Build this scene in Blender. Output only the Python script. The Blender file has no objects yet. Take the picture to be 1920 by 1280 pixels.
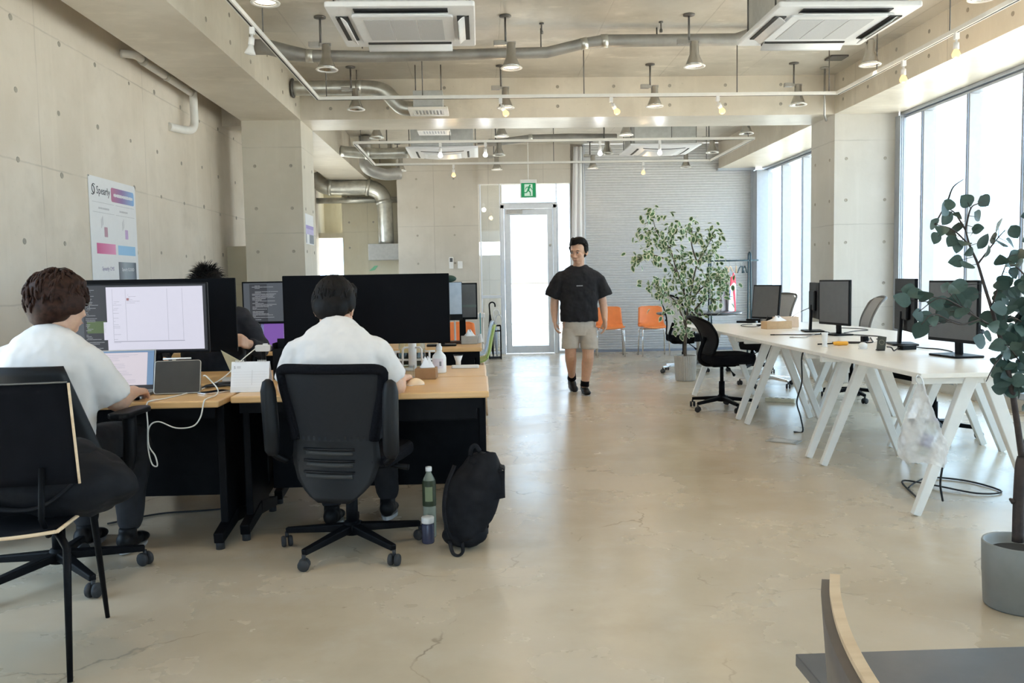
import bpy, bmesh, math, random
from mathutils import Vector, Matrix, Euler, Quaternion
PI = math.pi
scene = bpy.context.scene
COL = scene.collection
rnd = random.Random(7)

# ---------------------------------------------------------------- camera, sky, lamps, exposure
cam_data = bpy.data.cameras.new('camera')
cam_data.sensor_fit = 'HORIZONTAL'
cam_data.sensor_width = 36.0
cam_data.lens = 36.0 * 1620.0 / 1920.0
cam_data.clip_start = 0.05
cam_data.clip_end = 400.0
cam = bpy.data.objects.new('camera', cam_data)
COL.objects.link(cam)
_R = Vector((0.99921119, -0.03569216, -0.01740898))
_U = Vector((0.01987164, 0.06984587, 0.99735985))
_F = Vector((0.03438199, 0.99691907, -0.07050004))
cam.matrix_world = Matrix(((_R.x, _U.x, -_F.x, 0.0), (_R.y, _U.y, -_F.y, 0.0), (_R.z, _U.z, -_F.z, 1.22), (0, 0, 0, 1)))
scene.camera = cam

world = bpy.data.worlds.new('overcast_sky')
scene.world = world
world.use_nodes = True
wn = world.node_tree.nodes
bg = wn['Background']
bg.inputs['Color'].default_value = (0.56, 0.77, 1.0, 1)
bg.inputs['Strength'].default_value = 4.6

scene.view_settings.view_transform = 'Standard'
scene.view_settings.look = 'None'
scene.view_settings.exposure = 0.06
scene.view_settings.gamma = 1.0
scene.view_settings.use_curve_mapping = False
scene.cycles.use_denoising = True
scene.cycles.max_bounces = 8
scene.cycles.diffuse_bounces = 5
scene.cycles.glossy_bounces = 4
scene.cycles.transmission_bounces = 6
scene.cycles.transparent_max_bounces = 12
scene.cycles.sample_clamp_indirect = 6.0
scene.cycles.caustics_reflective = False
scene.cycles.caustics_refractive = False

sun = bpy.data.lights.new('sun', 'SUN'); sun.energy = 22.0; sun.color = (1.0, 0.95, 0.86); sun.angle = math.radians(0.6)
sun_o = bpy.data.objects.new('sun', sun); COL.objects.link(sun_o)
sun_o.rotation_euler = Vector((0.04, -0.10, -0.99)).to_track_quat('-Z', 'Y').to_euler()

def portal(name, loc, rot, sx, sy):
    l = bpy.data.lights.new(name, 'AREA')
    l.shape = 'RECTANGLE'; l.size = sx; l.size_y = sy
    l.cycles.is_portal = True
    o = bpy.data.objects.new(name, l); COL.objects.link(o)
    o.location = loc; o.rotation_euler = rot
    return o
# area portals only guide sky sampling through the modelled window openings, seen and unseen
portal('window_portal', (4.80, 4.6, 1.5), (0, PI/2, 0), 3.1, 10.2)
portal('window_portal', (4.80, 12.3, 1.5), (0, PI/2, 0), 3.1, 4.2)
portal('window_portal', (-3.0, 3.1, 1.5), (0, -PI/2, 0), 2.8, 2.5)
portal('window_portal', (-0.6, -3.05, 1.55), (PI/2, 0, 0), 3.7, 3.0)

WARM = (1.0, 0.80, 0.56)
def spot_light(loc, energy, color=WARM, angle=150, size=0.05):
    l = bpy.data.lights.new('lamp_light', 'SPOT')
    l.energy = energy; l.color = color
    l.spot_size = math.radians(angle); l.spot_blend = 0.9
    l.shadow_soft_size = size
    o = bpy.data.objects.new('lamp_light', l); COL.objects.link(o)
    o.location = loc
    return o

# ---------------------------------------------------------------- materials
def _nt(name):
    m = bpy.data.materials.new(name)
    m.use_nodes = True
    nt = m.node_tree
    b = nt.nodes['Principled BSDF']
    return m, nt, b
def N(nt, t, **kw):
    n = nt.nodes.new(t)
    for k, v in kw.items(): setattr(n, k, v)
    return n
def L(nt, a, b): nt.links.new(a, b)
def math_node(nt, op, a, b=None, c=None):
    n = N(nt, 'ShaderNodeMath', operation=op)
    for i, v in enumerate((a, b, c)):
        if v is None: continue
        if isinstance(v, (int, float)): n.inputs[i].default_value = v
        else: L(nt, v, n.inputs[i])
    return n.outputs[0]
def mix_col(nt, fac, a, b, blend='MIX'):
    n = N(nt, 'ShaderNodeMix', data_type='RGBA', blend_type=blend)
    for s, v in ((n.inputs[0], fac), (n.inputs[6], a), (n.inputs[7], b)):
        if isinstance(v, (int, float)): s.default_value = v
        elif isinstance(v, tuple): s.default_value = (*v[:3], 1)
        else: L(nt, v, s)
    return n.outputs[2]
def noise(nt, vec, scale, detail=4, rough=0.55):
    n = N(nt, 'ShaderNodeTexNoise')
    n.inputs['Scale'].default_value = scale; n.inputs['Detail'].default_value = detail
    n.inputs['Roughness'].default_value = rough
    if vec is not None: L(nt, vec, n.inputs['Vector'])
    return n.outputs['Fac']
def ramp(nt, fac, p0, p1):
    n = N(nt, 'ShaderNodeMapRange', interpolation_type='SMOOTHSTEP')
    n.inputs['From Min'].default_value = p0; n.inputs['From Max'].default_value = p1
    L(nt, fac, n.inputs['Value'])
    return n.outputs['Result']

def mat(name, col, rough=0.5, metal=0.0, spec=0.5, var=0.06, scale=18.0, bump=0.0, bscale=120.0, sheen=0.0, coat=0.0, sub=0.0):
    m, nt, b = _nt(name)
    tc = N(nt, 'ShaderNodeTexCoord')
    f = noise(nt, tc.outputs['Object'], scale, 3)
    lo = tuple(max(0, c*(1-var)) for c in col); hi = tuple(min(1, c*(1+var)) for c in col)
    L(nt, mix_col(nt, ramp(nt, f, 0.3, 0.7), lo, hi), b.inputs['Base Color'])
    b.inputs['Roughness'].default_value = rough
    b.inputs['Metallic'].default_value = metal
    b.inputs['Specular IOR Level'].default_value = spec
    if sheen: b.inputs['Sheen Weight'].default_value = sheen
    if coat: b.inputs['Coat Weight'].default_value = coat
    if sub:
        b.inputs['Subsurface Weight'].default_value = sub
        b.inputs['Subsurface Radius'].default_value = (0.012, 0.005, 0.003)
        b.inputs['Subsurface Scale'].default_value = 0.5
    if bump:
        bn = N(nt, 'ShaderNodeBump'); bn.inputs['Strength'].default_value = bump; bn.inputs['Distance'].default_value = 0.004
        L(nt, noise(nt, tc.outputs['Object'], bscale, 4), bn.inputs['Height'])
        L(nt, bn.outputs['Normal'], b.inputs['Normal'])
    return m

def concrete(name, ca, cb, rough=0.55, joints=None, spec=0.35, stain=0.25, rvar=0.12, sh=(0, 0, 0), pale=0.0):
    """cast concrete; joints = list of (axis, pitch, offset)"""
    m, nt, b = _nt(name)
    g = N(nt, 'ShaderNodeNewGeometry')
    pos = g.outputs['Position']
    mp = N(nt, 'ShaderNodeMapping'); mp.inputs['Location'].default_value = sh
    L(nt, pos, mp.inputs['Vector']); v = mp.outputs['Vector']
    big = noise(nt, v, 0.9, 5, 0.6)
    col = mix_col(nt, ramp(nt, big, 0.33, 0.68), ca, cb)
    blot = ramp(nt, noise(nt, v, 2.6, 8, 0.65), 0.52, 0.75)
    col = mix_col(nt, math_node(nt, 'MULTIPLY', blot, stain), col, tuple(c*0.62 for c in ca))
    if pale:
        pl = N(nt, 'ShaderNodeMapping'); pl.inputs['Scale'].default_value = (1.0, 2.2, 1.0); pl.inputs['Location'].default_value = (3.1, 7.7, 1.3)
        L(nt, pos, pl.inputs['Vector'])
        pm = ramp(nt, noise(nt, pl.outputs['Vector'], 1.5, 7, 0.62), 0.56, 0.68)
        col = mix_col(nt, math_node(nt, 'MULTIPLY', pm, pale), col, tuple(min(1, c*1.32) for c in cb))
        dm = ramp(nt, noise(nt, pl.outputs['Vector'], 0.8, 6, 0.6), 0.54, 0.70)
        col = mix_col(nt, math_node(nt, 'MULTIPLY', dm, pale*0.7), col, tuple(c*0.72 for c in ca))
    # vertical streaks of the formwork
    st = N(nt, 'ShaderNodeMapping'); st.inputs['Scale'].default_value = (6, 6, 0.5)
    L(nt, pos, st.inputs['Vector'])
    sk = ramp(nt, noise(nt, st.outputs['Vector'], 1.6, 5, 0.6), 0.5, 0.78)
    col = mix_col(nt, math_node(nt, 'MULTIPLY', sk, 0.16), col, tuple(min(1, c*1.25) for c in cb))
    pit = ramp(nt, noise(nt, v, 55, 2, 0.5), 0.70, 0.78)
    col = mix_col(nt, math_node(nt, 'MULTIPLY', pit, 0.3), col, tuple(c*0.5 for c in ca))
    hgt = noise(nt, v, 7, 8, 0.6)
    if joints:
        sp = N(nt, 'ShaderNodeSeparateXYZ'); L(nt, pos, sp.inputs[0])
        wob = math_node(nt, 'MULTIPLY', math_node(nt, 'SUBTRACT', noise(nt, pos, 9, 2), 0.5), 0.012)
        msk = None
        for ax, pitch, off in joints:
            c = math_node(nt, 'ADD', math_node(nt, 'ADD', sp.outputs[ax], -off), wob)
            d = math_node(nt, 'PINGPONG', c, pitch/2)
            k = math_node(nt, 'SUBTRACT', 1.0, ramp(nt, d, 0.001, 0.009))
            msk = k if msk is None else math_node(nt, 'MAXIMUM', msk, k)
        fade = ramp(nt, noise(nt, pos, 1.7, 3), 0.3, 0.62)
        mm = math_node(nt, 'MULTIPLY', msk, math_node(nt, 'ADD', math_node(nt, 'MULTIPLY', fade, 0.30), 0.05))
        col = mix_col(nt, mm, col, tuple(c*0.42 for c in ca))
        hgt = math_node(nt, 'SUBTRACT', hgt, math_node(nt, 'MULTIPLY', msk, 0.25))
    L(nt, col, b.inputs['Base Color'])
    rr = math_node(nt, 'ADD', math_node(nt, 'MULTIPLY', noise(nt, v, 3.2, 6), rvar*2), rough - rvar)
    L(nt, rr, b.inputs['Roughness'])
    b.inputs['Specular IOR Level'].default_value = spec
    bn = N(nt, 'ShaderNodeBump'); bn.inputs['Strength'].default_value = 0.25; bn.inputs['Distance'].default_value = 0.01
    L(nt, hgt, bn.inputs['Height']); L(nt, bn.outputs['Normal'], b.inputs['Normal'])
    return m

def floor_mat():
    m, nt, b = _nt('polished_concrete_floor')
    g = N(nt, 'ShaderNodeNewGeometry'); v = g.outputs['Position']
    col = mix_col(nt, ramp(nt, noise(nt, v, 0.55, 6, 0.6), 0.36, 0.66), (0.475, 0.39, 0.285), (0.565, 0.48, 0.37))
    col = mix_col(nt, math_node(nt, 'MULTIPLY', ramp(nt, noise(nt, v, 1.9, 9, 0.62), 0.45, 0.78), 0.28), col, (0.36, 0.275, 0.185))
    col = mix_col(nt, math_node(nt, 'MULTIPLY', ramp(nt, noise(nt, v, 3.4, 9, 0.66), 0.48, 0.80), 0.22), col, (0.62, 0.60, 0.56))
    col = mix_col(nt, math_node(nt, 'MULTIPLY', ramp(nt, noise(nt, v, 21, 4, 0.6), 0.68, 0.76), 0.5), col, (0.20, 0.155, 0.105))
    # hairline cracks
    wp = N(nt, 'ShaderNodeVectorMath', operation='ADD')
    nz = N(nt, 'ShaderNodeTexNoise'); nz.inputs['Scale'].default_value = 2.5; nz.inputs['Detail'].default_value = 5
    L(nt, v, nz.inputs['Vector']); L(nt, v, wp.inputs[0])
    sc = N(nt, 'ShaderNodeVectorMath', operation='SCALE'); sc.inputs['Scale'].default_value = 0.5
    L(nt, nz.outputs['Color'], sc.inputs[0]); L(nt, sc.outputs[0], wp.inputs[1])
    vo = N(nt, 'ShaderNodeTexVoronoi', feature='DISTANCE_TO_EDGE'); vo.inputs['Scale'].default_value = 0.8
    L(nt, wp.outputs[0], vo.inputs['Vector'])
    crack = math_node(nt, 'SUBTRACT', 1.0, ramp(nt, vo.outputs['Distance'], 0.0, 0.006))
    crack = math_node(nt, 'MULTIPLY', crack, math_node(nt, 'MULTIPLY', ramp(nt, noise(nt, v, 1.3, 3), 0.5, 0.62), 0.6))
    col = mix_col(nt, crack, col, (0.15, 0.12, 0.09))
    L(nt, col, b.inputs['Base Color'])
    rr = math_node(nt, 'ADD', math_node(nt, 'MULTIPLY', noise(nt, v, 1.1, 6, 0.55), 0.34), 0.09)
    L(nt, rr, b.inputs['Roughness'])
    b.inputs['Specular IOR Level'].default_value = 0.5
    bn = N(nt, 'ShaderNodeBump'); bn.inputs['Strength'].default_value = 0.12; bn.inputs['Distance'].default_value = 0.01
    L(nt, noise(nt, v, 6, 7, 0.6), bn.inputs['Height']); L(nt, bn.outputs['Normal'], b.inputs['Normal'])
    return m

def glass_mat(name, tint=(1, 1, 1), gloss=0.9):
    m = bpy.data.materials.new(name); m.use_nodes = True
    nt = m.node_tree; nt.nodes.clear()
    out = N(nt, 'ShaderNodeOutputMaterial')
    tr = N(nt, 'ShaderNodeBsdfTransparent'); tr.inputs[0].default_value = (*tint, 1)
    gl = N(nt, 'ShaderNodeBsdfGlossy'); gl.inputs['Roughness'].default_value = 0.01
    fr = N(nt, 'ShaderNodeFresnel'); fr.inputs['IOR'].default_value = 1.45
    tc = N(nt, 'ShaderNodeTexCoord')
    gb = N(nt, 'ShaderNodeNewGeometry')
    front = math_node(nt, 'SUBTRACT', 1.0, gb.outputs['Backfacing'])
    f = math_node(nt, 'MULTIPLY', math_node(nt, 'MULTIPLY', fr.outputs[0], front), math_node(nt, 'ADD', math_node(nt, 'MULTIPLY', noise(nt, tc.outputs['Object'], 3, 2), 0.1), gloss))
    mx = N(nt, 'ShaderNodeMixShader'); L(nt, f, mx.inputs[0]); L(nt, tr.outputs[0], mx.inputs[1]); L(nt, gl.outputs[0], mx.inputs[2])
    L(nt, mx.outputs[0], out.inputs['Surface'])
    return m
def emit_mat(name, col, strength):
    m, nt, b = _nt(name)
    tc = N(nt, 'ShaderNodeTexCoord')
    L(nt, mix_col(nt, noise(nt, tc.outputs['Object'], 30, 2), tuple(c*0.97 for c in col), col), b.inputs['Emission Color'])
    b.inputs['Base Color'].default_value = (*[c*0.08 for c in col], 1)
    b.inputs['Roughness'].default_value = 0.35; b.inputs['Specular IOR Level'].default_value = 0.25
    b.inputs['Emission Strength'].default_value = strength
    return m
def wood_mat(name, ca, cb, rough=0.35, axis=(1, 14, 14)):
    m, nt, b = _nt(name)
    tc = N(nt, 'ShaderNodeTexCoord')
    mp = N(nt, 'ShaderNodeMapping'); mp.inputs['Scale'].default_value = axis
    L(nt, tc.outputs['Object'], mp.inputs['Vector'])
    f = noise(nt, mp.outputs['Vector'], 3.0, 7, 0.6)
    L(nt, mix_col(nt, ramp(nt, f, 0.3, 0.7), ca, cb), b.inputs['Base Color'])
    b.inputs['Roughness'].default_value = rough
    return m

M = {}
M['wall'] = concrete('cast_concrete_wall', (0.66, 0.59, 0.50), (0.77, 0.705, 0.62), 0.6, [(1, 1.8, 0.45), (2, 0.9, 0.22)], stain=0.22)
M['wall_x'] = concrete('cast_concrete_back_wall', (0.52, 0.485, 0.43), (0.60, 0.565, 0.51), 0.6, [(0, 0.9, 0.15), (2, 0.9, 0.33)], stain=0.15)
M['wall_y'] = concrete('yellowish_concrete', (0.60, 0.55, 0.42), (0.66, 0.62, 0.50), 0.6, [(0, 0.9, -0.2), (2, 0.9, 0.33)], stain=0.12)  # concrete in a yellower tone than the other walls
M['column'] = concrete('cast_concrete_column', (0.55, 0.53, 0.485), (0.63, 0.61, 0.57), 0.55, [(2, 0.93, 0.85)], stain=0.12)
M['column_left'] = concrete('warm_lit_concrete_column', (0.60, 0.56, 0.475), (0.68, 0.64, 0.56), 0.55, [(2, 0.93, 0.85)], stain=0.12)  # column concrete again, with warm lamplight tinted into its colour
M['beam'] = concrete('cast_concrete_beam', (0.62, 0.565, 0.475), (0.74, 0.69, 0.60), 0.34, [(1, 1.8, 0.1)], spec=0.5, stain=0.2, rvar=0.1, pale=0.25)
M['ceiling'] = concrete('cast_concrete_ceiling', (0.49, 0.455, 0.395), (0.62, 0.585, 0.52), 0.40, [(0, 0.9, 0.2), (1, 1.8, 0.6)], spec=0.45, stain=0.45, pale=0.6)
M['floor'] = floor_mat()
M['hole'] = mat('tie_hole_mortar', (0.38, 0.35, 0.30), 0.9)
M['glass'] = glass_mat('window_glass', (0.97, 0.985, 0.98))
M['clear'] = glass_mat('clear_plastic', (0.92, 0.94, 0.95), 1.3)
M['alu'] = mat('anodised_aluminium', (0.46, 0.50, 0.56), 0.4, 0.4, var=0.03)
M['alu_light'] = mat('pale_aluminium', (0.68, 0.71, 0.76), 0.4, 0.3, var=0.03)
M['alu_dark'] = mat('dark_anodised_aluminium', (0.30, 0.33, 0.40), 0.4, 0.5, var=0.03)
M['galv'] = mat('galvanised_duct', (0.60, 0.60, 0.56), 0.36, 0.85, var=0.14, scale=9)
M['galv_dull'] = mat('dull_duct_wrap', (0.36, 0.355, 0.34), 0.5, 0.5, var=0.12, scale=6)
M['steel'] = mat('dull_steel', (0.42, 0.41, 0.39), 0.42, 0.8)
M['steel_dark'] = mat('dark_steel', (0.16, 0.155, 0.15), 0.5, 0.6)
M['chrome'] = mat('chrome', (0.82, 0.82, 0.83), 0.14, 1.0, var=0.02)
M['reflector'] = mat('lamp_reflector', (0.50, 0.49, 0.47), 0.25, 0.95, var=0.05)
M['white_plastic'] = mat('white_plastic', (0.80, 0.80, 0.80), 0.4, var=0.02)
M['ac_white'] = mat('air_conditioner_white', (0.74, 0.75, 0.77), 0.45, var=0.02)
M['ac_grey'] = mat('grey_intake_mesh', (0.50, 0.51, 0.53), 0.6, var=0.1, scale=300)
M['ac_body'] = mat('grey_sheet_metal', (0.50, 0.52, 0.52), 0.4, 0.6)
M['slot'] = mat('dark_slot', (0.03, 0.03, 0.03), 0.7)
M['white_metal'] = mat('white_lacquered_steel', (0.80, 0.79, 0.76), 0.4, var=0.02)
M['white_top'] = mat('white_table_laminate', (0.83, 0.79, 0.73), 0.28, var=0.02)
M['beech'] = wood_mat('beech_laminate', (0.66, 0.40, 0.175), (0.74, 0.47, 0.22), 0.33)
M['ply'] = wood_mat('plywood_edge', (0.70, 0.50, 0.31), (0.80, 0.60, 0.40), 0.45)
M['black'] = mat('black_steel', (0.005, 0.005, 0.006), 0.5, var=0.2, spec=0.08)
M['black_plastic'] = mat('black_plastic', (0.006, 0.006, 0.007), 0.45, var=0.2, spec=0.12)
M['black_gloss'] = mat('glossy_black_plastic', (0.010, 0.010, 0.012), 0.2, var=0.1)
M['black_matte'] = mat('matte_black_shell', (0.008, 0.008, 0.010), 0.8, var=0.1, spec=0.06)
M['black_fabric'] = mat('black_fabric', (0.008, 0.008, 0.010), 0.9, var=0.25, scale=120, bump=0.4, bscale=500, spec=0.06)
M['bag_fabric'] = mat('black_nylon', (0.011, 0.011, 0.013), 0.75, var=0.2, scale=20, bump=0.3, bscale=26, spec=0.15)
M['grey_fabric'] = mat('grey_mesh', (0.40, 0.40, 0.40), 0.85, var=0.1)
M['white_fabric'] = mat('white_mesh', (0.78, 0.80, 0.84), 0.7, var=0.05)
M['rubber'] = mat('rubber', (0.02, 0.02, 0.022), 0.7)
M['orange'] = mat('orange_plastic', (0.90, 0.26, 0.07), 0.36, var=0.03)
M['green'] = mat('lime_green_plastic', (0.36, 0.48, 0.12), 0.4, var=0.03)
M['pale_blue'] = mat('pale_blue_plastic', (0.50, 0.66, 0.85), 0.4, var=0.03)
M['white_paint'] = mat('white_paper', (0.80, 0.81, 0.84), 0.6, var=0.01)
M['skin'] = mat('skin', (0.62, 0.375, 0.26), 0.5, var=0.05, scale=30, sub=0.15)
M['hair_black'] = mat('black_hair', (0.006, 0.005, 0.005), 0.55, var=0.4, scale=60, spec=0.15)
M['hair_brown'] = mat('dark_brown_hair', (0.028, 0.012, 0.008), 0.55, var=0.4, scale=60, spec=0.15)
M['white_shirt'] = mat('white_cotton', (0.66, 0.635, 0.625), 0.9, var=0.02, bump=0.06, bscale=16)
M['black_shirt'] = mat('black_cotton', (0.013, 0.013, 0.016), 0.95, var=0.2, bump=0.15, bscale=18)
M['khaki'] = mat('pale_khaki_cotton', (0.50, 0.455, 0.40), 0.9, var=0.04, bump=0.15, bscale=20)
M['screen_off'] = mat('switched_off_screen', (0.10, 0.102, 0.105), 0.4, var=0.05)
M['screen_black'] = mat('black_screen_back', (0.003, 0.003, 0.004), 0.6, var=0.1, spec=0.08)

# ---------------------------------------------------------------- mesh builder
FOLD = bpy.data.textures.new('cloth_folds', 'CLOUDS'); FOLD.noise_scale = 0.10; FOLD.noise_depth = 2
FINE = bpy.data.textures.new('crumple', 'CLOUDS'); FINE.noise_scale = 0.045; FINE.noise_depth = 3
def crumple(o, amt, tex, sub=1):
    if sub:
        s = o.modifiers.new('sub', 'SUBSURF'); s.levels = sub; s.render_levels = sub
    d = o.modifiers.new('folds', 'DISPLACE'); d.texture = tex; d.strength = amt; d.mid_level = 0.5; d.texture_coords = 'LOCAL'
    return o
class MB:
    def __init__(self): self.v = []; self.f = []; self.s = []
    def add(self, vs, fs, smooth=False):
        k = len(self.v)
        self.v.extend([tuple(p) for p in vs])
        self.f.extend([tuple(i+k for i in f) for f in fs])
        self.s.extend([smooth]*len(fs))
        return self
    def box(self, c, s, rot=None, taper=1.0):
        x, y, z = s[0]/2, s[1]/2, s[2]/2
        vs = [(-x*taper, -y*taper, -z), (x*taper, -y*taper, -z), (x*taper, y*taper, -z), (-x*taper, y*taper, -z), (-x, -y, z), (x, -y, z), (x, y, z), (-x, y, z)]
        m = rot.to_matrix() if rot is not None and not isinstance(rot, Matrix) else rot
        vs = [Vector(p) if m is None else m @ Vector(p) for p in vs]
        vs = [p + Vector(c) for p in vs]
        return self.add(vs, [(0, 3, 2, 1), (4, 5, 6, 7), (0, 1, 5, 4), (1, 2, 6, 5), (2, 3, 7, 6), (3, 0, 4, 7)])
    def box2(self, a, b):
        return self.box([(a[i]+b[i])/2 for i in range(3)], [abs(b[i]-a[i]) for i in range(3)])
    def bar(self, p0, p1, w, h, w1=None, h1=None, up=(0, 0, 1)):
        p0 = Vector(p0); p1 = Vector(p1); d = (p1-p0).normalized(); u = Vector(up)
        if abs(d.dot(u)) > 0.98: u = Vector((0, 1, 0))
        r = d.cross(u).normalized(); u = r.cross(d)
        w1 = w if w1 is None else w1; h1 = h if h1 is None else h1
        vs = []
        for p, a, c in ((p0, w, h), (p1, w1, h1)):
            for sx, sz in ((-1, -1), (1, -1), (1, 1), (-1, 1)): vs.append(p + r*sx*a/2 + u*sz*c/2)
        return self.add(vs, [(0, 1, 2, 3), (7, 6, 5, 4), (0, 4, 5, 1), (1, 5, 6, 2), (2, 6, 7, 3), (3, 7, 4, 0)])
    def tube(self, pts, r, n=8, cap=True, smooth=True, flat=1.0):
        pts = [Vector(p) for p in pts]; m = len(pts)
        rr = r if isinstance(r, (list, tuple)) else [r]*m
        t0 = (pts[1]-pts[0]).normalized()
        u = t0.orthogonal().normalized()
        if flat != 1.0:
            u = t0.cross(Vector((0, 0, 1)))
            u = u.normalized() if u.length > 1e-4 else Vector((1, 0, 0))
        vs = []
        pt = t0
        for i, p in enumerate(pts):
            t = (pts[min(i+1, m-1)] - pts[max(i-1, 0)])
            t = t.normalized() if t.length > 1e-9 else pt
            q = pt.rotation_difference(t); u = (q @ u); u = (u - t*u.dot(t)).normalized(); pt = t
            w = t.cross(u)
            for k in range(n):
                a = 2*PI*k/n
                vs.append(p + (u*math.cos(a) + w*math.sin(a)*flat)*rr[i])
        fs = []
        for i in range(m-1):
            for k in range(n):
                fs.append((i*n+k, i*n+(k+1) % n, (i+1)*n+(k+1) % n, (i+1)*n+k))
        self.add(vs, fs, smooth)
        if cap:
            b = len(self.v) - m*n
            self.f.append(tuple(b+k for k in reversed(range(n)))); self.s.append(False)
            self.f.append(tuple(b+(m-1)*n+k for k in range(n))); self.s.append(False)
        return self
    def lathe(self, prof, n=24, c=(0, 0, 0), sx=1.0, sy=1.0, smooth=True, rot=None):
        """prof = [(r, z)...]; closes where r = 0"""
        vs = []; fs = []; idx = []
        for r, z in prof:
            if r < 1e-6: idx.append([len(vs)]); vs.append((0, 0, z))
            else:
                idx.append(list(range(len(vs), len(vs)+n)))
                for k in range(n):
                    a = 2*PI*k/n; vs.append((r*math.cos(a)*sx, r*math.sin(a)*sy, z))
        for i in range(len(prof)-1):
            A, B = idx[i], idx[i+1]
            for k in range(n):
                k2 = (k+1) % n
                if len(A) == 1 and len(B) == 1: continue
                if len(A) == 1: fs.append((A[0], B[k2], B[k]))
                elif len(B) == 1: fs.append((A[k], A[k2], B[0]))
                else: fs.append((A[k], A[k2], B[k2], B[k]))
        m = None if rot is None else (rot if isinstance(rot, Matrix) else rot.to_matrix())
        vs = [(Vector(p) if m is None else m @ Vector(p)) + Vector(c) for p in vs]
        return self.add(vs, fs, smooth)
    def ball(self, c, r, n=14, k=9, rot=None):
        r = (r, r, r) if isinstance(r, (int, float)) else r
        prof = [(math.sin(PI*i/k), -math.cos(PI*i/k)) for i in range(k+1)]
        prof[0] = (0, -1); prof[-1] = (0, 1)
        b = MB().lathe(prof, n)
        m = None if rot is None else (rot if isinstance(rot, Matrix) else rot.to_matrix())
        vs = []
        for p in b.v:
            q = Vector((p[0]*r[0], p[1]*r[1], p[2]*r[2]))
            vs.append((q if m is None else m @ q) + Vector(c))
        return self.add(vs, b.f, True)
    def prism(self, poly, h, fr=None, smooth=False):
        """poly of (u,v) extruded by h along w; fr = Matrix 4x4 placing u,v,w"""
        n = len(poly); fr = fr or Matrix()
        vs = [fr @ Vector((p[0], p[1], 0)) for p in poly] + [fr @ Vector((p[0], p[1], h)) for p in poly]
        fs = [tuple(reversed(range(n))), tuple(range(n, 2*n))]
        fs += [(i, (i+1) % n, n+(i+1) % n, n+i) for i in range(n)]
        return self.add(vs, fs, smooth)
    def sheet(self, fn, nu, nv, th=0.0, smooth=True, closed_u=False):
        """fn(u,v)->point, u,v in 0..1; th>0 gives thickness along the normal"""
        P = [[Vector(fn(i/nu, j/nv)) for j in range(nv+1)] for i in range(nu+1)]
        vs = [P[i][j] for i in range(nu+1) for j in range(nv+1)]
        W = nv+1
        fs = [(i*W+j, (i+1)*W+j, (i+1)*W+j+1, i*W+j+1) for i in range(nu) for j in range(nv)]
        if th:
            k = len(vs); bk = []
            for i in range(nu+1):
                for j in range(nv+1):
                    du = P[min(i+1, nu)][j]-P[max(i-1, 0)][j]; dv = P[i][min(j+1, nv)]-P[i][max(j-1, 0)]
                    nn = du.cross(dv); nn = nn.normalized() if nn.length > 1e-9 else Vector((0, 0, 1))
                    bk.append(P[i][j]-nn*th)
            vs += bk
            fs += [tuple(k+a for a in reversed(f)) for f in fs]
            edge = [(i, 0) for i in range(nu+1)] + [(nu, j) for j in range(1, nv+1)] + [(i, nv) for i in reversed(range(nu))] + [(0, j) for j in reversed(range(1, nv))]
            E = [i*W+j for i, j in edge]
            self.add(vs, fs, smooth)
            b0 = len(self.v)-len(vs)
            for a in range(len(E)):
                p, q = E[a], E[(a+1) % len(E)]
                self.f.append((b0+q, b0+p, b0+p+k, b0+q+k)); self.s.append(False)
            return self
        return self.add(vs, fs, smooth)
    def xf(self, m):
        self.v = [tuple(m @ Vector(p)) for p in self.v]; return self
    def merge(self, o): return self.add(o.v, o.f).fix(o)
    def fix(self, o):
        self.s[-len(o.s):] = o.s; return self
    def mesh(self, name):
        me = bpy.data.meshes.new(name)
        me.from_pydata(self.v, [], self.f)
        me.polygons.foreach_set('use_smooth', self.s)
        me.update()
        return me
    def build(self, name, m, parent=None, bevel=0.0, seg=2, loc=None, rot=None, label=None, kind=None, fixn=False, subsurf=0):
        me = self.mesh(name)
        if fixn:
            bm = bmesh.new(); bm.from_mesh(me); bmesh.ops.recalc_face_normals(bm, faces=bm.faces); bm.to_mesh(me); bm.free()
        me.materials.append(M[m] if isinstance(m, str) else m)
        o = bpy.data.objects.new(name, me); COL.objects.link(o)
        if parent is not None: o.parent = parent
        if loc is not None: o.location = loc
        if rot is not None: o.rotation_euler = rot
        if bevel:
            b = o.modifiers.new('bevel', 'BEVEL'); b.width = bevel; b.segments = seg; b.limit_method = 'ANGLE'; b.angle_limit = math.radians(40)
            b.harden_normals = False
        if subsurf:
            s = o.modifiers.new('sub', 'SUBSURF'); s.levels = subsurf; s.render_levels = subsurf
        if label: o['label'] = label
        if kind: o['kind'] = kind
        return o

def thing(name, label, cat, loc=(0, 0, 0), rz=0.0, group=None):
    o = bpy.data.objects.new(name, None); COL.objects.link(o)
    o.empty_display_size = 0.1
    o.location = loc; o.rotation_euler = (0, 0, rz)
    o['label'] = label; o['category'] = cat
    if group: o['group'] = group
    return o
def tag(o, label, cat, group=None):
    o['label'] = label; o['category'] = cat
    if group: o['group'] = group
    return o
def struct(o, label=None):
    o['kind'] = 'structure'
    if label: o['label'] = label
    return o
def copy_tree(o, parent=None):
    c = o.copy(); COL.objects.link(c)
    if parent is not None: c.parent = parent
    for ch in list(o.children): copy_tree(ch, c)
    return c
def dup(o, label, loc, rz=0.0, group=None):
    c = copy_tree(o); c.location = loc; c.rotation_euler = (0, 0, rz); c['label'] = label
    if group: c['group'] = group
    return c
def arc(c, r, a0, a1, n, ax=0, ay=2):
    out = []
    for i in range(n+1):
        a = a0+(a1-a0)*i/n; p = list(c); p[ax] += r*math.cos(a); p[ay] += r*math.sin(a); out.append(tuple(p))
    return out
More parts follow.
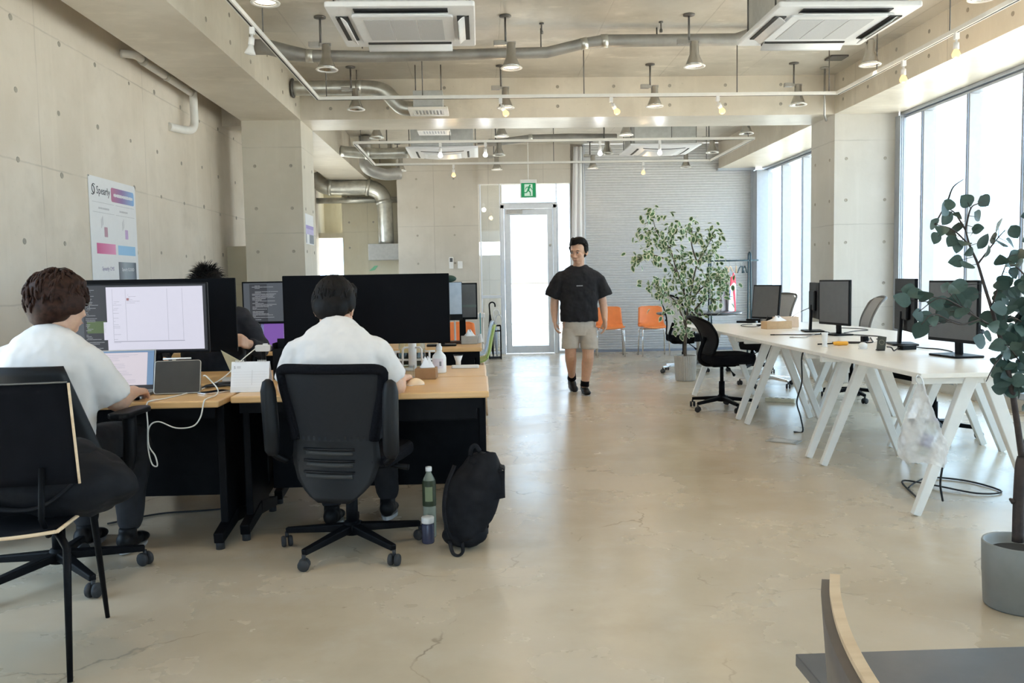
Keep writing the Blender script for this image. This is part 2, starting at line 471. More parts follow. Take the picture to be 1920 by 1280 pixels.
def spline(pts, n=8):
    P = [Vector(p) for p in pts]; P = [P[0]*2-P[1]] + P + [P[-1]*2-P[-2]]
    out = []
    for i in range(1, len(P)-2):
        for k in range(n):
            t = k/n
            out.append(0.5*((2*P[i]) + (P[i+1]-P[i-1])*t + (2*P[i-1]-5*P[i]+4*P[i+1]-P[i+2])*t*t + (3*P[i]-P[i-1]-3*P[i+1]+P[i+2])*t**3))
    out.append(P[-2]); return out
def rrect(w, h, r, n=4, cx=0, cy=0):
    out = []
    for sx, sy, a0 in ((1, 1, 0), (-1, 1, PI/2), (-1, -1, PI), (1, -1, 1.5*PI)):
        for i in range(n+1):
            a = a0+PI/2*i/n
            out.append((cx+sx*(w/2-r)+r*math.cos(a), cy+sy*(h/2-r)+r*math.sin(a)))
    return out
FX = lambda c: Matrix.Translation(c)
def frame(c, u, v):
    u = Vector(u).normalized(); v = Vector(v).normalized(); w = u.cross(v)
    return Matrix(((u.x, v.x, w.x, c[0]), (u.y, v.y, w.y, c[1]), (u.z, v.z, w.z, c[2]), (0, 0, 0, 1)))
# ================================================================ the setting
def slab(name, a, b, m, label=None, bevel=0.0):
    return struct(MB().box2(a, b).build(name, m, bevel=bevel), label)
CZ = 3.43
slab('floor', (-3.6, -3.2, -0.15), (4.95, 16.6, 0.0), 'floor')
slab('ceiling', (-3.6, -3.2, CZ), (4.95, 16.6, CZ+0.2), 'ceiling')
wl = slab('wall_left', (-3.12, 4.4, 0.0), (-2.87, 11.9, CZ), 'wall')
slab('wall_left_header', (-3.12, 1.8, 2.95), (-2.87, 4.4, CZ), 'wall')
slab('wall_left', (-3.12, -3.2, 0.0), (-2.87, 1.8, CZ), 'wall')
slab('wall_left', (-3.12, 11.9, 2.35), (-2.87, 14.5, CZ), 'wall'); slab('wall_left', (-3.12, 11.9, 0.0), (-2.87, 14.5, 0.3), 'wall'); slab('wall_left', (-3.12, 14.5, 0.0), (-2.87, 15.6, CZ), 'wall')
# wall to the left of the far bay: opening to the daylight, dark bulkhead above it
slab('wall_back_left', (-2.45, 15.6, 0.0), (-1.2, 15.8, CZ), 'wall_y')
slab('wall_back_bulkhead', (-3.12, 16.2, 2.05), (-2.2, 16.4, CZ), 'wall_y')
slab('trim_1', (-2.87, 15.6, 2.03), (-2.45, 16.2, 2.12), 'wall_y')
slab('wall_back_return', (-3.12, 15.6, 2.12), (-2.87, 16.2, CZ), 'wall_y')
wb = slab('wall_back', (-1.35, 14.35, 0.0), (-0.02, 15.6, CZ), 'wall_x')
slab('wall_back_lintel', (-0.02, 14.30, 2.80), (1.50, 14.5, CZ), 'wall_x')
slab('wall_right_parapet', (4.68, -3.2, 0.0), (4.92, 16.6, 0.10), 'column')
slab('wall_rear', (-3.12, -3.35, 0.0), (-2.5, -3.15, CZ), 'wall')
slab('wall_rear', (1.23, -3.35, 0.0), (4.92, -3.15, 3.1), 'wall_x')
slab('wall_rear_lintel', (-2.5, -3.35, 3.1), (4.92, -3.15, CZ), 'wall_x')
# columns and beams
colL = slab('column', (-2.57, 9.62, 0.0), (-1.93, 10.30, CZ), 'column_left', 'concrete column beside the wall with tie holes')
colR = slab('column', (3.965, 9.62, 0.0), (4.69, 10.30, CZ), 'column', 'concrete column between the two runs of windows')
slab('beam_left', (-2.57, -3.2, 3.0), (-1.93, 9.62, CZ), 'beam')
slab('beam_left', (-2.57, 10.30, 3.0), (-1.93, 15.6, CZ), 'beam')
slab('beam_right', (3.965, -3.2, 3.0), (4.92, 9.62, CZ), 'beam')
slab('beam_right', (3.965, 10.30, 3.0), (4.92, 14.35, CZ), 'beam')
slab('beam_cross', (-1.93, 9.63, 3.0), (3.965, 10.29, CZ), 'beam')
slab('beam_cross', (-2.87, 9.95, 3.0), (-2.57, 10.25, CZ), 'beam')
slab('wall_low', (-2.87, 9.95, 0.0), (-2.57, 10.22, 1.66), 'wall_y', 'low concrete upstand between wall and column')
# formwork tie holes, one recessed mortar disc each, on walls, columns and beams
hole_me = MB().lathe([(0.0, 0.0006), (0.011, 0.0008), (0.016, 0.0035), (0.0175, 0.0035), (0.0185, 0.0)], 10).mesh('tie_hole')
hole_me.materials.append(M['hole'])
def hole(parent, p, nrm, s=1.0):
    o = bpy.data.objects.new('tie_hole', hole_me); COL.objects.link(o)
    o.parent = parent; o.location = p
    o.rotation_euler = Vector(nrm).to_track_quat('Z', 'Y').to_euler(); o.scale = (s, s, 1)
for j in range(13):
    for i, zz in enumerate((0.62, 1.12, 1.53, 2.02, 2.43, 2.92)):
        hole(wl, (-2.87, 3.75+j*0.60+rnd.uniform(-.04, .04), zz+rnd.uniform(-.03, .03)), (1, 0, 0), rnd.uniform(0.8, 1.25))
for zz in (0.65, 1.12, 1.58, 2.05, 2.51):
    for x in (-2.44, -2.05): hole(colL, (x, 9.62, zz), (0, -1, 0))
    for x in (4.10, 4.54): hole(colR, (x, 9.62, zz), (0, -1, 0))
    for y in (9.75, 10.17):
        hole(colL, (-1.93, y, zz), (1, 0, 0)); hole(colR, (3.965, y, zz), (-1, 0, 0))
for x in (-1.03, -0.42):
    for zz in (0.6, 1.05, 1.52, 1.98, 2.44, 2.9): hole(wb, (x, 14.35, zz), (0, -1, 0))
bc = [o for o in COL.objects if o.name == 'beam_cross'][0]
for x in [-1.6+0.62*k for k in range(9)]:
    for zz in (3.12, 3.33): hole(bc, (x, 9.63, zz), (0, -1, 0))
bl = [o for o in COL.objects if o.name == 'beam_left'][0]
for y in [4.6+0.6*k for k in range(9)]:
    for zz in (3.12, 3.33): hole(bl, (-1.93, y, zz), (1, 0, 0))
br = [o for o in COL.objects if o.name == 'beam_right'][0]
for y in [4.6+0.6*k for k in range(9)]:
    for zz in (3.12, 3.33): hole(br, (3.965, y, zz), (-1, 0, 0))
wy = [o for o in COL.objects if o.name == 'wall_back_left'][0]
for x in (-2.33, -1.9, -1.45):
    for zz in (0.9, 1.35, 1.85, 2.3, 2.75): hole(wy, (x, 15.6, zz), (0, -1, 0))

M['fin_blue'] = mat('blue_grey_fin', (0.56, 0.58, 0.61), 0.5, var=0.03)
# ---- windows on the right: frame, deep vertical fins, a pane between each two
def window_run(name, y0, y1, fins, label):
    w = struct(thing(name, label, 'window', (4.71, 0, 0)), label); del w['category']
    f = MB()
    f.box2((-0.02, y0, 2.965), (0.16, y1, 3.0)); f.box2((0.0, y0, 2.93), (0.10, y1, 2.955)); f.box2((-0.02, y0, 0.1), (0.16, y1, 0.16))
    f.build('window_frame', 'alu', w, bevel=0.004)
    ys = [y0] + list(fins) + [y1]
    for y in fins:
        MB().box2((0.0, y-0.022, 0.16), (0.135, y+0.022, 2.93)).build('mullion', 'fin_blue', w, bevel=0.004)
        MB().box2((-0.012, y-0.012, 0.16), (0.0, y+0.012, 2.93)).build('mullion_cap', 'alu_dark', w)
    for a, b in zip(ys[:-1], ys[1:]):
        MB().box2((0.118, a+0.0225, 0.1605), (0.126, b-0.0225, 2.9295)).build('window_pane', 'glass', w)
    return w
window_run('window_1', -3.1, 9.60, [9.13-0.86*k for k in range(14)], 'floor to ceiling glazing beside the white tables')
window_run('window_2', 10.32, 14.34, [14.28, 13.42, 12.56, 11.70, 10.84], 'tall glazing by the coat rack')
j = MB()
for x in (4.655, 4.675, 4.695): j.box2((x-0.007, 9.50, 0.1), (x+0.007, 9.615, 2.96))
j.box2((4.65, 9.54, 0.1), (4.735, 9.61, 2.96))
struct(j.build('trim_2', 'alu'), 'ridged aluminium jamb against the column')
struct(MB().box2((4.53, 14.1, 0.1), (4.72, 14.33, 2.95)).build('trim_3', 'alu', bevel=0.004), 'aluminium jamb in the far corner')
struct(MB().box2((3.93, 14.24, 2.965), (4.55, 14.345, 3.0)).build('trim_4', 'alu'), 'aluminium trim under the beam end')
# rear glazing behind the camera, added for daylight, and the small far opening
wr = struct(thing('added_window_3', 'added glazing behind the viewer', 'window', (0, -3.25, 0)), 'added glazing of the unseen wall behind the viewer'); del wr['category']
f = MB()
for x in (-2.48, -0.65, 1.2): f.box2((x-0.03, -0.04, 0), (x+0.03, 0.04, 3.1))
f.box2((-2.5, -0.04, 0), (1.2, 0.04, 0.06)); f.box2((-2.5, -0.04, 3.04), (1.2, 0.04, 3.1))
f.build('window_frame', 'alu', wr)
for a, b in ((-2.45, -0.68), (-0.62, 1.17)):
    MB().box2((a, -0.004, 0.061), (b, 0.004, 3.039)).build('window_pane', 'glass', wr)
w4 = struct(thing('window_4', 'bright opening', 'window', (-2.66, 16.3, 0)), 'bright narrow window in the far alcove'); del w4['category']
MB().box2((-0.21, -0.004, 0.05), (0.21, 0.004, 2.03)).build('window_pane', 'glass', w4)
f = MB(); f.box2((-0.24, -0.03, 0), (-0.21, 0.03, 2.03)); f.box2((0.21, -0.03, 0), (0.24, 0.03, 2.03)); f.box2((-0.21, -0.03, 0), (0.21, 0.03, 0.05))
f.build('window_frame', 'alu', w4)

w6 = struct(thing('added_window_6', 'added side window of the far bay', 'window', (-3.0, 13.2, 0.3)), 'unseen window added to light the far bay, hidden behind the column'); del w6['category']  # unseen window, added to bring more daylight into the far bay
f = MB()
for y in (-1.27, 0.0, 1.27): f.box2((-0.03, y-0.03, 0), (0.03, y+0.03, 2.05))
for z in (0.0, 2.0): f.box2((-0.03, -1.3, z), (0.03, 1.3, z+0.05))
f.build('window_frame', 'alu', w6)
for a, b in ((-1.24, -0.03), (0.03, 1.24)): MB().box2((-0.004, a+0.001, 0.051), (0.004, b-0.001, 1.999)).build('window_pane', 'glass', w6)
w7 = struct(thing('added_window_7', 'added glazing beside the viewer', 'window', (-3.0, 0.6, 0.0)), 'tall glazing added beside the viewer for daylight, out of the picture'); del w7['category']  # unseen window, added for daylight from the near left
f = MB()
for y in (1.23, 3.77): f.box2((-0.04, y-0.03, 0), (0.04, y+0.03, 2.95))
for z in (0.0, 2.89): f.box2((-0.04, 1.2, z), (0.04, 3.8, z+0.06))
f.build('window_frame', 'alu', w7)
for a, b in ((1.26, 3.74),): MB().box2((-0.004, a+0.001, 0.061), (0.004, b-0.001, 2.889)).build('window_pane', 'glass', w7)
# ---- door and its side lights
dr = struct(thing('door_1', 'glazed aluminium door', 'door', (0.80, 14.35, 0)), 'tall glazed aluminium door under the exit sign'); del dr['category']
f = MB(); f.box2((-0.46, -0.04, 0), (-0.405, 0.06, 2.46)); f.box2((0.405, -0.04, 0), (0.46, 0.06, 2.46)); f.box2((-0.46, -0.04, 2.40), (0.46, 0.06, 2.47))
f.build('door_frame', 'alu_light', dr, bevel=0.004)
f = MB(); f.box2((-0.40, -0.02, 0.012), (-0.30, 0.02, 2.395)); f.box2((0.31, -0.02, 0.012), (0.40, 0.02, 2.395)); f.box2((-0.30, -0.02, 0.012), (0.31, 0.02, 0.13)); f.box2((-0.30, -0.02, 2.29), (0.31, 0.02, 2.395))
leaf_ = f.build('door_leaf', 'alu_light', dr, bevel=0.003)
MB().box2((-0.299, -0.004, 0.131), (0.309, 0.004, 2.289)).build('door_pane', 'glass', dr)
MB().box2((-0.36, -0.08, 2.31), (-0.10, -0.02, 2.37)).build('door_closer', 'steel', dr, bevel=0.006)
MB().bar((-0.12, -0.06, 2.375), (0.10, -0.045, 2.385), 0.02, 0.008).build('closer_arm', 'steel', dr)
MB().lathe([(0, 0), (0.022, 0), (0.022, 0.012), (0.012, 0.02), (0, 0.02)], 14, (0.355, -0.02, 1.79), rot=Euler((PI/2, 0, 0))).build('lock', 'steel', dr)
MB().lathe([(0, 0), (0.022, 0), (0.022, 0.012), (0.012, 0.02), (0, 0.02)], 14, (0.355, -0.02, 1.02), rot=Euler((PI/2, 0, 0))).build('lock', 'steel', dr)
MB().tube([(0.355, -0.02, 1.18), (0.355, -0.06, 1.18), (0.355, -0.06, 0.92), (0.355, -0.02, 0.92)], 0.009).build('door_handle', 'steel', dr)
w5 = struct(thing('window_5', 'fixed glazing', 'window', (0.0, 14.37, 0)), 'fixed glazing around the aluminium door'); del w5['category']
f = MB()
f.box2((0.0, -0.03, 0), (0.02, 0.03, 2.8)); f.box2((0.325, -0.03, 0), (0.34, 0.03, 2.8)); f.box2((1.26, -0.03, 2.47), (1.275, 0.03, 2.8)); f.box2((1.265, -0.03, 0), (1.29, 0.03, 2.47))
f.box2((1.485, -0.03, 0), (1.50, 0.03, 2.8)); f.box2((0.02, -0.03, 0.93), (0.325, 0.03, 0.98)); f.box2((0.0, -0.03, 0), (0.325, 0.03, 0.04)); f.box2((1.29, -0.03, 0), (1.485, 0.03, 0.04))
f.box2((0.325, -0.04, 2.465), (1.275, 0.05, 2.495))
f.build('window_frame', 'alu_light', w5, bevel=0.003)
for a, b, c, d in ((0.0205, 0.0405, 0.3245, 0.9295), (0.0205, 0.9805, 0.3245, 2.799), (0.3405, 2.4955, 1.2595, 2.799), (1.2905, 0.0405, 1.4845, 2.799)):
    MB().box2((a, -0.004, b), (c, 0.004, d)).build('window_pane', 'glass', w5)
slab('wall_back_post', (1.50, 14.38, 0.0), (1.72, 14.5, CZ), 'wall_x')
# pale folded cloth hung beside the shutter
def drape(u, v):
    x = 1.50+0.22*u+(0.06-0.13*v)*(1-u)*0.9
    return (x, 14.27+0.025*math.sin(u*PI*5+v*1.2)+0.01*math.sin(v*6), 3.38-3.30*v)
tag(MB().sheet(drape, 40, 24, 0.004).build('drape', 'white_paint'), 'pale grey cloth hanging in folds between door and shutter', 'curtain')

# ---- roller shutter
sh = thing('roller_shutter', 'wide grey ribbed roller shutter covering the end wall', 'shutter', (3.11, 14.34, 0))
s = MB(); pts = []
n = 82
for k in range(n):
    z0 = 0.03+k*0.0414
    pts += [(0.0, z0), (-0.007, z0+0.008), (-0.009, z0+0.020), (-0.008, z0+0.034), (0.0, z0+0.0405)]
vs = []; fs = []
for i, (y, z) in enumerate(pts): vs += [(-1.38, y, z), (1.42, y, z)]
for i in range(len(pts)-1): fs.append((2*i, 2*i+1, 2*i+3, 2*i+2))
s.add(vs, fs)
M['shutter'] = mat('grey_shutter_enamel', (0.58, 0.59, 0.61), 0.5, 0.0, var=0.03)
s.build('slats', 'shutter', sh, kind='stuff')
MB().box2((-1.41, -0.05, 0), (-1.37, 0.02, 3.42)).build('guide_rail', 'alu', sh, bevel=0.004)
MB().box2((1.39, -0.05, 0), (1.43, 0.02, 2.99)).build('guide_rail', 'alu', sh, bevel=0.004)
MB().box2((-1.37, -0.03, 0.0), (1.39, 0.015, 0.035)).build('bottom_bar', 'alu_dark', sh)

# ---- outdoors: terrace, railing, a pale wall and distant houses
gnd = slab('ground', (-60, -60, -0.25), (90, 120, -0.16), mat('pale_paving', (0.55, 0.52, 0.47), 0.85))
slab('terrace', (-4, 14.6, -0.15), (6, 17.2, -0.02), mat('terrace_concrete', (0.62, 0.61, 0.59), 0.8))
slab('wall_outside', (-0.02, 15.62, -0.1), (0.40, 15.78, 1.68), 'wall_x')
slab('wall_outside', (-0.02, 15.62, 1.92), (0.40, 15.78, 3.1), 'wall_x')
rl = thing('railing', 'thin metal railing on the terrace outside the door', 'railing', (1.0, 17.0, -0.02))
for z in (0.38, 1.18): MB().tube([(-1.4, 0, z), (4.5, 0, z)], 0.017).build('rail', 'steel', rl)
for x in (-1.2, 0.9, 2.6, 4.3): MB().tube([(x, 0, 0), (x, 0, 1.2)], 0.017).build('post', 'steel', rl)
hs = mat('pale_render', (0.66, 0.66, 0.68), 0.8); hw = mat('dim_window', (0.30, 0.34, 0.40), 0.3); hr = mat('grey_roof', (0.40, 0.40, 0.43), 0.7)
def house(x, y, w, d, h, label):
    t = thing('house', label, 'house', (x, y, -0.16))
    MB().box2((-w/2, -d/2, 0), (w/2, d/2, h)).build('wall', hs, t)
    MB().prism([(-w/2-.3, 0), (w/2+.3, 0), (0, h*0.35)], d+.6, frame((0, d/2+.3, h), (1, 0, 0), (0, 0, 1))).build('roof', hr, t)
    for k in range(3):
        MB().box2((-w*0.34+k*w*0.28, -d/2-0.05, h*0.35), (-w*0.34+k*w*0.28+w*0.16, -d/2+0.02, h*0.65)).build('window', hw, t)
house(3.2, 44, 8, 7, 3.6, 'pale house seen through the glazed door')
house(30, 62, 10, 8, 5.0, 'pale house seen low through the far windows')
# ================================================================ ceiling fittings
def make_ac(label, loc, curved):
    t = thing('air_conditioner', label, 'air conditioner', loc, 0, 'ceiling cassette air conditioners')
    MB().box2((-0.41, -0.41, 0.045), (0.41, 0.41, 0.38)).build('body', 'ac_body', t, bevel=0.006)
    for sx in (-1, 1):
        for sy in (-1, 1): MB().tube([(sx*0.44, sy*0.30, 0.06), (sx*0.44, sy*0.30, 0.475)], 0.006, 6).build('hanger_rod', 'steel_dark', t)
    if not curved:
        MB().prism(rrect(0.95, 0.95, 0.02), 0.035, FX((0, 0, 0.012))).build('panel', 'ac_white', t, bevel=0.008)
        MB().prism(rrect(0.66, 0.60, 0.02), 0.018, FX((0, 0, -0.003))).build('intake_frame', 'ac_white', t, bevel=0.005)
        for k in (-1, 0, 1):
            MB().box2((k*0.175-0.083, -0.235, -0.006), (k*0.175+0.083, 0.235, -0.002)).build('intake_grille', 'ac_grey', t)
        for sy in (-1, 1):
            MB().box2((-0.30, sy*0.385-0.045, -0.001 if sy > 0 else 0.006), (0.30, sy*0.385+0.045, 0.013)).build('air_slot', 'slot', t)
            q = Euler((0.30 if sy < 0 else -0.42, 0, 0))
            fl = MB().sheet(lambda u, v: (-0.305+0.61*u, (v-0.5)*0.095, 0.008*math.sin(v*PI)), 2, 6, 0.005)
            fl.xf(Matrix.Translation((0, sy*0.39, -0.012)) @ q.to_matrix().to_4x4()).build('flap', 'ac_white', t)
        for sx in (-1, 1):
            MB().box2((sx*0.395-0.04, -0.27, 0.004), (sx*0.395+0.04, 0.27, 0.013)).build('air_slot', 'slot', t)
            q = Euler((0, -sx*0.55, 0))
            fl = MB().sheet(lambda u, v: ((v-0.5)*0.085, -0.27+0.54*u, 0.008*math.sin(v*PI)), 2, 6, 0.005)
            fl.xf(Matrix.Translation((sx*0.40, 0, -0.008)) @ q.to_matrix().to_4x4()).build('flap', 'ac_white', t)
    else:
        def dome(u, v):
            x = (u-0.5)*0.95; y = (v-0.5)*0.95
            return (x, y, 0.035-0.055*(1-(2*u-1)**2)*(1-(2*v-1)**2)**0.5-0.01)
        MB().sheet(lambda u, v: dome(1-u, v), 14, 14, 0.02).build('panel', 'ac_white', t)
        MB().sheet(lambda u, v: tuple(a+b for a, b in zip(dome(0.76-u*0.52, 0.24+v*0.52), (0, 0, -0.006))), 8, 8, 0.004).build('intake_frame', 'ac_white', t)
        for sx in (-1, 1):
            MB().sheet(lambda u, v: tuple(a+b for a, b in zip(dome(0.5+sx*0.36+0.03*(0.5-u), 0.2+v*0.6), (0, 0, -0.002))), 2, 8, 0.002).build('air_slot', 'slot', t)
            MB().sheet(lambda u, v: tuple(a+b for a, b in zip(dome(0.8-u*0.6, 0.5+sx*0.36+0.03*(v-0.5)), (0, 0, -0.002))), 8, 2, 0.002).build('air_slot', 'slot', t)
    return t
make_ac('white ceiling cassette air conditioner with open flaps above the wooden desks', (-0.48, 6.08, 2.945), False)
make_ac('white ceiling cassette air conditioner with open flaps above the white tables', (2.44, 6.14, 2.945), False)
make_ac('white bulging ceiling cassette above the far desks beyond the cross beam', (-0.48, 11.98, 2.945), True)
make_ac('white bulging ceiling cassette hung in front of the ribbed shutter', (2.48, 11.95, 2.945), True)

# ---- cone downlights on conduit drops
def downlight(x, y, lit, label, rodx=-0.045):
    t = thing('pendant_downlight', label, 'lamp', (x, y, 3.0), 0, 'cone downlights hung from the ceiling')
    MB().lathe([(0, 0.43), (0.05, 0.43), (0.05, 0.42), (0.012, 0.415), (0, 0.415)], 14, (rodx, 0, 0)).build('ceiling_plate', 'steel_dark', t)
    MB().tube([(rodx, 0, 0.42), (rodx, 0, 0.21)], 0.009, 8).build('conduit', 'steel_dark', t)
    MB().box2((rodx-0.10, -0.02, 0.185), (rodx-0.01, 0.03, 0.225)).build('junction_box', 'steel', t, bevel=0.004)
    MB().box2((rodx-0.015, -0.012, 0.19), (0.04, 0.012, 0.215)).build('bracket', 'steel', t)
    MB().lathe([(0.0, 0.205), (0.034, 0.205), (0.036, 0.20), (0.040, 0.10), (0.050, 0.075), (0.072, 0.022), (0.075, 0.0), (0.070, 0.002), (0.046, 0.072), (0.034, 0.10), (0.0, 0.10)], 20).build('cone_shade', 'reflector', t)
    MB().lathe([(0.070, 0.004), (0.070, -0.003), (0.091, -0.006), (0.093, 0.0), (0.085, 0.006), (0.070, 0.004)], 24).build('rim', 'white_metal', t)
    if lit:
        MB().lathe([(0, 0.004), (0.066, 0.006), (0.066, 0.012), (0, 0.012)], 20).build('lens', 'bulb_warm', t)
        s = spot_light((0, 0, -0.012), DOWN_W*(0.25 if y > 10 else 1.1), WARM, 86, 0.05); s.parent = t
    else:
        MB().lathe([(0, 0.03), (0.022, 0.038), (0.028, 0.055), (0.016, 0.085), (0, 0.09)], 14).build('bulb', 'glass_bulb', t)
    return t
M['bulb_warm'] = emit_mat('lit_warm_lamp', (1.0, 0.86, 0.66), 2.2)
M['bulb_hot'] = emit_mat('lit_warm_globe', (1.0, 0.55, 0.20), 2.6)
M['bulb_cool'] = emit_mat('lit_white_globe', (0.92, 0.96, 1.0), 4.0)
M['glass_bulb'] = mat('unlit_frosted_bulb', (0.75, 0.75, 0.74), 0.25, var=0.02)
DOWN_W = 27.0
bay = {5.62: 'first row nearest the beam end', 7.40: 'second row', 9.08: 'row before the cross beam', 10.85: 'row just behind the cross beam', 12.45: 'row by the far cassettes', 14.05: 'row along the end wall'}
place = {7.40: ['hung in front of the concrete beam, unlit', 'lit, hung in front of the grey duct beside the first cassette', 'lit, hung midway between the two first cassettes', 'lit, hung behind the cassette over the white tables'],
         9.08: ['unlit, hung before the cross beam near the silver S-bend duct', 'lit, hung before the cross beam over the lit globe', 'lit, hung before the cross beam between two lit globes', 'unlit, hung before the cross beam near the window-side corner'],
         10.85: ['unlit, just behind the cross beam above the desks', 'lit, just behind the cross beam, shade half hidden by it', 'lit, just behind the cross beam before the shutter cassette', 'unlit, just behind the cross beam by the window-side beam'],
         12.45: ['unlit, near the inner track rail end above the bent duct', 'unlit, beside the far desk-side cassette', 'unlit, partly behind a white lit globe before the shutter', 'unlit, between shutter cassette and window-side beam'],
         14.05: ['unlit, against the end wall near the ducts', 'lit, against the end wall near the exit sign', 'lit, before the pale cloth and shutter', 'unlit, before the ribbed shutter under the far track']}
lit = {7.40: (0, 1, 1, 1), 9.08: (0, 1, 1, 0), 10.85: (0, 1, 1, 0), 12.45: (0, 0, 0, 0), 14.05: (0, 1, 1, 0)}
XS = (-1.25, 0.29, 1.84, 3.35)
for y in place:
    for k, x in enumerate(XS):
        downlight(x, y, lit[y][k], 'silver cone downlight ' + place[y][k])
downlight(-1.33, 5.66, 1, 'lit silver cone downlight beside the first cassette, cut off by the picture top')
downlight(3.30, 5.66, 1, 'lit silver cone downlight by the window-side beam, cut off by the picture top')

downlight(0.29, 5.45, 1, 'lit silver cone downlight between the two first cassettes on the desk side, above the picture')
downlight(1.80, 5.45, 1, 'lit silver cone downlight between the two first cassettes on the window side, above the picture')
for y in (3.6,):  # unseen lamp row, added to balance the light with warm lamps
    for x, w_ in zip(XS, ('wall side', 'desk-aisle side', 'table-aisle side', 'window side')): downlight(x, y, 1, 'lit silver cone downlight added above the viewer on the '+w_+', out of the picture')
# ---- track loops
def track(label, x0, x1, y0, y1, z, hang, near):
    t = thing('light_track', label, 'lighting track', (0, 0, z), 0, 'white lighting track loops')
    def rail(a, b):
        m = MB(); m.bar(a, b, 0.034, 0.030)
        m.build('rail', 'white_metal', t)
        mid = MB(); mid.bar((a[0], a[1], -0.0165), (b[0], b[1], -0.0165), 0.010, 0.002); mid.build('track_slot', 'slot', t)
    rail((x0, y1, 0), (x1, y1, 0)); rail((x0, y0, 0), (x0, y1-0.017, 0)); rail((x1, y0, 0), (x1, y1-0.017, 0))
    if near: rail((x0+0.017, y0, 0), (x1-0.017, y0, 0))
    for x, y in hang:
        MB().tube([(x, y, 0.015), (x, y, CZ-z-0.002)], 0.005, 6).build('hanger_rod', 'steel_dark', t)
    return t
TZ = 2.935
track('white lighting track loop hung over the near half of the room', -1.48, 3.41, 0.5, 8.22, TZ, [(-1.40, 8.22), (-0.51, 8.22), (1.0, 8.22), (2.45, 8.22), (3.33, 8.22), (-1.48, 6.2), (3.41, 7.4), (3.41, 6.25), (-1.48, 4.8)], False)
track('white lighting track loop hung over the far half of the room', -1.52, 3.43, 10.8, 12.8, TZ, [(-1.44, 12.8), (-0.35, 10.8), (1.1, 12.8), (2.4, 10.8), (3.36, 12.8), (-1.44, 10.8), (3.36, 10.8)], True)
def track_spot(x, y, kind, label, tilt=(0, 0)):
    t = thing('track_spotlight', label, 'lamp', (x, y, TZ-0.017), 0, 'bare bulb spotlights on the tracks')
    MB().box2((-0.016, -0.016, -0.045), (0.016, 0.016, 0.0)).build('adapter', 'white_plastic', t, bevel=0.003)
    q = Euler((tilt[1], tilt[0], 0)).to_matrix()
    MB().lathe([(0, 0), (0.008, 0), (0.008, -0.02), (0.019, -0.022), (0.020, -0.068), (0.016, -0.07), (0, -0.07)], 12, (0, 0, -0.045), rot=q).build('socket', 'white_plastic', t)
    c = q @ Vector((0, 0, -0.10)) + Vector((0, 0, -0.045))
    if kind == 'reflector':
        MB().lathe([(0, 0.03), (0.016, 0.03), (0.020, 0.01), (0.036, -0.022), (0.036, -0.03), (0.0, -0.036)], 16, c, rot=q).build('bulb', 'glass_bulb', t)
        return t
    MB().lathe([(0, 0.032), (0.014, 0.030), (0.022, 0.016), (0.030, -0.004), (0.026, -0.022), (0.013, -0.031), (0, -0.033)], 16, c, rot=q).build('bulb', 'bulb_hot' if kind == 'warm' else 'bulb_cool', t)
    l = bpy.data.lights.new('lamp_light', 'POINT'); l.energy = 5 if kind == 'warm' else 3
    l.color = (1.0, 0.70, 0.40) if kind == 'warm' else (0.95, 0.97, 1.0); l.shadow_soft_size = 0.05
    o = bpy.data.objects.new('lamp_light', l); COL.objects.link(o); o.parent = t; o.location = c + Vector((0, 0, -0.095))
    return t
track_spot(0.215, 8.22, 'warm', 'warm lit globe on the near cross rail, closest to the exit sign', (-0.5, 0.2))
track_spot(1.255, 8.22, 'warm', 'warm lit globe midway along the near cross rail', (-0.6, 0.2))
track_spot(2.265, 8.22, 'warm', 'warm lit globe on the near cross rail, closest to the windows', (-0.5, 0.2))
track_spot(3.41, 6.93, 'warm', 'warm lit globe on the window-side rail, nearer the corner')
track_spot(3.41, 6.16, 'warm', 'warm lit globe on the window-side rail, farther from the corner')
track_spot(-1.48, 5.90, 'reflector', 'unlit reflector spotlight on the rail beside the concrete beam', (0.15, 0))
track_spot(-0.47, 10.8, 'cool', 'white lit globe in front of the far desk-side cassette')
track_spot(0.085, 10.8, 'cool', 'white lit globe beside the far desk-side cassette, above the door')
track_spot(1.505, 10.8, 'cool', 'white lit globe above the pale cloth before the shutter')
track_spot(2.25, 10.8, 'cool', 'white lit globe in front of the shutter cassette')
track_spot(-0.37, 12.8, 'warm', 'warm lit globe against the concrete end wall')
track_spot(2.42, 12.8, 'warm', 'warm lit globe against the ribbed shutter')

# ---- ducts and pipes
def duct(name, label, pts, r, m, collars=(), bends=8, n=16, extra=None):
    t = thing(name, label, 'duct', pts[0])
    P = [Vector(p)-Vector(pts[0]) for p in pts]
    MB().tube(P, r, n).build('pipe', m, t)
    for i, dr_ in collars:
        d = (P[min(i+1, len(P)-1)]-P[max(i-1, 0)]).normalized()
        MB().tube([P[i]-d*0.03, P[i]+d*0.03], (r[i] if isinstance(r, list) else r)+dr_, n).build('collar', 'galv', t)
    return t
d1 = duct('ventilation_duct', 'long dull grey duct running across under the ceiling with a raised bend', [(-1.925, 7.78, 3.29), (-1.82, 7.78, 3.288), (-1.62, 7.78, 3.235), (-1.46, 7.78, 3.21), (-0.9, 7.78, 3.20), (0.0, 7.78, 3.212), (0.62, 7.78, 3.222), (0.95, 7.78, 3.297), (1.13, 7.78, 3.318), (1.7, 7.78, 3.32), (2.3, 7.78, 3.322), (2.42, 7.78, 3.36), (2.50, 7.78, 3.41)],
     [0.066, 0.066, 0.066, 0.052, 0.048, 0.048, 0.048, 0.048, 0.055, 0.053, 0.053, 0.053, 0.053], 'galv_dull', [(3, 0.005), (7, 0.004), (8, 0.004)])
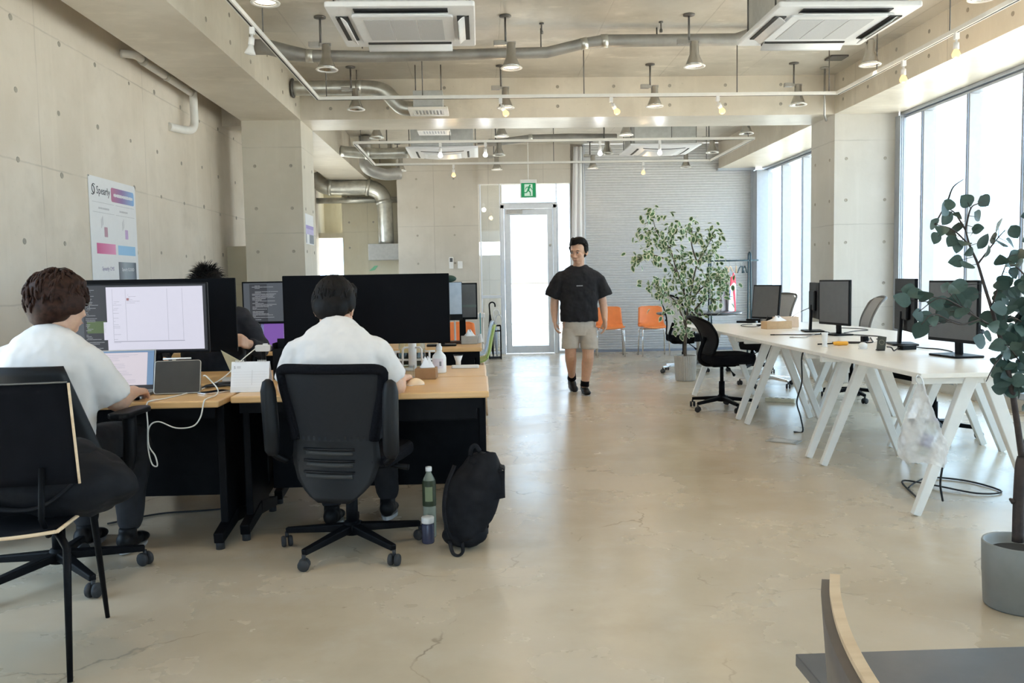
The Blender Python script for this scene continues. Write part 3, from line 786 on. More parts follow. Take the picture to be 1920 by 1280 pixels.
for x in (-1.0, 0.57, 1.6): MB().tube([(x+1.925, 0, -0.02), (x+1.925, 0, 0.14)], 0.006, 6).build('hanger_rod', 'steel_dark', d1)
d2 = duct('ventilation_duct', 'silver flexible duct with an S-bend beside the concrete beam', spline([(-1.925, 9.19, 3.245), (-1.5, 9.19, 3.243), (-1.12, 9.19, 3.24), (-0.96, 9.19, 3.20), (-0.86, 9.19, 3.10), (-0.78, 9.19, 3.035), (-0.66, 9.19, 3.02)], 6), 0.076, 'galv', [(10, 0.004)])
MB().lathe([(0.076, 0.0), (0.10, 0.0), (0.10, 0.012), (0.076, 0.012)], 20, (0.012, 0, 0), rot=Euler((0, PI/2, 0))).build('wall_flange', 'steel_dark', d2)
for x, z in ((-1.25, 0.1),): MB().tube([(x+1.925, 0, 0.07), (x+1.925, 0, 0.18)], 0.006, 6).build('hanger_rod', 'steel_dark', d2)
duct('ventilation_duct', 'silver bent duct end beyond the inner track rail over the far desks', spline([(-1.92, 12.3, 3.06), (-1.6, 12.3, 3.03), (-1.35, 12.3, 3.02), (-0.985, 12.3, 3.03)], 5), 0.075, 'galv', [(6, 0.012)])
duct('ventilation_duct', 'dark dull duct dropping down beside the concrete beam end', spline([(-1.70, 13.2, 3.41), (-1.70, 13.2, 3.15), (-1.68, 13.2, 2.95), (-1.45, 13.3, 2.86), (-1.2, 13.4, 2.88)], 6), 0.09, 'galv_dull')
duct('ventilation_duct', 'long flat grey duct under the ceiling behind the cross beam', [(-0.01, 12.62, 3.18), (0.4, 12.62, 3.22), (0.75, 12.62, 3.262), (1.3, 12.62, 3.27), (2.0, 12.62, 3.26)], 0.05, 'galv_dull', [(2, 0.004)])
big = duct('ventilation_duct', 'large silver duct bending down into a grey hood in the far alcove', spline([(-2.86, 15.25, 3.10), (-2.80, 15.25, 3.0), (-2.66, 15.25, 2.90), (-2.4, 15.25, 2.88), (-2.1, 15.25, 2.88), (-1.92, 15.25, 2.87), (-1.74, 15.25, 2.79), (-1.66, 15.25, 2.62), (-1.645, 15.25, 2.3), (-1.64, 15.25, 1.88)], 6), 0.135, 'galv', [(14, 0.012), (30, 0.012), (42, 0.012)])
MB().box2((0.93, -0.22, -1.49), (1.46, 0.2, -1.21)).build('hood', 'steel', big, bevel=0.004)
duct('exhaust_pipe', 'thin silver pipe across the far alcove wall', [(-2.86, 15.50, 2.68), (-1.37, 15.50, 2.68)], 0.052, 'galv', [(0, 0.0)])
wp_ = duct('wall_pipe', 'white conduit pipe along the top of the concrete wall with an elbow down', spline([(-2.87, 7.22, 3.10), (-2.76, 7.26, 3.09), (-2.75, 7.45, 3.072), (-2.75, 7.8, 3.072), (-2.75, 8.2, 3.07), (-2.75, 8.55, 3.068)], 5), 0.032, 'white_metal', [(8, 0.006), (16, 0.006)])
MB().tube([Vector(p)-Vector((-2.87, 7.22, 3.10)) for p in spline([(-2.75, 8.62, 3.10), (-2.75, 8.62, 2.95), (-2.75, 8.62, 2.80), (-2.76, 8.56, 2.725), (-2.80, 8.42, 2.70), (-2.87, 8.25, 2.70)], 6)], 0.038, 14).build('elbow_drop', 'white_metal', wp_)
# fan boxes with slotted outlet
def air_outlet(label, c):
    t = thing('air_outlet', label, 'air vent', c)
    MB().box2((-0.15, -0.13, 0.03), (0.15, 0.13, 0.20)).build('housing', 'ac_body', t, bevel=0.004)
    f = MB(); f.box2((-0.20, -0.18, 0.0), (0.20, -0.12, 0.028)); f.box2((-0.20, 0.12, 0.0), (0.20, 0.18, 0.028)); f.box2((-0.20, -0.12, 0.0), (-0.15, 0.12, 0.028)); f.box2((0.15, -0.12, 0.0), (0.20, 0.12, 0.028))
    f.build('outlet_frame', 'white_metal', t, bevel=0.003)
    MB().box2((-0.15, -0.12, 0.012), (0.15, 0.12, 0.02)).build('backing', 'ac_grey', t)
    g = MB()
    for k in range(9): g.bar((-0.14+k*0.035, -0.12, 0.008), (-0.14+k*0.035+0.0, 0.12, 0.008), 0.012, 0.008)
    g.build('louvre', 'white_metal', t, kind='stuff')
    for sx in (-0.13, 0.13): MB().tube([(sx, 0, 0.19), (sx, 0, CZ-c[2]-0.002)], 0.006, 6).build('hanger_rod', 'steel_dark', t)
air_outlet('small white louvred air outlet fed by the S-bend duct', (-0.50, 9.02, 2.945))
air_outlet('small white louvred air outlet just behind the cross beam', (-0.545, 10.9, 3.06))
# sprinklers
for x, y, lb in ((0.566, 7.62, 'small brass sprinkler head on the ceiling before the raised duct bend'), (1.60, 7.60, 'small brass sprinkler head on the ceiling above the straight raised duct')):
    t = thing('sprinkler', lb, 'sprinkler', (x, y, CZ))
    MB().lathe([(0, 0), (0.02, 0), (0.02, -0.01), (0.007, -0.012), (0.007, -0.06), (0.014, -0.07), (0.014, -0.09), (0, -0.095)], 10).build('head', 'steel_dark', t)
t = thing('smoke_detector', 'flat dark detector plate on the ceiling near the window-side corner', 'detector', (3.66, 8.85, CZ))
MB().box2((-0.09, -0.09, -0.02), (0.09, 0.09, 0)).build('plate', 'steel_dark', t, bevel=0.005)
t = thing('conduit_drop', 'thin grey conduit dropping in the corner by the window-side beam', 'conduit', (3.72, 9.30, CZ))
MB().tube([(0, 0, 0), (0, 0, -0.50), (0.1, 0.2, -0.52)], 0.012, 8).build('pipe', 'steel', t)
MB().lathe([(0, 0), (0.05, 0), (0.05, -0.012), (0, -0.012)], 14).build('plate', 'steel', t)

# ---- exit sign
ex = thing('exit_sign', 'green running-man exit sign hanging in front of the door', 'sign', (0.755, 13.4, 2.49))
MB().tube([(0, 0, 0.265), (0, 0, CZ-2.49)], 0.008, 8).build('hanger_rod', 'white_metal', ex)
MB().box2((-0.125, -0.02, -0.01), (0.125, 0.03, 0.27)).build('housing', 'white_plastic', ex, bevel=0.006)
M['sign_green'] = emit_mat('lit_green_sign', (0.02, 0.33, 0.12), 0.75)
M['sign_white'] = emit_mat('lit_white_sign', (0.70, 0.92, 0.74), 0.72)
fp = MB().box2((-0.11, -0.024, 0.0), (0.11, -0.02, 0.215)).build('face', 'sign_green', ex)
F0 = frame((0, -0.0245, 0), (1, 0, 0), (0, 0, 1))
MB().prism([(-0.062, 0.018), (0.062, 0.018), (0.062, 0.198), (-0.062, 0.198)], 0.001, F0).build('door_symbol', 'sign_white', fp)
rm = MB(); F1 = frame((0, -0.0265, 0), (1, 0, 0), (0, 0, 1))
rm.prism([(0.022+0.014*math.cos(a), 0.176+0.014*math.sin(a)) for a in [2*PI*k/12 for k in range(12)]], 0.001, F1)
for a, b, w in (((0.012, 0.158), (-0.004, 0.105), 0.030), ((0.014, 0.155), (0.046, 0.135), 0.012), ((0.046, 0.135), (0.056, 0.112), 0.011), ((0.004, 0.155), (-0.034, 0.150), 0.012), ((-0.034, 0.150), (-0.046, 0.118), 0.011), ((-0.004, 0.105), (0.026, 0.075), 0.018), ((0.026, 0.075), (0.030, 0.028), 0.016), ((-0.006, 0.108), (-0.030, 0.072), 0.018), ((-0.030, 0.072), (-0.075, 0.066), 0.015)):
    p0, p1 = Vector(a), Vector(b); d = (p1-p0).normalized(); n_ = Vector((-d.y, d.x))*w/2; p0 = p0-d*w*0.25; p1 = p1+d*w*0.25
    rm.prism([p0-n_, p1-n_, p1+n_, p0+n_], 0.001, F1)
rm.build('running_figure', 'sign_green', fp)

# ---- small wall fittings
t = thing('air_conditioner_remote', 'white remote control in a holder on the concrete end wall', 'remote control', (-0.485, 14.35, 1.43))
MB().box2((-0.035, -0.025, 0), (0.035, 0, 0.19)).build('body', 'white_plastic', t, bevel=0.008)
MB().box2((-0.024, -0.028, 0.11), (0.024, -0.0255, 0.175)).build('display', 'screen_off', t)
t = thing('wall_switch', 'white switch box beside the remote control on the end wall', 'switch', (-0.34, 14.35, 1.43))
MB().box2((-0.04, -0.03, 0), (0.04, 0, 0.12)).build('body', 'white_plastic', t, bevel=0.006)
MB().box2((-0.022, -0.034, 0.06), (0.022, -0.0305, 0.10)).build('button', 'white_plastic', t)
pg = MB()
for k in range(5): pg.bar((-0.07+0.02*k, 0, 0.02+0.018*k), (0.03+0.012*k, 0, 0.035+0.016*k), 0.006, 0.016)
tag(pg.build('wall_marking', mat('green_paint', (0.25, 0.62, 0.38), 0.7), loc=(-1.92, 15.597, 1.42)), 'faint green painted mark on the yellowish wall under the hood', 'marking')
# ================================================================ furniture
def alpha_mat(name, col, alpha, rough=0.8, dots=None):
    m, nt, b = _nt(name)
    tc = N(nt, 'ShaderNodeTexCoord')
    L(nt, mix_col(nt, noise(nt, tc.outputs['Object'], 60, 2), tuple(c*0.85 for c in col), col), b.inputs['Base Color'])
    b.inputs['Roughness'].default_value = rough; b.inputs['Specular IOR Level'].default_value = 0.25
    if dots:
        w = N(nt, 'ShaderNodeTexVoronoi'); w.inputs['Scale'].default_value = dots; w.inputs['Randomness'].default_value = 0.15
        L(nt, tc.outputs['Object'], w.inputs['Vector'])
        L(nt, math_node(nt, 'ADD', math_node(nt, 'MULTIPLY', ramp(nt, w.outputs['Distance'], 0.25, 0.4), 1-alpha), alpha), b.inputs['Alpha'])
    else: b.inputs['Alpha'].default_value = alpha
    return m
M['black_mesh'] = alpha_mat('black_chair_mesh', (0.016, 0.016, 0.018), 0.93, dots=190)
M['grey_mesh'] = alpha_mat('grey_chair_mesh', (0.42, 0.42, 0.43), 0.85)
M['film'] = alpha_mat('white_carrier_film', (0.80, 0.80, 0.80), 0.80, 0.4)
M['pet'] = alpha_mat('clear_pet', (0.45, 0.50, 0.42), 0.55, 0.15)

def star_base(t, r, rot, metal='black', zc=0.075, col_top=0.40, wheel=0.026):
    MB().lathe([(0, 0.075), (0.040, 0.075), (0.045, 0.11), (0.034, 0.135), (0.0, 0.135)], 16).build('base_hub', metal, t)
    for k in range(5):
        a = rot+2*PI*k/5; c, s_ = math.cos(a), math.sin(a)
        m = MB(); m.bar((0.03*c, 0.03*s_, 0.105), (r*c, r*s_, 0.078), 0.048, 0.036, 0.028, 0.026)
        lg = m.build('base_leg', metal, t, bevel=0.005)
        w = MB(); q = Euler((0, PI/2, a+0.6))
        w.tube([(r*c, r*s_, 0.07), (r*c, r*s_, 0.045)], 0.009, 8)
        for d in (-0.015, 0.015):
            off = Vector((math.cos(a+0.6), math.sin(a+0.6), 0))*d
            w.lathe([(0, -0.009), (wheel-0.003, -0.009), (wheel, -0.004), (wheel, 0.004), (wheel-0.003, 0.009), (0, 0.009)], 14, (r*c+off.x, r*s_+off.y, wheel), rot=q)
        w.build('caster', 'rubber', lg)
    MB().tube([(0, 0, 0.13), (0, 0, 0.26)], 0.027, 14).tube([(0, 0, 0.26), (0, 0, col_top)], 0.017, 12).build('gas_column', 'black', t)

def seat_pad(t, w, d, z, th, m, y0=0.0):
    MB().prism(rrect(w, d, min(w, d)*0.22, 5, 0, y0), th, FX((0, 0, z-th))).build('seat', m, t, bevel=0.022, seg=3)

# ---- black mesh chair of the man in the middle
def mesh_chair_big(label, loc, rz, base_rot):
    t = thing('office_chair', label, 'chair', loc, rz)
    star_base(t, 0.325, base_rot-rz, col_top=0.40)
    MB().box2((-0.12, -0.14, 0.385), (0.12, 0.12, 0.425)).build('mechanism', 'black', t, bevel=0.01)
    MB().tube([(0.12, 0.02, 0.40), (0.27, 0.02, 0.385)], [0.008, 0.014], 8).build('lever', 'black_plastic', t)
    seat_pad(t, 0.48, 0.46, 0.47, 0.06, 'black_fabric', 0.05)
    def hw(z):
        pts = [(0.27, 0.07), (0.30, 0.12), (0.36, 0.175), (0.45, 0.205), (0.55, 0.195), (0.65, 0.215), (0.75, 0.24), (0.84, 0.25), (0.875, 0.245)]
        for (a, b), (c, d) in zip(pts, pts[1:]):
            if z <= c: return b+(d-b)*(z-a)/(c-a)
        return pts[-1][1]
    def yb(z): return -0.225-0.03*math.sin((z-0.27)/0.6*PI)*-1 - 0.05*(z-0.4)
    def surf(x, z): return (x, yb(z)+0.9*(x*x)*1.1, z)
    def low(u, v):
        z = 0.27+0.29*v; return surf((2*u-1)*hw(z), z)
    sh_ = MB().sheet(low, 14, 12, 0.018).build('lumbar_shell', 'black_matte2', t)
    for k, z in enumerate((0.385, 0.435, 0.485)):
        MB().sheet(lambda u, v: tuple(a+b for a, b in zip(surf((u-0.5)*0.22-0.02, z+0.018*(v-0.5)), (0, -0.002, 0))), 8, 2, 0.003).build('slot', 'slot', sh_)
        MB().sheet(lambda u, v: tuple(a+b for a, b in zip(surf((u-0.5)*0.24-0.02, z+0.012+0.012*v), (0, -0.004-0.006*math.sin(v*PI), 0))), 8, 3, 0.003).build('slot_lip', 'black_matte2', sh_)
    loop = []
    for k in range(13): z = 0.54+0.295*k/12; loop.append(surf(-hw(z)+0.015, z))
    for k in range(1, 6): a = PI*k/12*1.2; loop.append(surf(-hw(0.85)+0.015+0.045*(1-math.cos(a)), 0.835+0.02*math.sin(a)))
    loop += [surf(x*0.05, 0.856) for x in range(-3, 4)]
    loop += [(-p[0], p[1], p[2]) for p in reversed(loop[:18])]
    MB().tube(loop, 0.023, 10).build('backrest_frame', 'black_fabric', t)
    MB().sheet(lambda u, v: surf((2*u-1)*(hw(0.54+0.31*v)-0.02), 0.54+0.31*v), 14, 14).build('backrest_mesh', 'black_mesh', t)
    for sx in (-1, 1):
        a = MB().tube(spline([(sx*0.225, -0.16, 0.44), (sx*0.27, -0.20, 0.475), (sx*0.275, -0.21, 0.52)], 4), 0.016, 8).build('armrest', 'black_plastic', t)
        MB().tube([(sx*0.27, -0.215, 0.48), (sx*0.272, -0.218, 0.50), (sx*0.273, -0.222, 0.62), (sx*0.278, -0.226, 0.76), (sx*0.278, -0.226, 0.80), (sx*0.278, -0.226, 0.812)], [0.024, 0.034, 0.036, 0.034, 0.024, 0.008], 12).build('arm_pad', 'black_matte2', a)
    MB().bar((0, -0.2, 0.33), (0, -0.02, 0.40), 0.07, 0.02).build('back_support', 'black', t)
    return t
M['black_matte2'] = mat('satin_black_plastic', (0.007, 0.007, 0.008), 0.5, var=0.1, spec=0.25)
mesh_chair_big('black mesh office chair with raised arm pads, under the man at the middle desk', (-0.612, 3.92, 0), math.radians(-13), math.radians(-121))

# ---- small black task chair and relatives
def task_chair(name, label, loc, rz, base_rot, mesh='black_mesh', frame_='black', arms=True, chrome=False, hb=0.84, seat_z=0.50, w=0.42, group=None):
    t = thing(name, label, 'chair', loc, rz, group)
    star_base(t, 0.30, base_rot-rz, 'chrome' if chrome else 'black', col_top=seat_z-0.07)
    MB().box2((-0.10, -0.12, seat_z-0.10), (0.10, 0.10, seat_z-0.07)).build('mechanism', 'black', t, bevel=0.008)
    MB().tube([(0.10, 0.0, seat_z-0.09), (0.20, 0.02, seat_z-0.14), (0.24, 0.02, seat_z-0.16)], [0.006, 0.006, 0.014], 8).build('lever', 'black', t)
    seat_pad(t, 0.45, 0.43, seat_z+0.02, 0.09, 'black_fabric', 0.05)
    zt = hb
    def yb(z): k = (z-seat_z)/(zt-seat_z); return -0.19-0.02*math.sin(k*PI)*-3+(-0.09*k*k)
    def hw(z): k = (z-seat_z)/(zt-seat_z); return (w/2)*(0.74+0.26*math.sin(min(1, k*1.15)*PI*0.6))
    z0 = seat_z+0.02
    loop = [(-hw(z), yb(z)+0.03, z) for z in [z0+(zt-0.05-z0)*k/8 for k in range(9)]]
    loop += [(-hw(zt)*0.72, yb(zt)+0.005, zt-0.01), (0, yb(zt)-0.005, zt)]
    loop += [(-p[0], p[1], p[2]) for p in reversed(loop[:-1])]
    MB().tube(spline(loop + [loop[0]], 2), 0.013, 8, cap=False).build('backrest_frame', frame_, t)
    MB().sheet(lambda u, v: ((2*u-1)*hw(z0+(zt-z0)*v)*(0.98 if v < 0.9 else 0.98-0.25*(v-0.9)*10), yb(z0+(zt-z0)*v)+0.03*(2*u-1)**2, z0+(zt-0.012-z0)*v), 10, 10, 0.006).build('backrest_mesh', mesh, t)
    MB().tube(spline([(0, yb(z0+0.15)-0.01, z0+0.15), (0, yb(z0)-0.035, z0-0.02), (0, -0.17, seat_z-0.075), (0, -0.05, seat_z-0.085)], 5), 0.020, 8).build('back_support', 'black', t)
    if arms:
        for sx in (-1, 1):
            a = MB().tube(spline([(sx*0.20, -0.02, seat_z-0.06), (sx*0.25, -0.02, seat_z-0.03), (sx*0.265, -0.03, seat_z+0.10), (sx*0.265, -0.02, seat_z+0.185)], 4), 0.014, 8).build('armrest', 'black', t)
            MB().prism(rrect(0.055, 0.24, 0.025, 4, sx*0.265, 0.02), 0.025, FX((0, 0, seat_z+0.18))).build('arm_pad', 'black_plastic', a, bevel=0.008)
    return t
task_chair('office_chair', 'small armless black task chair turned in to the white table end', (2.20, 7.85, 0), math.radians(-84), math.radians(-78), arms=False, hb=0.86, seat_z=0.50)
task_chair('office_chair', 'office chair with white mesh back and chrome base behind the leafy tree', (2.60, 11.05, 0), math.radians(-68), math.radians(195), mesh='white_fabric', arms=True, chrome=True, hb=1.0, seat_z=0.47, w=0.44)
task_chair('office_chair', 'black armchair on casters at the round dark table, beyond the white table corner', (3.45, 10.9, 0), math.radians(60), math.radians(20), arms=True, hb=0.80, seat_z=0.46)
# mesh chairs on the window side of the white tables
g = 'mesh chairs on the window side of the white tables'
task_chair('office_chair', 'grey mesh chair back rising behind the table monitors before the far windows', (3.16, 9.45, 0), math.radians(118), math.radians(10), mesh='grey_mesh', frame_='steel_dark', arms=False, hb=1.02, seat_z=0.48, chrome=True, group=g)
task_chair('office_chair', 'grey mesh chair tucked to the white tables in front of the window-side column', (3.60, 8.28, 0), math.radians(78), math.radians(-18), mesh='grey_mesh', frame_='steel_dark', arms=False, hb=1.0, seat_z=0.48, group=g)
task_chair('office_chair', 'black chair tucked under the white tables behind the hanging carrier bag', (3.38, 6.32, 0), math.radians(95), math.radians(-30), arms=True, hb=0.80, seat_z=0.50, group=g)

# ---- white tables on splayed legs
def white_table(label, x0, x1, y0, y1, ya, yb_):
    t = thing('white_table', label, 'table', ((x0+x1)/2, (y0+y1)/2, 0), 0, 'white tables joined in two rows')
    cx, cy = (x0+x1)/2, (y0+y1)/2
    w, d = (x1-x0), (y1-y0)
    MB().box2((-w/2, -d/2, 0.706), (w/2, d/2, 0.73)).build('table_top', 'white_top', t, bevel=0.003)
    for y in (ya-cy, yb_-cy):
        MB().box2((-w/2+0.01, y-0.02, 0.668), (w/2-0.01, y+0.02, 0.706)).build('end_rail', 'white_metal', t, bevel=0.003)
        for sx in (-1, 1):
            MB().bar((sx*(w/2-0.03), y, 0.002), (sx*0.045, y, 0.70), 0.042, 0.034, 0.07, 0.05, up=(0, 1, 0)).build('leg', 'white_metal', t, bevel=0.004)
    return t
white_table('white table end standing closest to the plastic carrier bag', 2.14, 2.825, 4.13, 5.52, 4.22, 5.40)
white_table('white table carrying the screwdriver and tissue box, middle of the aisle-side row', 2.14, 2.825, 5.522, 7.12, 5.65, 7.0)
white_table('white table at the far end of the aisle-side row by the small black task chair', 2.14, 2.825, 7.122, 8.95, 7.25, 8.78)
white_table('white table end of the window-side row behind the big round-leaved plant', 2.83, 3.56, 4.20, 5.80, 4.32, 5.70)
white_table('middle white table of the window-side row', 2.83, 3.56, 5.802, 7.38, 5.93, 7.25)
white_table('far white table of the window-side row before the windows', 2.83, 3.56, 7.382, 8.97, 7.5, 8.85)

# ---- monitors
def monitor(label, loc, rz, w, h, zc, tilt=0.0, screen='screen_off', case='black_plastic', neck_y=0.05, base_w=0.24, base_d=0.17, name='monitor', group=None, bez=0.012, base='rect', th=0.022):
    """screen faces local -Y"""
    t = thing(name, label, 'monitor', loc, rz, group)
    R_ = Matrix.Translation((0, 0, zc)) @ Matrix.Rotation(-tilt, 4, 'X')
    hous = MB().box2((-w/2, 0, -h/2), (w/2, th, h/2)).xf(R_).build('housing', case, t, bevel=0.004)
    MB().box2((-w*0.28, th-0.002, -h*0.28), (w*0.28, th+0.022, h*0.28)).xf(R_).build('rear_cover', case, t, bevel=0.012)
    sc = MB().box2((-w/2+bez, -0.0012, -h/2+bez*1.6), (w/2-bez, 0.001, h/2-bez)).xf(R_).build('screen', screen, t)
    MB().bar((0, neck_y, 0.012), (0, th+0.02, zc-h*0.12), 0.055, 0.02, 0.05, 0.02, up=(0, 1, 0)).build('stand_neck', case, t, bevel=0.004)
    if base == 'rect':
        MB().prism(rrect(base_w, base_d, 0.02, 4, 0, 0.03), 0.012, FX((0, 0, 0.0))).build('stand_base', case, t, bevel=0.004)
    else:
        MB().lathe([(0, 0.0), (base_w/2, 0.0), (base_w/2, 0.008), (base_w/4, 0.016), (0, 0.02)], 24, (0, 0.03, 0), sy=0.75).build('stand_base', case, t)
    return t, sc, R_
TT = 0.7305
monitor('black monitor with grey screen, farthest on the white tables beside the tissue box', (2.795, 8.42, TT), math.radians(-62), 0.35, 0.335, 0.235, tilt=0.10, base='round')
monitor('tall-standing grey-screened monitor in the middle of the white tables beyond the screwdriver', (2.86, 6.93, TT), math.radians(-80), 0.43, 0.365, 0.265)
monitor('grey-screened monitor on the near white table, half hidden by round leaves', (2.745, 4.95, TT), math.radians(-83), 0.44, 0.36, 0.265, base_w=0.26, base_d=0.19)
monitor('black monitor seen from behind next to the tall grey-screened one', (2.91, 7.42, TT), math.radians(78), 0.48, 0.31, 0.27)
monitor('black monitor seen from behind, standing before the window column', (2.93, 5.85, TT), math.radians(76), 0.58, 0.36, 0.275)

# ---- dark desks with beech tops
def desk(label, x0, x1, y0, y1, front=True, drawer=False):
    t = thing('office_desk', label, 'desk', ((x0+x1)/2, (y0+y1)/2, 0), 0, 'black-framed desks with beech tops')
    w, d = x1-x0, y1-y0; f = -1 if front else 1
    MB().box2((-w/2, -d/2, 0.668), (w/2, d/2, 0.70)).build('desk_top', 'beech', t, bevel=0.008, seg=3)
    yp = -f*(d/2-0.09)
    MB().box2((-w/2+0.05, yp-0.01, 0.13), (w/2-0.05, yp+0.01, 0.668)).build('modesty_panel', 'black', t, bevel=0.003)
    MB().box2((-w/2+0.03, f*(d/2-0.05)-0.01, 0.615), (w/2-0.03, f*(d/2-0.05)+0.01, 0.668)).build('apron', 'black', t)
    for sx in (-1, 1):
        x = sx*(w/2-0.035)
        l = MB(); l.box2((x-0.018, -0.20 if front else -0.12, 0.09), (x+0.018, 0.12 if front else 0.20, 0.668))
        lg = l.build('leg', 'black', t, bevel=0.006)
        MB().bar((x, f*(d/2-0.03), 0.055), (x, f*0.05, 0.10), 0.045, 0.05, 0.045, 0.07).bar((x, -f*(d/2-0.05), 0.05), (x, f*0.05, 0.10), 0.045, 0.05, 0.045, 0.07).build('foot', 'black', lg, bevel=0.005)
        for yy in (f*(d/2-0.055), -f*(d/2-0.075)): MB().tube([(x, yy, 0.0), (x, yy, 0.04)], 0.02, 10).build('glide', 'rubber', lg)
    if drawer:
        dw = MB().box2((0.0, f*(d/2-0.065)-0.012, 0.56), (w/2-0.06, f*(d/2-0.065)+0.012, 0.667)).build('drawer', 'black', t, bevel=0.003)
        MB().lathe([(0, 0), (0.010, 0), (0.010, 0.005), (0, 0.006)], 12, (0.32, f*(d/2-0.065)-0.012, 0.625), rot=Euler((PI/2, 0, 0))).build('lock', 'steel', dw)
        MB().box2((0.0, f*(d/2-0.06), 0.555), (w/2-0.06, -f*(d/2-0.2), 0.56)).build('drawer_tray', 'black', t)
    return t
desk('beech-topped desk of the man with the brown bob', -2.42, -1.20, 3.93, 4.60, True)
desk('beech-topped desk end beside the aisle with the backpack beneath', -1.185, 0.027, 4.06, 4.715, True, True)
desk('desk facing it behind the white-screen monitor, used by the tousled-haired person', -2.42, -1.20, 4.62, 5.30, False)
desk('desk behind the wide black monitor, holding the white pump bottle', -1.185, 0.02, 4.725, 5.36, False)
desk('desk of the far pair carrying the grey tissue box', -1.19, -0.005, 6.76, 7.42, True, True)
desk('desk of the far pair under the code screen', -2.42, -1.205, 6.76, 7.42, True)
desk('desk at the very back of the far pair', -1.60, -0.42, 7.43, 8.08, False)

# ---- monitors on the dark desks
DT = 0.7005
t, sc, R_ = monitor('wide monitor showing a white window beside dark code, before the man with the brown bob', (-1.80, 4.42, DT), math.radians(1), 0.83, 0.355, 0.36, screen='code_dark' if 'code_dark' in M else 'screen_black', base_w=0.28, base_d=0.2, bez=0.008)
M['code_dark'] = emit_mat('dark_editor_screen', (0.045, 0.047, 0.055), 0.8)
M['scr_white'] = emit_mat('white_window_screen', (0.70, 0.69, 0.80), 0.88)
M['scr_line'] = emit_mat('grey_text_lines', (0.42, 0.42, 0.52), 0.8)
M['code_text'] = emit_mat('code_text', (0.30, 0.31, 0.33), 0.8)
M['code_green'] = emit_mat('green_code', (0.13, 0.19, 0.08), 0.6)
M['scr_pink'] = emit_mat('laptop_white_screen', (0.72, 0.66, 0.72), 0.85)
M['scr_blue'] = emit_mat('desktop_blue', (0.20, 0.32, 0.50), 0.8)
M['scr_purple'] = emit_mat('purple_screen', (0.20, 0.09, 0.38), 0.9)
M['scr_code2'] = emit_mat('grey_code_screen', (0.09, 0.10, 0.115), 0.8)
sc.data.materials[0] = M['code_dark']
def on_screen(sc, R_, name, x0, z0, x1, z1, m, lift=0.0008, kind=None):
    return MB().box2((x0, -0.0012-lift, z0), (x1, -0.0012-lift+0.0006, z1)).xf(R_).build(name, m, sc, kind=kind)
def text_lines(sc, R_, name, x0, z0, x1, z1, m, n, seed, lift=0.0016, hgt=0.0026, dens=0.7):
    r = random.Random(seed); b = MB()
    for k in range(n):
        z = z1-(k+0.5)*(z1-z0)/n
        if r.random() > dens: continue
        x = x0+r.choice((0, 0.0, 0.012, 0.024))*(x1-x0)*4
        for _ in range(r.randint(1, 4)):
            l = r.uniform(0.05, 0.28)*(x1-x0)
            if x+l > x1: break
            b.box2((x, -0.0012-lift, z-hgt/2), (x+l, -0.0012-lift+0.0006, z+hgt/2)); x += l+0.012*(x1-x0)
    if b.v: b.xf(R_).build(name, m, sc, kind='stuff')
W0 = -0.085
on_screen(sc, R_, 'white_window', W0, -0.158, 0.392, 0.160, 'scr_white')
on_screen(sc, R_, 'side_tab', W0-0.018, -0.105, W0, -0.015, 'scr_white')
on_screen(sc, R_, 'editor_panel', -0.39, -0.155, -0.20, 0.155, 'scr_code2')
on_screen(sc, R_, 'green_block', -0.185, -0.07, W0-0.006, -0.01, 'code_green')
text_lines(sc, R_, 'code_lines', -0.38, -0.15, -0.215, 0.15, 'code_text', 40, 3)
text_lines(sc, R_, 'code_lines', -0.19, -0.15, W0-0.01, 0.15, 'code_text', 40, 4)
text_lines(sc, R_, 'text_lines', W0+0.03, -0.14, W0+0.09, 0.14, 'scr_line', 34, 5, hgt=0.0016, dens=0.55)
text_lines(sc, R_, 'text_lines', W0+0.10, 0.06, W0+0.20, 0.14, 'scr_line', 10, 6, hgt=0.0016)
on_screen(sc, R_, 'avatar', W0+0.10, 0.092, W0+0.112, 0.104, mat('dim_red', (0.3, 0.12, 0.12), 0.6), 0.0016)
for x in (W0+0.03, W0+0.095, W0+0.30, W0+0.375): on_screen(sc, R_, 'divider', x, -0.11, x+0.0012, 0.15, 'scr_line', 0.0016)
on_screen(sc, R_, 'divider', W0+0.03, -0.116, W0+0.38, -0.112, 'scr_line', 0.0016)
t, sc, R_ = monitor('large black monitor back before the tousled-haired person', (-1.86, 5.0, DT), math.radians(180), 0.92, 0.42, 0.352, screen='screen_off', case='screen_black', neck_y=-0.03)
for ch in t.children:
    if ch.name.startswith('screen'): ch.data.materials[0] = M['screen_off']
t, sc, R_ = monitor('very wide black monitor behind the man at the middle desk', (-0.635, 4.80, DT), 0, 0.915, 0.385, 0.373, screen='screen_black', case='screen_black', neck_y=0.05, bez=0.006)
t, sc, R_ = monitor('monitor full of grey code lines on the far desks', (-1.62, 7.02, DT), 0, 0.60, 0.34, 0.375, screen='scr_code2', bez=0.012)
on_screen(sc, R_, 'code_panel', -0.24, -0.15, -0.10, 0.15, 'code_dark')
text_lines(sc, R_, 'code_lines', -0.22, -0.14, 0.02, 0.14, 'code_text', 30, 8, hgt=0.004)
text_lines(sc, R_, 'code_lines', 0.05, -0.14, 0.27, 0.14, 'code_text', 30, 9, hgt=0.004)
M['silver_back'] = mat('silver_monitor_glass', (0.33, 0.37, 0.42), 0.25, 0.2)
t, sc, R_ = monitor('slim silver-grey monitor partly hidden by the very wide black one', (-0.33, 7.0, DT), math.radians(2), 0.35, 0.31, 0.36, screen='silver_back', case='black_plastic', bez=0.004)
MB().box2((-0.173, -0.004, -0.153), (0.173, -0.0015, -0.105)).xf(R_).build('chin', 'black_plastic', sc)
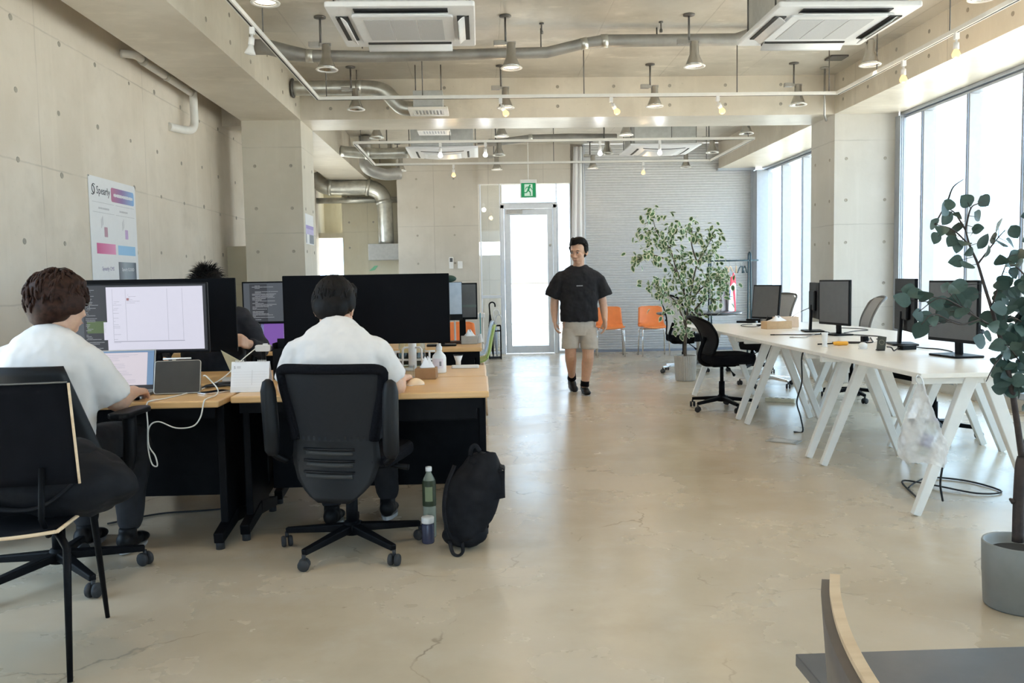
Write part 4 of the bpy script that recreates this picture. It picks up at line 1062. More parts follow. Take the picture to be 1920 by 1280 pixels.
t, sc, R_ = monitor('small dark reflecting monitor at the aisle edge of the far desks', (-0.165, 7.34, DT), math.radians(0), 0.26, 0.31, 0.35, screen='screen_off')
on_screen(sc, R_, 'painted_reflection', -0.12, -0.05, 0.12, -0.03, mat('dim_green_reflection', (0.10, 0.13, 0.12), 0.3))  # reflection painted on the screen as a dim green strip

# ---- shell chairs
def shell_chair(name, label, loc, rz, col, metal, legs='metal', arm=False, sc_=1.0, group=None):
    """faces local -Y"""
    t = thing(name, label, 'chair', loc, rz, group)
    prof = [(-0.21, 0.435), (-0.20, 0.452), (-0.12, 0.452), (0.0, 0.438), (0.10, 0.442), (0.16, 0.47), (0.195, 0.54), (0.215, 0.64), (0.235, 0.73), (0.245, 0.775)]
    P = spline([(0, a, b) for a, b in prof], 4); n_ = len(P)-1
    def wd(k):
        u = k/n_
        if u < 0.55: w = 0.215+0.005*math.sin(u*5)
        else: w = 0.215-0.03*(u-0.55)/0.45
        if u > 0.93: w *= 1-0.28*((u-0.93)/0.07)**2
        if u < 0.06: w *= 1-0.16*((0.06-u)/0.06)**2
        return w
    def fn(u, v):
        k = v*n_; i = min(int(k), n_-1); p = P[i].lerp(P[i+1], k-i); x = (2*u-1)
        bend = 0.022*x*x
        return (x*wd(k), p.y-(bend if v > 0.6 else 0), p.z+(bend*0.8 if v <= 0.6 else 0))
    MB().sheet(lambda u, v: fn(1-u, v), 14, 36, 0.010).build('seat_shell', col, t)
    MB().tube([(-0.17, -0.13, 0.425), (0.17, -0.13, 0.425)], 0.010, 8).tube([(-0.17, 0.10, 0.425), (0.17, 0.10, 0.425)], 0.010, 8).build('seat_frame', metal, t)
    for sx in (-1, 1):
        for sy, sp in ((-1, 0.03), (1, 0.05)):
            y = -0.13 if sy < 0 else 0.10
            MB().tube([(sx*0.17, y, 0.43), (sx*0.205, y+sy*sp*0.4, 0.415), (sx*0.215, y+sy*sp, 0.0)], 0.011 if legs == 'metal' else [0.013, 0.015, 0.009], 10).build('leg', metal, t)
    return t
shell_chair('shell_chair', 'orange plastic shell chair partly behind the walking man', (2.02, 13.55, 0), math.radians(-4), 'orange', 'chrome', group='orange shell chairs by the shutter')
shell_chair('shell_chair', 'orange plastic shell chair standing free against the ribbed shutter', (2.70, 13.5, 0), math.radians(3), 'orange', 'chrome', group='orange shell chairs by the shutter')
shell_chair('shell_chair', 'orange shell chair behind the far desks under a white tray', (-0.25, 9.3, 0), math.radians(6), 'orange', 'white_metal')
shell_chair('shell_chair', 'lime green shell chair with wooden legs seen side-on at the far desk end', (-0.12, 7.62, 0.06), math.radians(-90), 'green', 'ply', 'wood')
shell_chair('shell_chair', 'pale blue shell chair behind the lime green one', (-0.13, 8.3, 0.06), math.radians(-90), 'pale_blue', 'ply', 'wood')
t = thing('side_shelf', 'white tray-topped stand in front of the orange chair behind the far desks', 'shelf', (-0.13, 8.6, 0))
MB().box2((-0.16, -0.12, 0.86), (0.16, 0.12, 0.90)).build('tray', 'white_plastic', t, bevel=0.004)
for sx in (-0.14, 0.14): MB().tube([(sx, 0.05, 0), (sx, 0.05, 0.86)], 0.010, 8).build('leg', 'white_metal', t)

# ---- round table, coat rack with clothes
t = thing('round_table', 'round dark-topped table behind the leafy tree', 'table', (3.05, 12.05, 0))
MB().lathe([(0, 0.70), (0.575, 0.70), (0.59, 0.71), (0.59, 0.725), (0.58, 0.73), (0, 0.73)], 48).build('table_top', 'black_gloss', t)
MB().tube([(0, 0, 0.02), (0, 0, 0.70)], 0.035, 14).build('pedestal', 'steel', t)
for k in range(4): MB().bar((0, 0, 0.03), (0.36*math.cos(k*PI/2+0.4), 0.36*math.sin(k*PI/2+0.4), 0.02), 0.05, 0.04).build('foot', 'steel', t)
M['rack_steel'] = mat('teal_black_steel', (0.03, 0.07, 0.09), 0.4, 0.3)
rk = thing('coat_rack', 'dark steel garment rack standing before the shutter corner', 'coat rack', (3.84, 13.3, 0))
MB().tube([(-0.42, 0, 1.465), (0.46, 0, 1.465)], 0.012, 10).build('hanging_rail', 'rack_steel', rk)
for x in (-0.30, 0.32):
    lp = [(x, -0.12, 0.0), (x, -0.05, 1.45)] + [(x, -0.05*math.cos(a), 1.53+0.06*math.sin(a)) for a in [PI*k/8 for k in range(9)]] + [(x, 0.05, 1.45), (x+0.02, 0.16, 0.0)]
    MB().tube(lp, 0.013, 8).build('end_frame', 'rack_steel', rk)
def hanger(x, m, label, ang, clip=False):
    t = thing('clothes_hanger', label, 'clothes hanger', (x, 13.3, 1.478), ang, 'clothes hangers on the garment rack')
    hk = [(0, 0.013*math.sin(a)-0.0, 0.001+0.0145*math.cos(a)-0.0145) for a in [-PI*0.4+PI*1.1*k/8 for k in range(9)]]
    MB().tube([(0, 0, -0.10), (0, 0.012, -0.05)] + [(0, 0.015*math.cos(a), -0.013+0.015*math.sin(a)) for a in [0.0, 0.6, 1.2, 1.8, 2.4]], 0.003, 6).build('hook', 'steel', t)
    MB().tube(spline([(-0.20, 0, -0.20), (-0.10, 0, -0.135), (0, 0, -0.10), (0.10, 0, -0.135), (0.20, 0, -0.20)], 4), 0.009, 8).build('shoulder_bar', m, t)
    return t
hanger(3.80, 'ply', 'wooden hanger beside the red and white jersey', math.radians(60))
hanger(3.86, 'ply', 'wooden hanger holding the red and white jersey', math.radians(62))
hanger(3.955, 'ply', 'single empty wooden hanger between jersey and dark hangers', math.radians(75))
for k in range(3): hanger(4.03+k*0.028, 'rack_steel', ('dark plastic hanger nearest the wooden one', 'middle one of the three dark plastic hangers', 'dark plastic hanger touching the rack end frame')[k], math.radians(58+k*12))
M['jersey'] = mat('white_jersey', (0.80, 0.78, 0.82), 0.8); M['red'] = mat('red_cloth', (0.75, 0.06, 0.10), 0.8); M['blue'] = mat('blue_cloth', (0.20, 0.20, 0.55), 0.8)
M['mauve'] = mat('mauve_grey_cloth', (0.45, 0.42, 0.46), 0.85)
def garment(name, label, x, m, ztop, zbot, w, dx):
    t = thing(name, label, 'clothes', (x, 13.3, 0), math.radians(62))
    def fn(u, v):
        a = 2*PI*u; k = 0.62+0.38*min(1, v*3)
        return (w*k*math.cos(a), (0.035+0.02*v)*math.sin(a)+0.012*math.sin(3*a+v*4), ztop+(zbot-ztop)*v-0.04*abs(math.cos(a))*(1-v)*2)
    MB().sheet(lambda u, v: fn(1-u, v), 28, 12, 0.003).build('cloth', m, t)
    return t, fn
gt, gf = garment('jersey', 'white sports jersey with red yoke and blue patches on the garment rack', 3.88, 'jersey', 1.31, 0.62, 0.21, 0)
def patch(name, a0, a1, v0, v1, m):
    def fn(u, v):
        p = Vector(gf(a0+(a1-a0)*(1-u), v0+(v1-v0)*v)); d = Vector((p.x, p.y*6, 0)).normalized(); return p+d*0.004
    MB().sheet(fn, 8, 4, 0.001).build(name, m, gt)
patch('red_yoke', 0.52, 0.98, 0.03, 0.26, 'red'); patch('red_stripe', 0.70, 0.76, 0.36, 0.95, 'red'); patch('blue_patch', 0.52, 0.60, 0.36, 0.58, 'blue'); patch('blue_patch', 0.92, 0.97, 0.55, 0.66, 'blue')
garment('shirt', 'mauve grey garment hanging behind the jersey', 3.77, 'mauve', 1.27, 0.68, 0.21, 0)

# ---- umbrellas in their stand
us = thing('umbrella_stand', 'black square wire umbrella stand beside the door', 'umbrella stand', (0.20, 13.5, 0))
for z in (0.52, 0.44): MB().tube([(-0.09, -0.10, z), (0.09, -0.10, z), (0.09, 0.10, z), (-0.09, 0.10, z), (-0.09, -0.10, z)], 0.008, 6).build('ring', 'black', us)
for sx in (-1, 1):
    for sy in (-1, 1): MB().tube([(sx*0.09, sy*0.10, 0), (sx*0.09, sy*0.10, 0.52)], 0.009, 6).build('post', 'black', us)
MB().box2((-0.10, -0.11, 0.015), (0.10, 0.11, 0.03)).build('drip_tray', 'black', us)
def umbrella(label, x, y, lean, m, mh, zt):
    t = thing('umbrella', label, 'umbrella', (x, y, 0.031), lean)
    MB().tube([(0.03, 0, 0.0), (0.026, 0, 0.05), (0.0, 0, 0.42), (-0.012, 0, zt-0.20)], [0.006, 0.014, 0.040, 0.014], 10).build('folded_canopy', m, t)
    MB().tube([(-0.012, 0, zt-0.20), (-0.02, 0, zt-0.05)] + [(-0.02+0.045-0.045*math.cos(a), 0, zt-0.05+0.045*math.sin(a)) for a in [PI*k/8 for k in range(1, 9)]] + [(0.07, 0, zt-0.08)], 0.011, 8).build('handle', mh, t)
umbrella('black umbrella with a black crook handle in the stand', 0.14, 13.5, 0.0, 'bag_fabric', 'black', 0.86)
umbrella('silver-grey umbrella with a pale crook handle in the stand', 0.20, 13.5, 0.2, 'silver_back', 'white_plastic', 0.74)
umbrella('clear plastic umbrella leaning at the back of the stand', 0.235, 13.53, -0.2, 'clear', 'white_plastic', 0.66)

# ---- foreground chair and dark table
t = thing('low_table', 'dark-topped low table cut off by the lower corner of the view', 'table', (1.25, 0.99, 0))
MB().box2((-0.64, -0.62, 0.445), (0.75, 0.66, 0.47)).build('table_top', mat('dark_grey_laminate', (0.10, 0.095, 0.10), 0.32, var=0.05), t, bevel=0.002)
for x in (-0.58, 0.69):
    for y in (-0.56, 0.60): MB().box2((x-0.02, y-0.02, 0), (x+0.02, y+0.02, 0.445)).build('leg', 'white_metal', t, bevel=0.003)
t = thing('plywood_chair', 'chair with a curved dark back and pale plywood top edge beside the dark low table', 'chair', (0.42, 0.95, 0))
plan = spline([(0.483, 1.172, 0), (0.457, 1.109, 0), (0.432, 1.036, 0), (0.411, 0.962, 0), (0.394, 0.880, 0), (0.383, 0.800, 0), (0.380, 0.72, 0), (0.386, 0.66, 0)], 4)
plan = [p-Vector((0.42, 0.95, 0)) for p in plan]; npl = len(plan)-1
def plyb(u, v):
    k = min(int(round(u*npl)), npl); p = plan[k]
    return (p.x+0.03*(1-v), p.y, 0.415+0.378*v)
dv = mat('dark_veneer', (0.13, 0.105, 0.09), 0.5)
bk = MB().sheet(plyb, npl, 8, -0.012).build('backrest', dv, t)
e = MB()
for a_, b_ in zip(plan, plan[1:]): e.bar(a_+Vector((0.006, 0, 0.797)), b_+Vector((0.006, 0, 0.797)), 0.0135, 0.007)
e.bar(plan[0]+Vector((0.006, 0.001, 0.797)), plan[0]+Vector((0.036, 0.001, 0.415)), 0.003, 0.0125, up=(1, 0, 0))
e.build('edge_band', 'ply', bk, label='pale plywood edge')
MB().prism(rrect(0.40, 0.44, 0.08, 4, 0.19, -0.03), 0.014, FX((0, 0, 0.40))).build('seat', dv, t, bevel=0.003)
for x in (0.03, 0.34):
    for y in (-0.18, 0.13): MB().tube([(x, y, 0.40), (x+(-0.02 if x < 0.1 else 0.02), y*1.1, 0)], 0.010, 8).build('leg', 'steel', t)

# ---- black plywood chair with the bag, and the bob-haired man's swivel chair
t = thing('side_chair', 'black-faced plywood chair with thin metal legs holding a black bag', 'chair', (-1.62, 2.92, 0), math.radians(3))
def sb(u, v):
    w = 0.318-0.004*v; x = (2*u-1)*w
    return (x, -0.205-0.035*v+0.03*(2*u-1)**2, 0.60+0.325*v)
pn = [sb(u/10, v/10) for u in (0, 10) for v in range(11)]
bk = MB().sheet(sb, 12, 10, 0.011).build('backrest', 'black_matte', t)
for uu in (0.0, 1.0):
    pts = [Vector(sb(uu, k/10)) for k in range(11)]
    MB().tube([p+Vector((0.003 if uu else -0.003, -0.001, 0)) for p in pts], 0.0045, 6).build('edge_band', 'ply', bk, label='pale plywood edge')
MB().tube([Vector(sb(k/12, 1.0))+Vector((0, -0.002, 0.003)) for k in range(13)], 0.003, 6).build('edge_band', 'steel_dark', bk)
def ss(u, v):
    x = (2*u-1)*(0.27-0.03*v); y = -0.24+0.46*v
    return (x, y, 0.452+0.02*(2*u-1)**2+0.012*max(0, 0.3-v)*0)
st = MB().sheet(lambda u, v: ss(u, v), 12, 10, 0.014).build('seat', 'black_matte', t)
MB().tube([Vector(ss(k/12, 0.0))+Vector((0, -0.004, -0.007)) for k in range(13)], 0.0065, 6).tube([Vector(ss(1, k/10))+Vector((0.003, 0, -0.007)) for k in range(11)], 0.0065, 6).build('edge_band', 'ply', st, label='pale plywood edge')
for sx in (-1, 1):
    MB().tube([(sx*0.25, -0.18, 0.442), (sx*0.285, -0.21, 0.40), (sx*0.305, -0.285, 0.0)], [0.013, 0.013, 0.009], 10).build('leg', 'black', t)
    MB().tube([(sx*0.20, 0.16, 0.442), (sx*0.215, 0.19, 0.40), (sx*0.225, 0.245, 0.0)], [0.013, 0.013, 0.008], 10).build('leg', 'black', t)
    MB().tube([(sx*0.22, -0.18, 0.435), (sx*0.22, -0.225, 0.50), (sx*0.22, -0.205, 0.66)], 0.010, 8).build('back_bracket', 'black', t)

t = thing('office_chair', 'black shell swivel chair with arm rests, under the man with the brown bob', 'chair', (-1.79, 3.62, 0), math.radians(-4))
star_base(t, 0.33, math.radians(-40), 'black', col_top=0.40, wheel=0.03)
def mb_(u, v):
    w = 0.33-0.14*v; x = (2*u-1)*w
    return (x, -0.21-0.07*v+0.05*(2*u-1)**2, 0.47+0.45*v)
MB().sheet(mb_, 12, 12, 0.014).build('backrest', 'black_matte2', t)
seat_pad(t, 0.50, 0.46, 0.47, 0.055, 'black_fabric', 0.03)
MB().box2((-0.12, -0.12, 0.385), (0.12, 0.12, 0.415)).build('mechanism', 'black', t, bevel=0.01)
for sx in (-1, 1):
    a = MB().tube(spline([(sx*0.22, 0.02, 0.43), (sx*0.29, 0.03, 0.45), (sx*0.305, 0.04, 0.56), (sx*0.305, 0.04, 0.69)], 4), [0.02]*6+[0.028]*7, 10).build('armrest', 'black_plastic', t)
    MB().prism(rrect(0.085, 0.27, 0.04, 4, sx*0.305, 0.05), 0.024, FX((0, 0, 0.685))).build('arm_pad', 'black_plastic', a, bevel=0.008)
# ================================================================ things on desks, tables and floor
def cable(label, pts, m='rubber', r=0.003, n=6, plug=None, name='cable'):
    P = spline(pts, 6)
    o = MB().tube([p for p in P], r, 6).build(name, m)
    tag(o, label, 'cable')
    for e, sz in (plug or []):
        p = P[0] if e == 0 else P[-1]
        MB().box(p, sz).build('plug', m, o, bevel=0.002)
    return o
M['bag_film'] = alpha_mat('milky_carrier_film', (0.80, 0.76, 0.73), 0.46, 0.4)
M['white_cable'] = mat('white_cable', (0.76, 0.75, 0.72), 0.5, var=0.02)
M['brown_box'] = mat('brown_cardboard', (0.30, 0.16, 0.07), 0.7); M['card'] = mat('cardboard', (0.55, 0.38, 0.22), 0.75)
M['grey_card'] = mat('grey_printed_card', (0.42, 0.41, 0.38), 0.7)
def laptop(label, loc, rz, w, d, open_deg, scr, body='steel'):
    t = thing('laptop', label, 'laptop', loc, rz)
    MB().prism(rrect(w, d, 0.012), 0.014, FX((0, 0, 0))).build('base', body, t, bevel=0.002)
    MB().box2((-w/2+0.02, -d/2+0.10, 0.0141), (w/2-0.02, d/2-0.02, 0.0155)).build('keyboard', 'black_plastic', t)
    R_ = Matrix.Translation((0, d/2-0.004, 0.014)) @ Matrix.Rotation(-math.radians(open_deg-90), 4, 'X')
    MB().box2((-w/2, 0, 0), (w/2, 0.006, d*0.96)).xf(R_).build('lid', body, t, bevel=0.002)
    s = MB().box2((-w/2+0.006, -0.0012, 0.008), (w/2-0.006, -0.0004, d*0.96-0.006)).xf(R_).build('screen', scr, t)
    return t, s, R_
t, s, R_ = laptop('laptop showing a pale document under the hand of the man with the brown bob', (-1.745, 4.13, DT), math.radians(5), 0.305, 0.215, 106, 'code_dark')
def ons(name, x0, z0, x1, z1, m, lift=0.002): return MB().box2((x0, -lift, z0), (x1, -lift+0.0006, z1)).xf(R_).build(name, m, s)
ons('document', -0.145, 0.030, 0.115, 0.192, 'scr_pink'); ons('menu_bar', -0.145, 0.1925, 0.145, 0.200, 'scr_blue'); ons('desktop', 0.1155, 0.030, 0.145, 0.192, 'scr_blue')
b = MB(); r_ = random.Random(2)
for k in range(16): b.box2((-0.10, -0.0028, 0.045+k*0.009), (-0.10+r_.uniform(0.02, 0.17), -0.0022, 0.0462+k*0.009))
b.xf(R_).build('text_lines', 'scr_line', s, kind='stuff')
t, s, R_ = laptop('laptop with a purple screen on the far desks', (-1.62, 6.90, DT), math.radians(2), 0.33, 0.22, 102, 'scr_purple', 'black_plastic')
MB().box2((-0.159, -0.002, 0.02), (-0.135, -0.0014, 0.20)).xf(R_).build('side_panel', mat('lilac', (0.40, 0.36, 0.75), 0.5), s)
b = MB()
for k in range(14): b.box2((0.02, -0.002, 0.03+k*0.012), (0.02+r_.uniform(0.02, 0.1), -0.0014, 0.033+k*0.012))
b.xf(R_).build('text_lines', 'scr_line', s, kind='stuff')

tb = thing('tablet', 'dark tablet propped on its folded stand beside the laptop', 'tablet', (-1.475, 4.19, DT+0.004), math.radians(9))
R_ = Matrix.Rotation(math.radians(-24), 4, 'X')
MB().prism(rrect(0.215, 0.17, 0.014, 4, 0, 0.085), 0.007, frame((0, 0, 0), (1, 0, 0), (0, 0, 1))).xf(R_ @ Matrix.Translation((0, 0.007, 0))).build('body', 'steel', tb, bevel=0.002)
MB().prism(rrect(0.207, 0.162, 0.010, 4, 0, 0.085), 0.0006, frame((0, -0.0004, 0), (1, 0, 0), (0, 0, 1))).xf(R_).build('screen', mat('tablet_glass', (0.035, 0.034, 0.033), 0.35), tb)
MB().prism([(0.0, 0.0), (0.11, 0.0), (0.045, 0.09)], 0.19, frame((-0.095, 0.012, 0.001), (0, 1, 0), (0, 0, 1))).build('stand', 'black_plastic', tb)
MB().tube([(-0.07, 0.074, 0.163), (0.06, 0.074, 0.163)], 0.0042, 8).build('stylus', 'white_plastic', tb)
ph = thing('phone', 'silver phone lying beside the desk calendar', 'phone', (-1.305, 4.22, DT), math.radians(-38))
MB().prism(rrect(0.074, 0.15, 0.010), 0.008).build('body', 'chrome', ph, bevel=0.002)
MB().prism(rrect(0.066, 0.075, 0.008, 4, 0, 0.03), 0.0006, FX((0, 0, 0.0082))).build('screen', 'black_gloss', ph)
kb = thing('keyboard', 'thin black keyboard under the hand of the man with the brown bob', 'keyboard', (-1.73, 4.015, DT), math.radians(16))
MB().box2((-0.16, -0.05, 0), (0.14, 0.05, 0.010)).build('body', 'black_plastic', kb, bevel=0.003)
k_ = MB()
for i in range(13):
    for j in range(4): k_.box((-0.142+i*0.0218, -0.034+j*0.022, 0.0115), (0.018, 0.018, 0.003))
k_.build('keys', 'black_matte2', kb, kind='stuff')

cl = thing('desk_calendar', 'white tent calendar open at 5 on the wooden desk', 'calendar', (-1.135, 4.26, DT), math.radians(-1))
MB().bar((0, -0.045, 0.0), (0, -0.004, 0.145), 0.185, 0.0015, up=(0, 1, 0)).build('page', 'white_paint', cl)
MB().bar((0, 0.050, 0.0), (0, 0.001, 0.145), 0.185, 0.0015, up=(0, 1, 0)).build('page', 'white_paint', cl)
MB().bar((0, -0.0460, 0.0005), (0, -0.0395, 0.026), 0.185, 0.001, up=(0, 1, 0)).build('base_strip', 'ac_white', cl)
rg = MB()
for x0 in (-0.072, 0.036):
    for k in range(6): rg.tube([(x0+k*0.0075, -0.008, 0.142), (x0+k*0.0075, -0.003, 0.153), (x0+k*0.0075, 0.005, 0.142)], 0.0012, 5)
rg.build('binding_wire', 'white_metal', cl, kind='stuff')
CF = frame((0, -0.0465, 0.001), (1, 0, 0), (0, 0.0411, 0.1452))
dg = mat('grey_print', (0.22, 0.22, 0.24), 0.7)
def txt(body, size, m, parent, mw, name='lettering', ext=0.0003, align='LEFT', bold=False):
    c = bpy.data.curves.new(name, 'FONT'); c.body = body; c.size = size; c.extrude = ext; c.align_x = align
    c.resolution_u = 2
    if bold: c.offset = size*0.012
    c.materials.append(M[m] if isinstance(m, str) else m)
    tmp = bpy.data.objects.new('tmp', c)
    me = bpy.data.meshes.new_from_object(tmp); bpy.data.objects.remove(tmp)
    o = bpy.data.objects.new(name, me); COL.objects.link(o); o.parent = parent; o.matrix_local = mw
    return o
txt('5', 0.019, dg, cl, CF @ Matrix.Translation((-0.080, 0.115, 0.002)))
g_ = MB()
for (a, b_, w) in ((-0.064, 0.126, 0.018), (-0.064, 0.120, 0.018)): g_.prism([(a, b_-0.0012), (a+w, b_-0.0012), (a+w, b_+0.0012), (a, b_+0.0012)], 0.0004, CF @ Matrix.Translation((0, 0, 0.0015)))
for k in range(6): g_.prism([(-0.085, 0.034+k*0.013), (0.085, 0.034+k*0.013), (0.085, 0.0345+k*0.013), (-0.085, 0.0345+k*0.013)], 0.0002, CF @ Matrix.Translation((0, 0, 0.0015)))
for k in range(18): g_.prism([(0.008, 0.034+k*0.0042), (0.013, 0.034+k*0.0042), (0.013, 0.0352+k*0.0042), (0.008, 0.0352+k*0.0042)], 0.0004, CF @ Matrix.Translation((0, 0, 0.0015)))
g_.build('printed_lines', mat('pale_grey_print', (0.50, 0.49, 0.50), 0.7), cl, kind='stuff')

og = thing('desk_organizer', 'black open organizer standing behind the desk calendar', 'organizer', (-1.085, 4.79, DT))
for a, b_ in (((-0.06, -0.05, 0), (0.06, 0.05, 0.006)), ((-0.06, -0.05, 0.006), (-0.054, 0.05, 0.20)), ((0.054, -0.05, 0.006), (0.06, 0.05, 0.20)), ((-0.054, -0.05, 0.006), (0.054, -0.044, 0.17)), ((-0.054, 0.044, 0.006), (0.054, 0.05, 0.22))):
    MB().box2(a, b_).build('panel', 'black_plastic', og, bevel=0.002)
ch_ = thing('charger', 'white charging adapter on the black organizer edge', 'charger', (-1.20, 4.77, DT+0.155))
MB().prism(rrect(0.085, 0.036, 0.010, 4, 0, 0.018), 0.036, frame((0, 0.018, 0), (1, 0, 0), (0, 0, 1))).build('body', 'white_plastic', ch_, bevel=0.004)
MB().box2((0.0, -0.012, 0.036), (0.022, 0.012, 0.043)).build('plug', 'white_plastic', ch_)
MB().tube([(0, 0, 0), (0, 0, -0.155)], 0.012, 10).build('post', 'black_plastic', ch_)
cable('white charging cable looping over the desk edge and hanging in front', [(-1.245, 4.77, 0.87), (-1.30, 4.72, 0.82), (-1.365, 4.60, 0.74), (-1.40, 4.40, 0.708), (-1.43, 4.20, 0.704), (-1.47, 4.02, 0.704), (-1.50, 3.94, 0.706), (-1.515, 3.915, 0.69), (-1.51, 3.905, 0.60), (-1.512, 3.90, 0.50), (-1.498, 3.90, 0.425), (-1.475, 3.90, 0.415), (-1.482, 3.90, 0.46), (-1.508, 3.90, 0.51), (-1.503, 3.90, 0.59), (-1.46, 3.90, 0.615), (-1.385, 3.90, 0.585), (-1.31, 3.90, 0.59), (-1.275, 3.905, 0.63), (-1.262, 3.915, 0.69), (-1.262, 3.95, 0.706), (-1.262, 4.10, 0.704), (-1.29, 4.22, 0.72), (-1.345, 4.235, 0.78), (-1.362, 4.24, 0.782)], 'white_cable', 0.0032)
cable('tangle of black cables behind the tablet', [(-1.42, 4.40, 0.706), (-1.36, 4.52, 0.71), (-1.28, 4.44, 0.712), (-1.40, 4.38, 0.715), (-1.32, 4.50, 0.718), (-1.24, 4.52, 0.708), (-1.26, 4.40, 0.712), (-1.36, 4.46, 0.72), (-1.25, 4.47, 0.722)], 'rubber', 0.006)
t = thing('notebook', 'thin grey notebook behind the cable tangle', 'notebook', (-1.33, 4.78, DT), 0.3)
MB().box2((-0.10, -0.07, 0), (0.10, 0.07, 0.012)).build('cover', 'ac_grey', t, bevel=0.002)
t = thing('paper_sheet', 'cream sheet of paper curling up below the black monitor back', 'paper', (-1.42, 4.80, DT), 0.3)
MB().sheet(lambda u, v: (-0.02+0.10*(1-u)+0.06*v, 0.02*math.sin(v*2), 0.005+0.16*(1-v)*(0.6+0.4*u)), 8, 8, 0.001).build('sheet', mat('cream_paper', (0.66, 0.60, 0.40), 0.7), t)

# ---- middle desk
def tissue_box(label, loc, rz, w, d, h, m, slack=0.05):
    t = thing('tissue_box', label, 'tissue box', loc, rz)
    MB().box2((-w/2, -d/2, 0), (w/2, d/2, h)).build('box', m, t, bevel=0.003)
    def fn(u, v):
        a = u*2*PI; r = 0.35*w*(1-v*0.75)*(1+0.25*math.sin(3*a+1.0))
        return (r*math.cos(a)+0.02*v*w, 0.5*r*math.sin(a), h+0.0005+slack*v+0.012*math.sin(2*a)*v)
    MB().sheet(lambda u, v: fn(1-u, v), 18, 5).build('tissue', 'white_paint', t)
    return t
tissue_box('brown tissue box with a white tissue beside the white pump bottle', (-0.305, 4.66, DT), math.radians(-3), 0.112, 0.11, 0.058, 'brown_box', 0.05)
pb = thing('sanitizer_bottle', 'white squat bottle with a pale label on the middle desks', 'bottle', (-0.248, 4.93, DT))
MB().lathe([(0, 0), (0.036, 0), (0.040, 0.006), (0.040, 0.085), (0.036, 0.10), (0.017, 0.122), (0.015, 0.128), (0, 0.128)], 24).build('body', 'white_plastic', pb)
MB().lathe([(0, 0.1285), (0.017, 0.1285), (0.018, 0.133), (0.018, 0.148), (0.012, 0.157), (0.012, 0.168), (0, 0.168)], 18).build('cap', 'white_plastic', pb)
MB().sheet(lambda u, v: (0.0405*math.sin((u-0.62)*1.7), -0.0405*math.cos((u-0.62)*1.7), 0.028+0.056*v), 10, 2, 0.0).build('label', mat('pale_pink_label', (0.72, 0.66, 0.72), 0.6), pb)
MB().sheet(lambda u, v: (0.0408*math.sin(u*0.3+0.05), -0.0408*math.cos(u*0.3+0.05), 0.042+0.026*v), 4, 2, 0.0).build('label_mark', dg, pb)
cp = thing('plastic_case', 'clear plastic case leaning on the brown tissue box', 'case', (-0.405, 4.70, DT), 0.2)
for a, b_ in (((-0.032, -0.03, 0), (0.032, 0.03, 0.003)), ((-0.032, -0.03, 0.003), (-0.029, 0.03, 0.065)), ((0.029, -0.03, 0.003), (0.032, 0.03, 0.065)), ((-0.029, -0.03, 0.003), (0.029, -0.027, 0.065)), ((-0.029, 0.027, 0.003), (0.029, 0.03, 0.065)), ((-0.034, -0.032, 0.065), (0.034, 0.032, 0.069))):
    MB().box2(a, b_).build('wall', 'clear', cp)
mt = thing('mug_tree', 'white mug tree with looped arms below the wide black monitor', 'mug tree', (-0.415, 5.12, DT))
MB().lathe([(0, 0), (0.075, 0), (0.075, 0.008), (0.03, 0.014), (0, 0.014)], 24).build('base', 'white_plastic', mt)
MB().tube([(0, 0, 0.013), (0, 0, 0.19)], 0.024, 18).build('post', 'white_plastic', mt)
for sx in (-1, 1):
    MB().tube([(sx*0.02, -0.01, 0.135), (sx*0.045, -0.02, 0.135), (sx*0.055, -0.02, 0.125), (sx*0.058, -0.02, 0.03)], 0.006, 8).build('arm', 'white_plastic', mt)
    MB().tube([(sx*0.02, 0.0, 0.06), (sx*0.14, 0.0, 0.062)], 0.006, 8).tube([(sx*0.10, 0, 0.062), (sx*0.10, 0, 0.11)], 0.006, 8).tube([(sx*0.075, 0, 0.11), (sx*0.135, 0, 0.11)], 0.006, 8).build('arm', 'white_plastic', mt)
    MB().tube([(sx*0.075, 0.02, 0.04), (sx*0.14, 0.02, 0.04)], 0.006, 8).tube([(sx*0.10, 0.02, 0.04), (sx*0.10, 0.0, 0.06)], 0.006, 8).build('arm', 'white_plastic', mt)
gj = thing('glass_carafe', 'greenish clear glass carafe standing behind the white mug tree', 'carafe', (-0.43, 5.27, DT))
MB().lathe([(0, 0), (0.085, 0), (0.088, 0.01), (0.080, 0.15), (0.05, 0.20), (0.05, 0.23), (0.047, 0.23), (0.047, 0.20), (0.077, 0.148), (0.084, 0.012), (0, 0.006)], 24).build('body', glass_mat('green_glass', (0.93, 0.96, 0.93)), gj)
t = thing('remote_control', 'white remote control lying flat near the desk end', 'remote control', (-0.105, 5.17, DT), math.radians(90))
MB().prism(rrect(0.045, 0.165, 0.012), 0.018).build('body', 'white_plastic', t, bevel=0.004)
MB().box2((-0.012, 0.02, 0.018), (0.012, 0.06, 0.0188)).build('display', 'ac_grey', t)
t = thing('funnel_cup', 'small white flared cup with black rim near the desk end', 'cup', (-0.15, 5.30, DT))
MB().lathe([(0, 0), (0.015, 0), (0.016, 0.03), (0.028, 0.065), (0.026, 0.066), (0.013, 0.03), (0, 0.028)], 18).build('body', 'white_plastic', t)
MB().lathe([(0.0265, 0.066), (0.030, 0.066), (0.030, 0.07), (0.0265, 0.07), (0.0265, 0.066)], 18).build('rim', 'black_plastic', t)
ms = thing('computer_mouse', 'pale peach computer mouse under the hand on the middle desk', 'computer mouse', (-0.345, 4.37, DT), math.radians(-58))
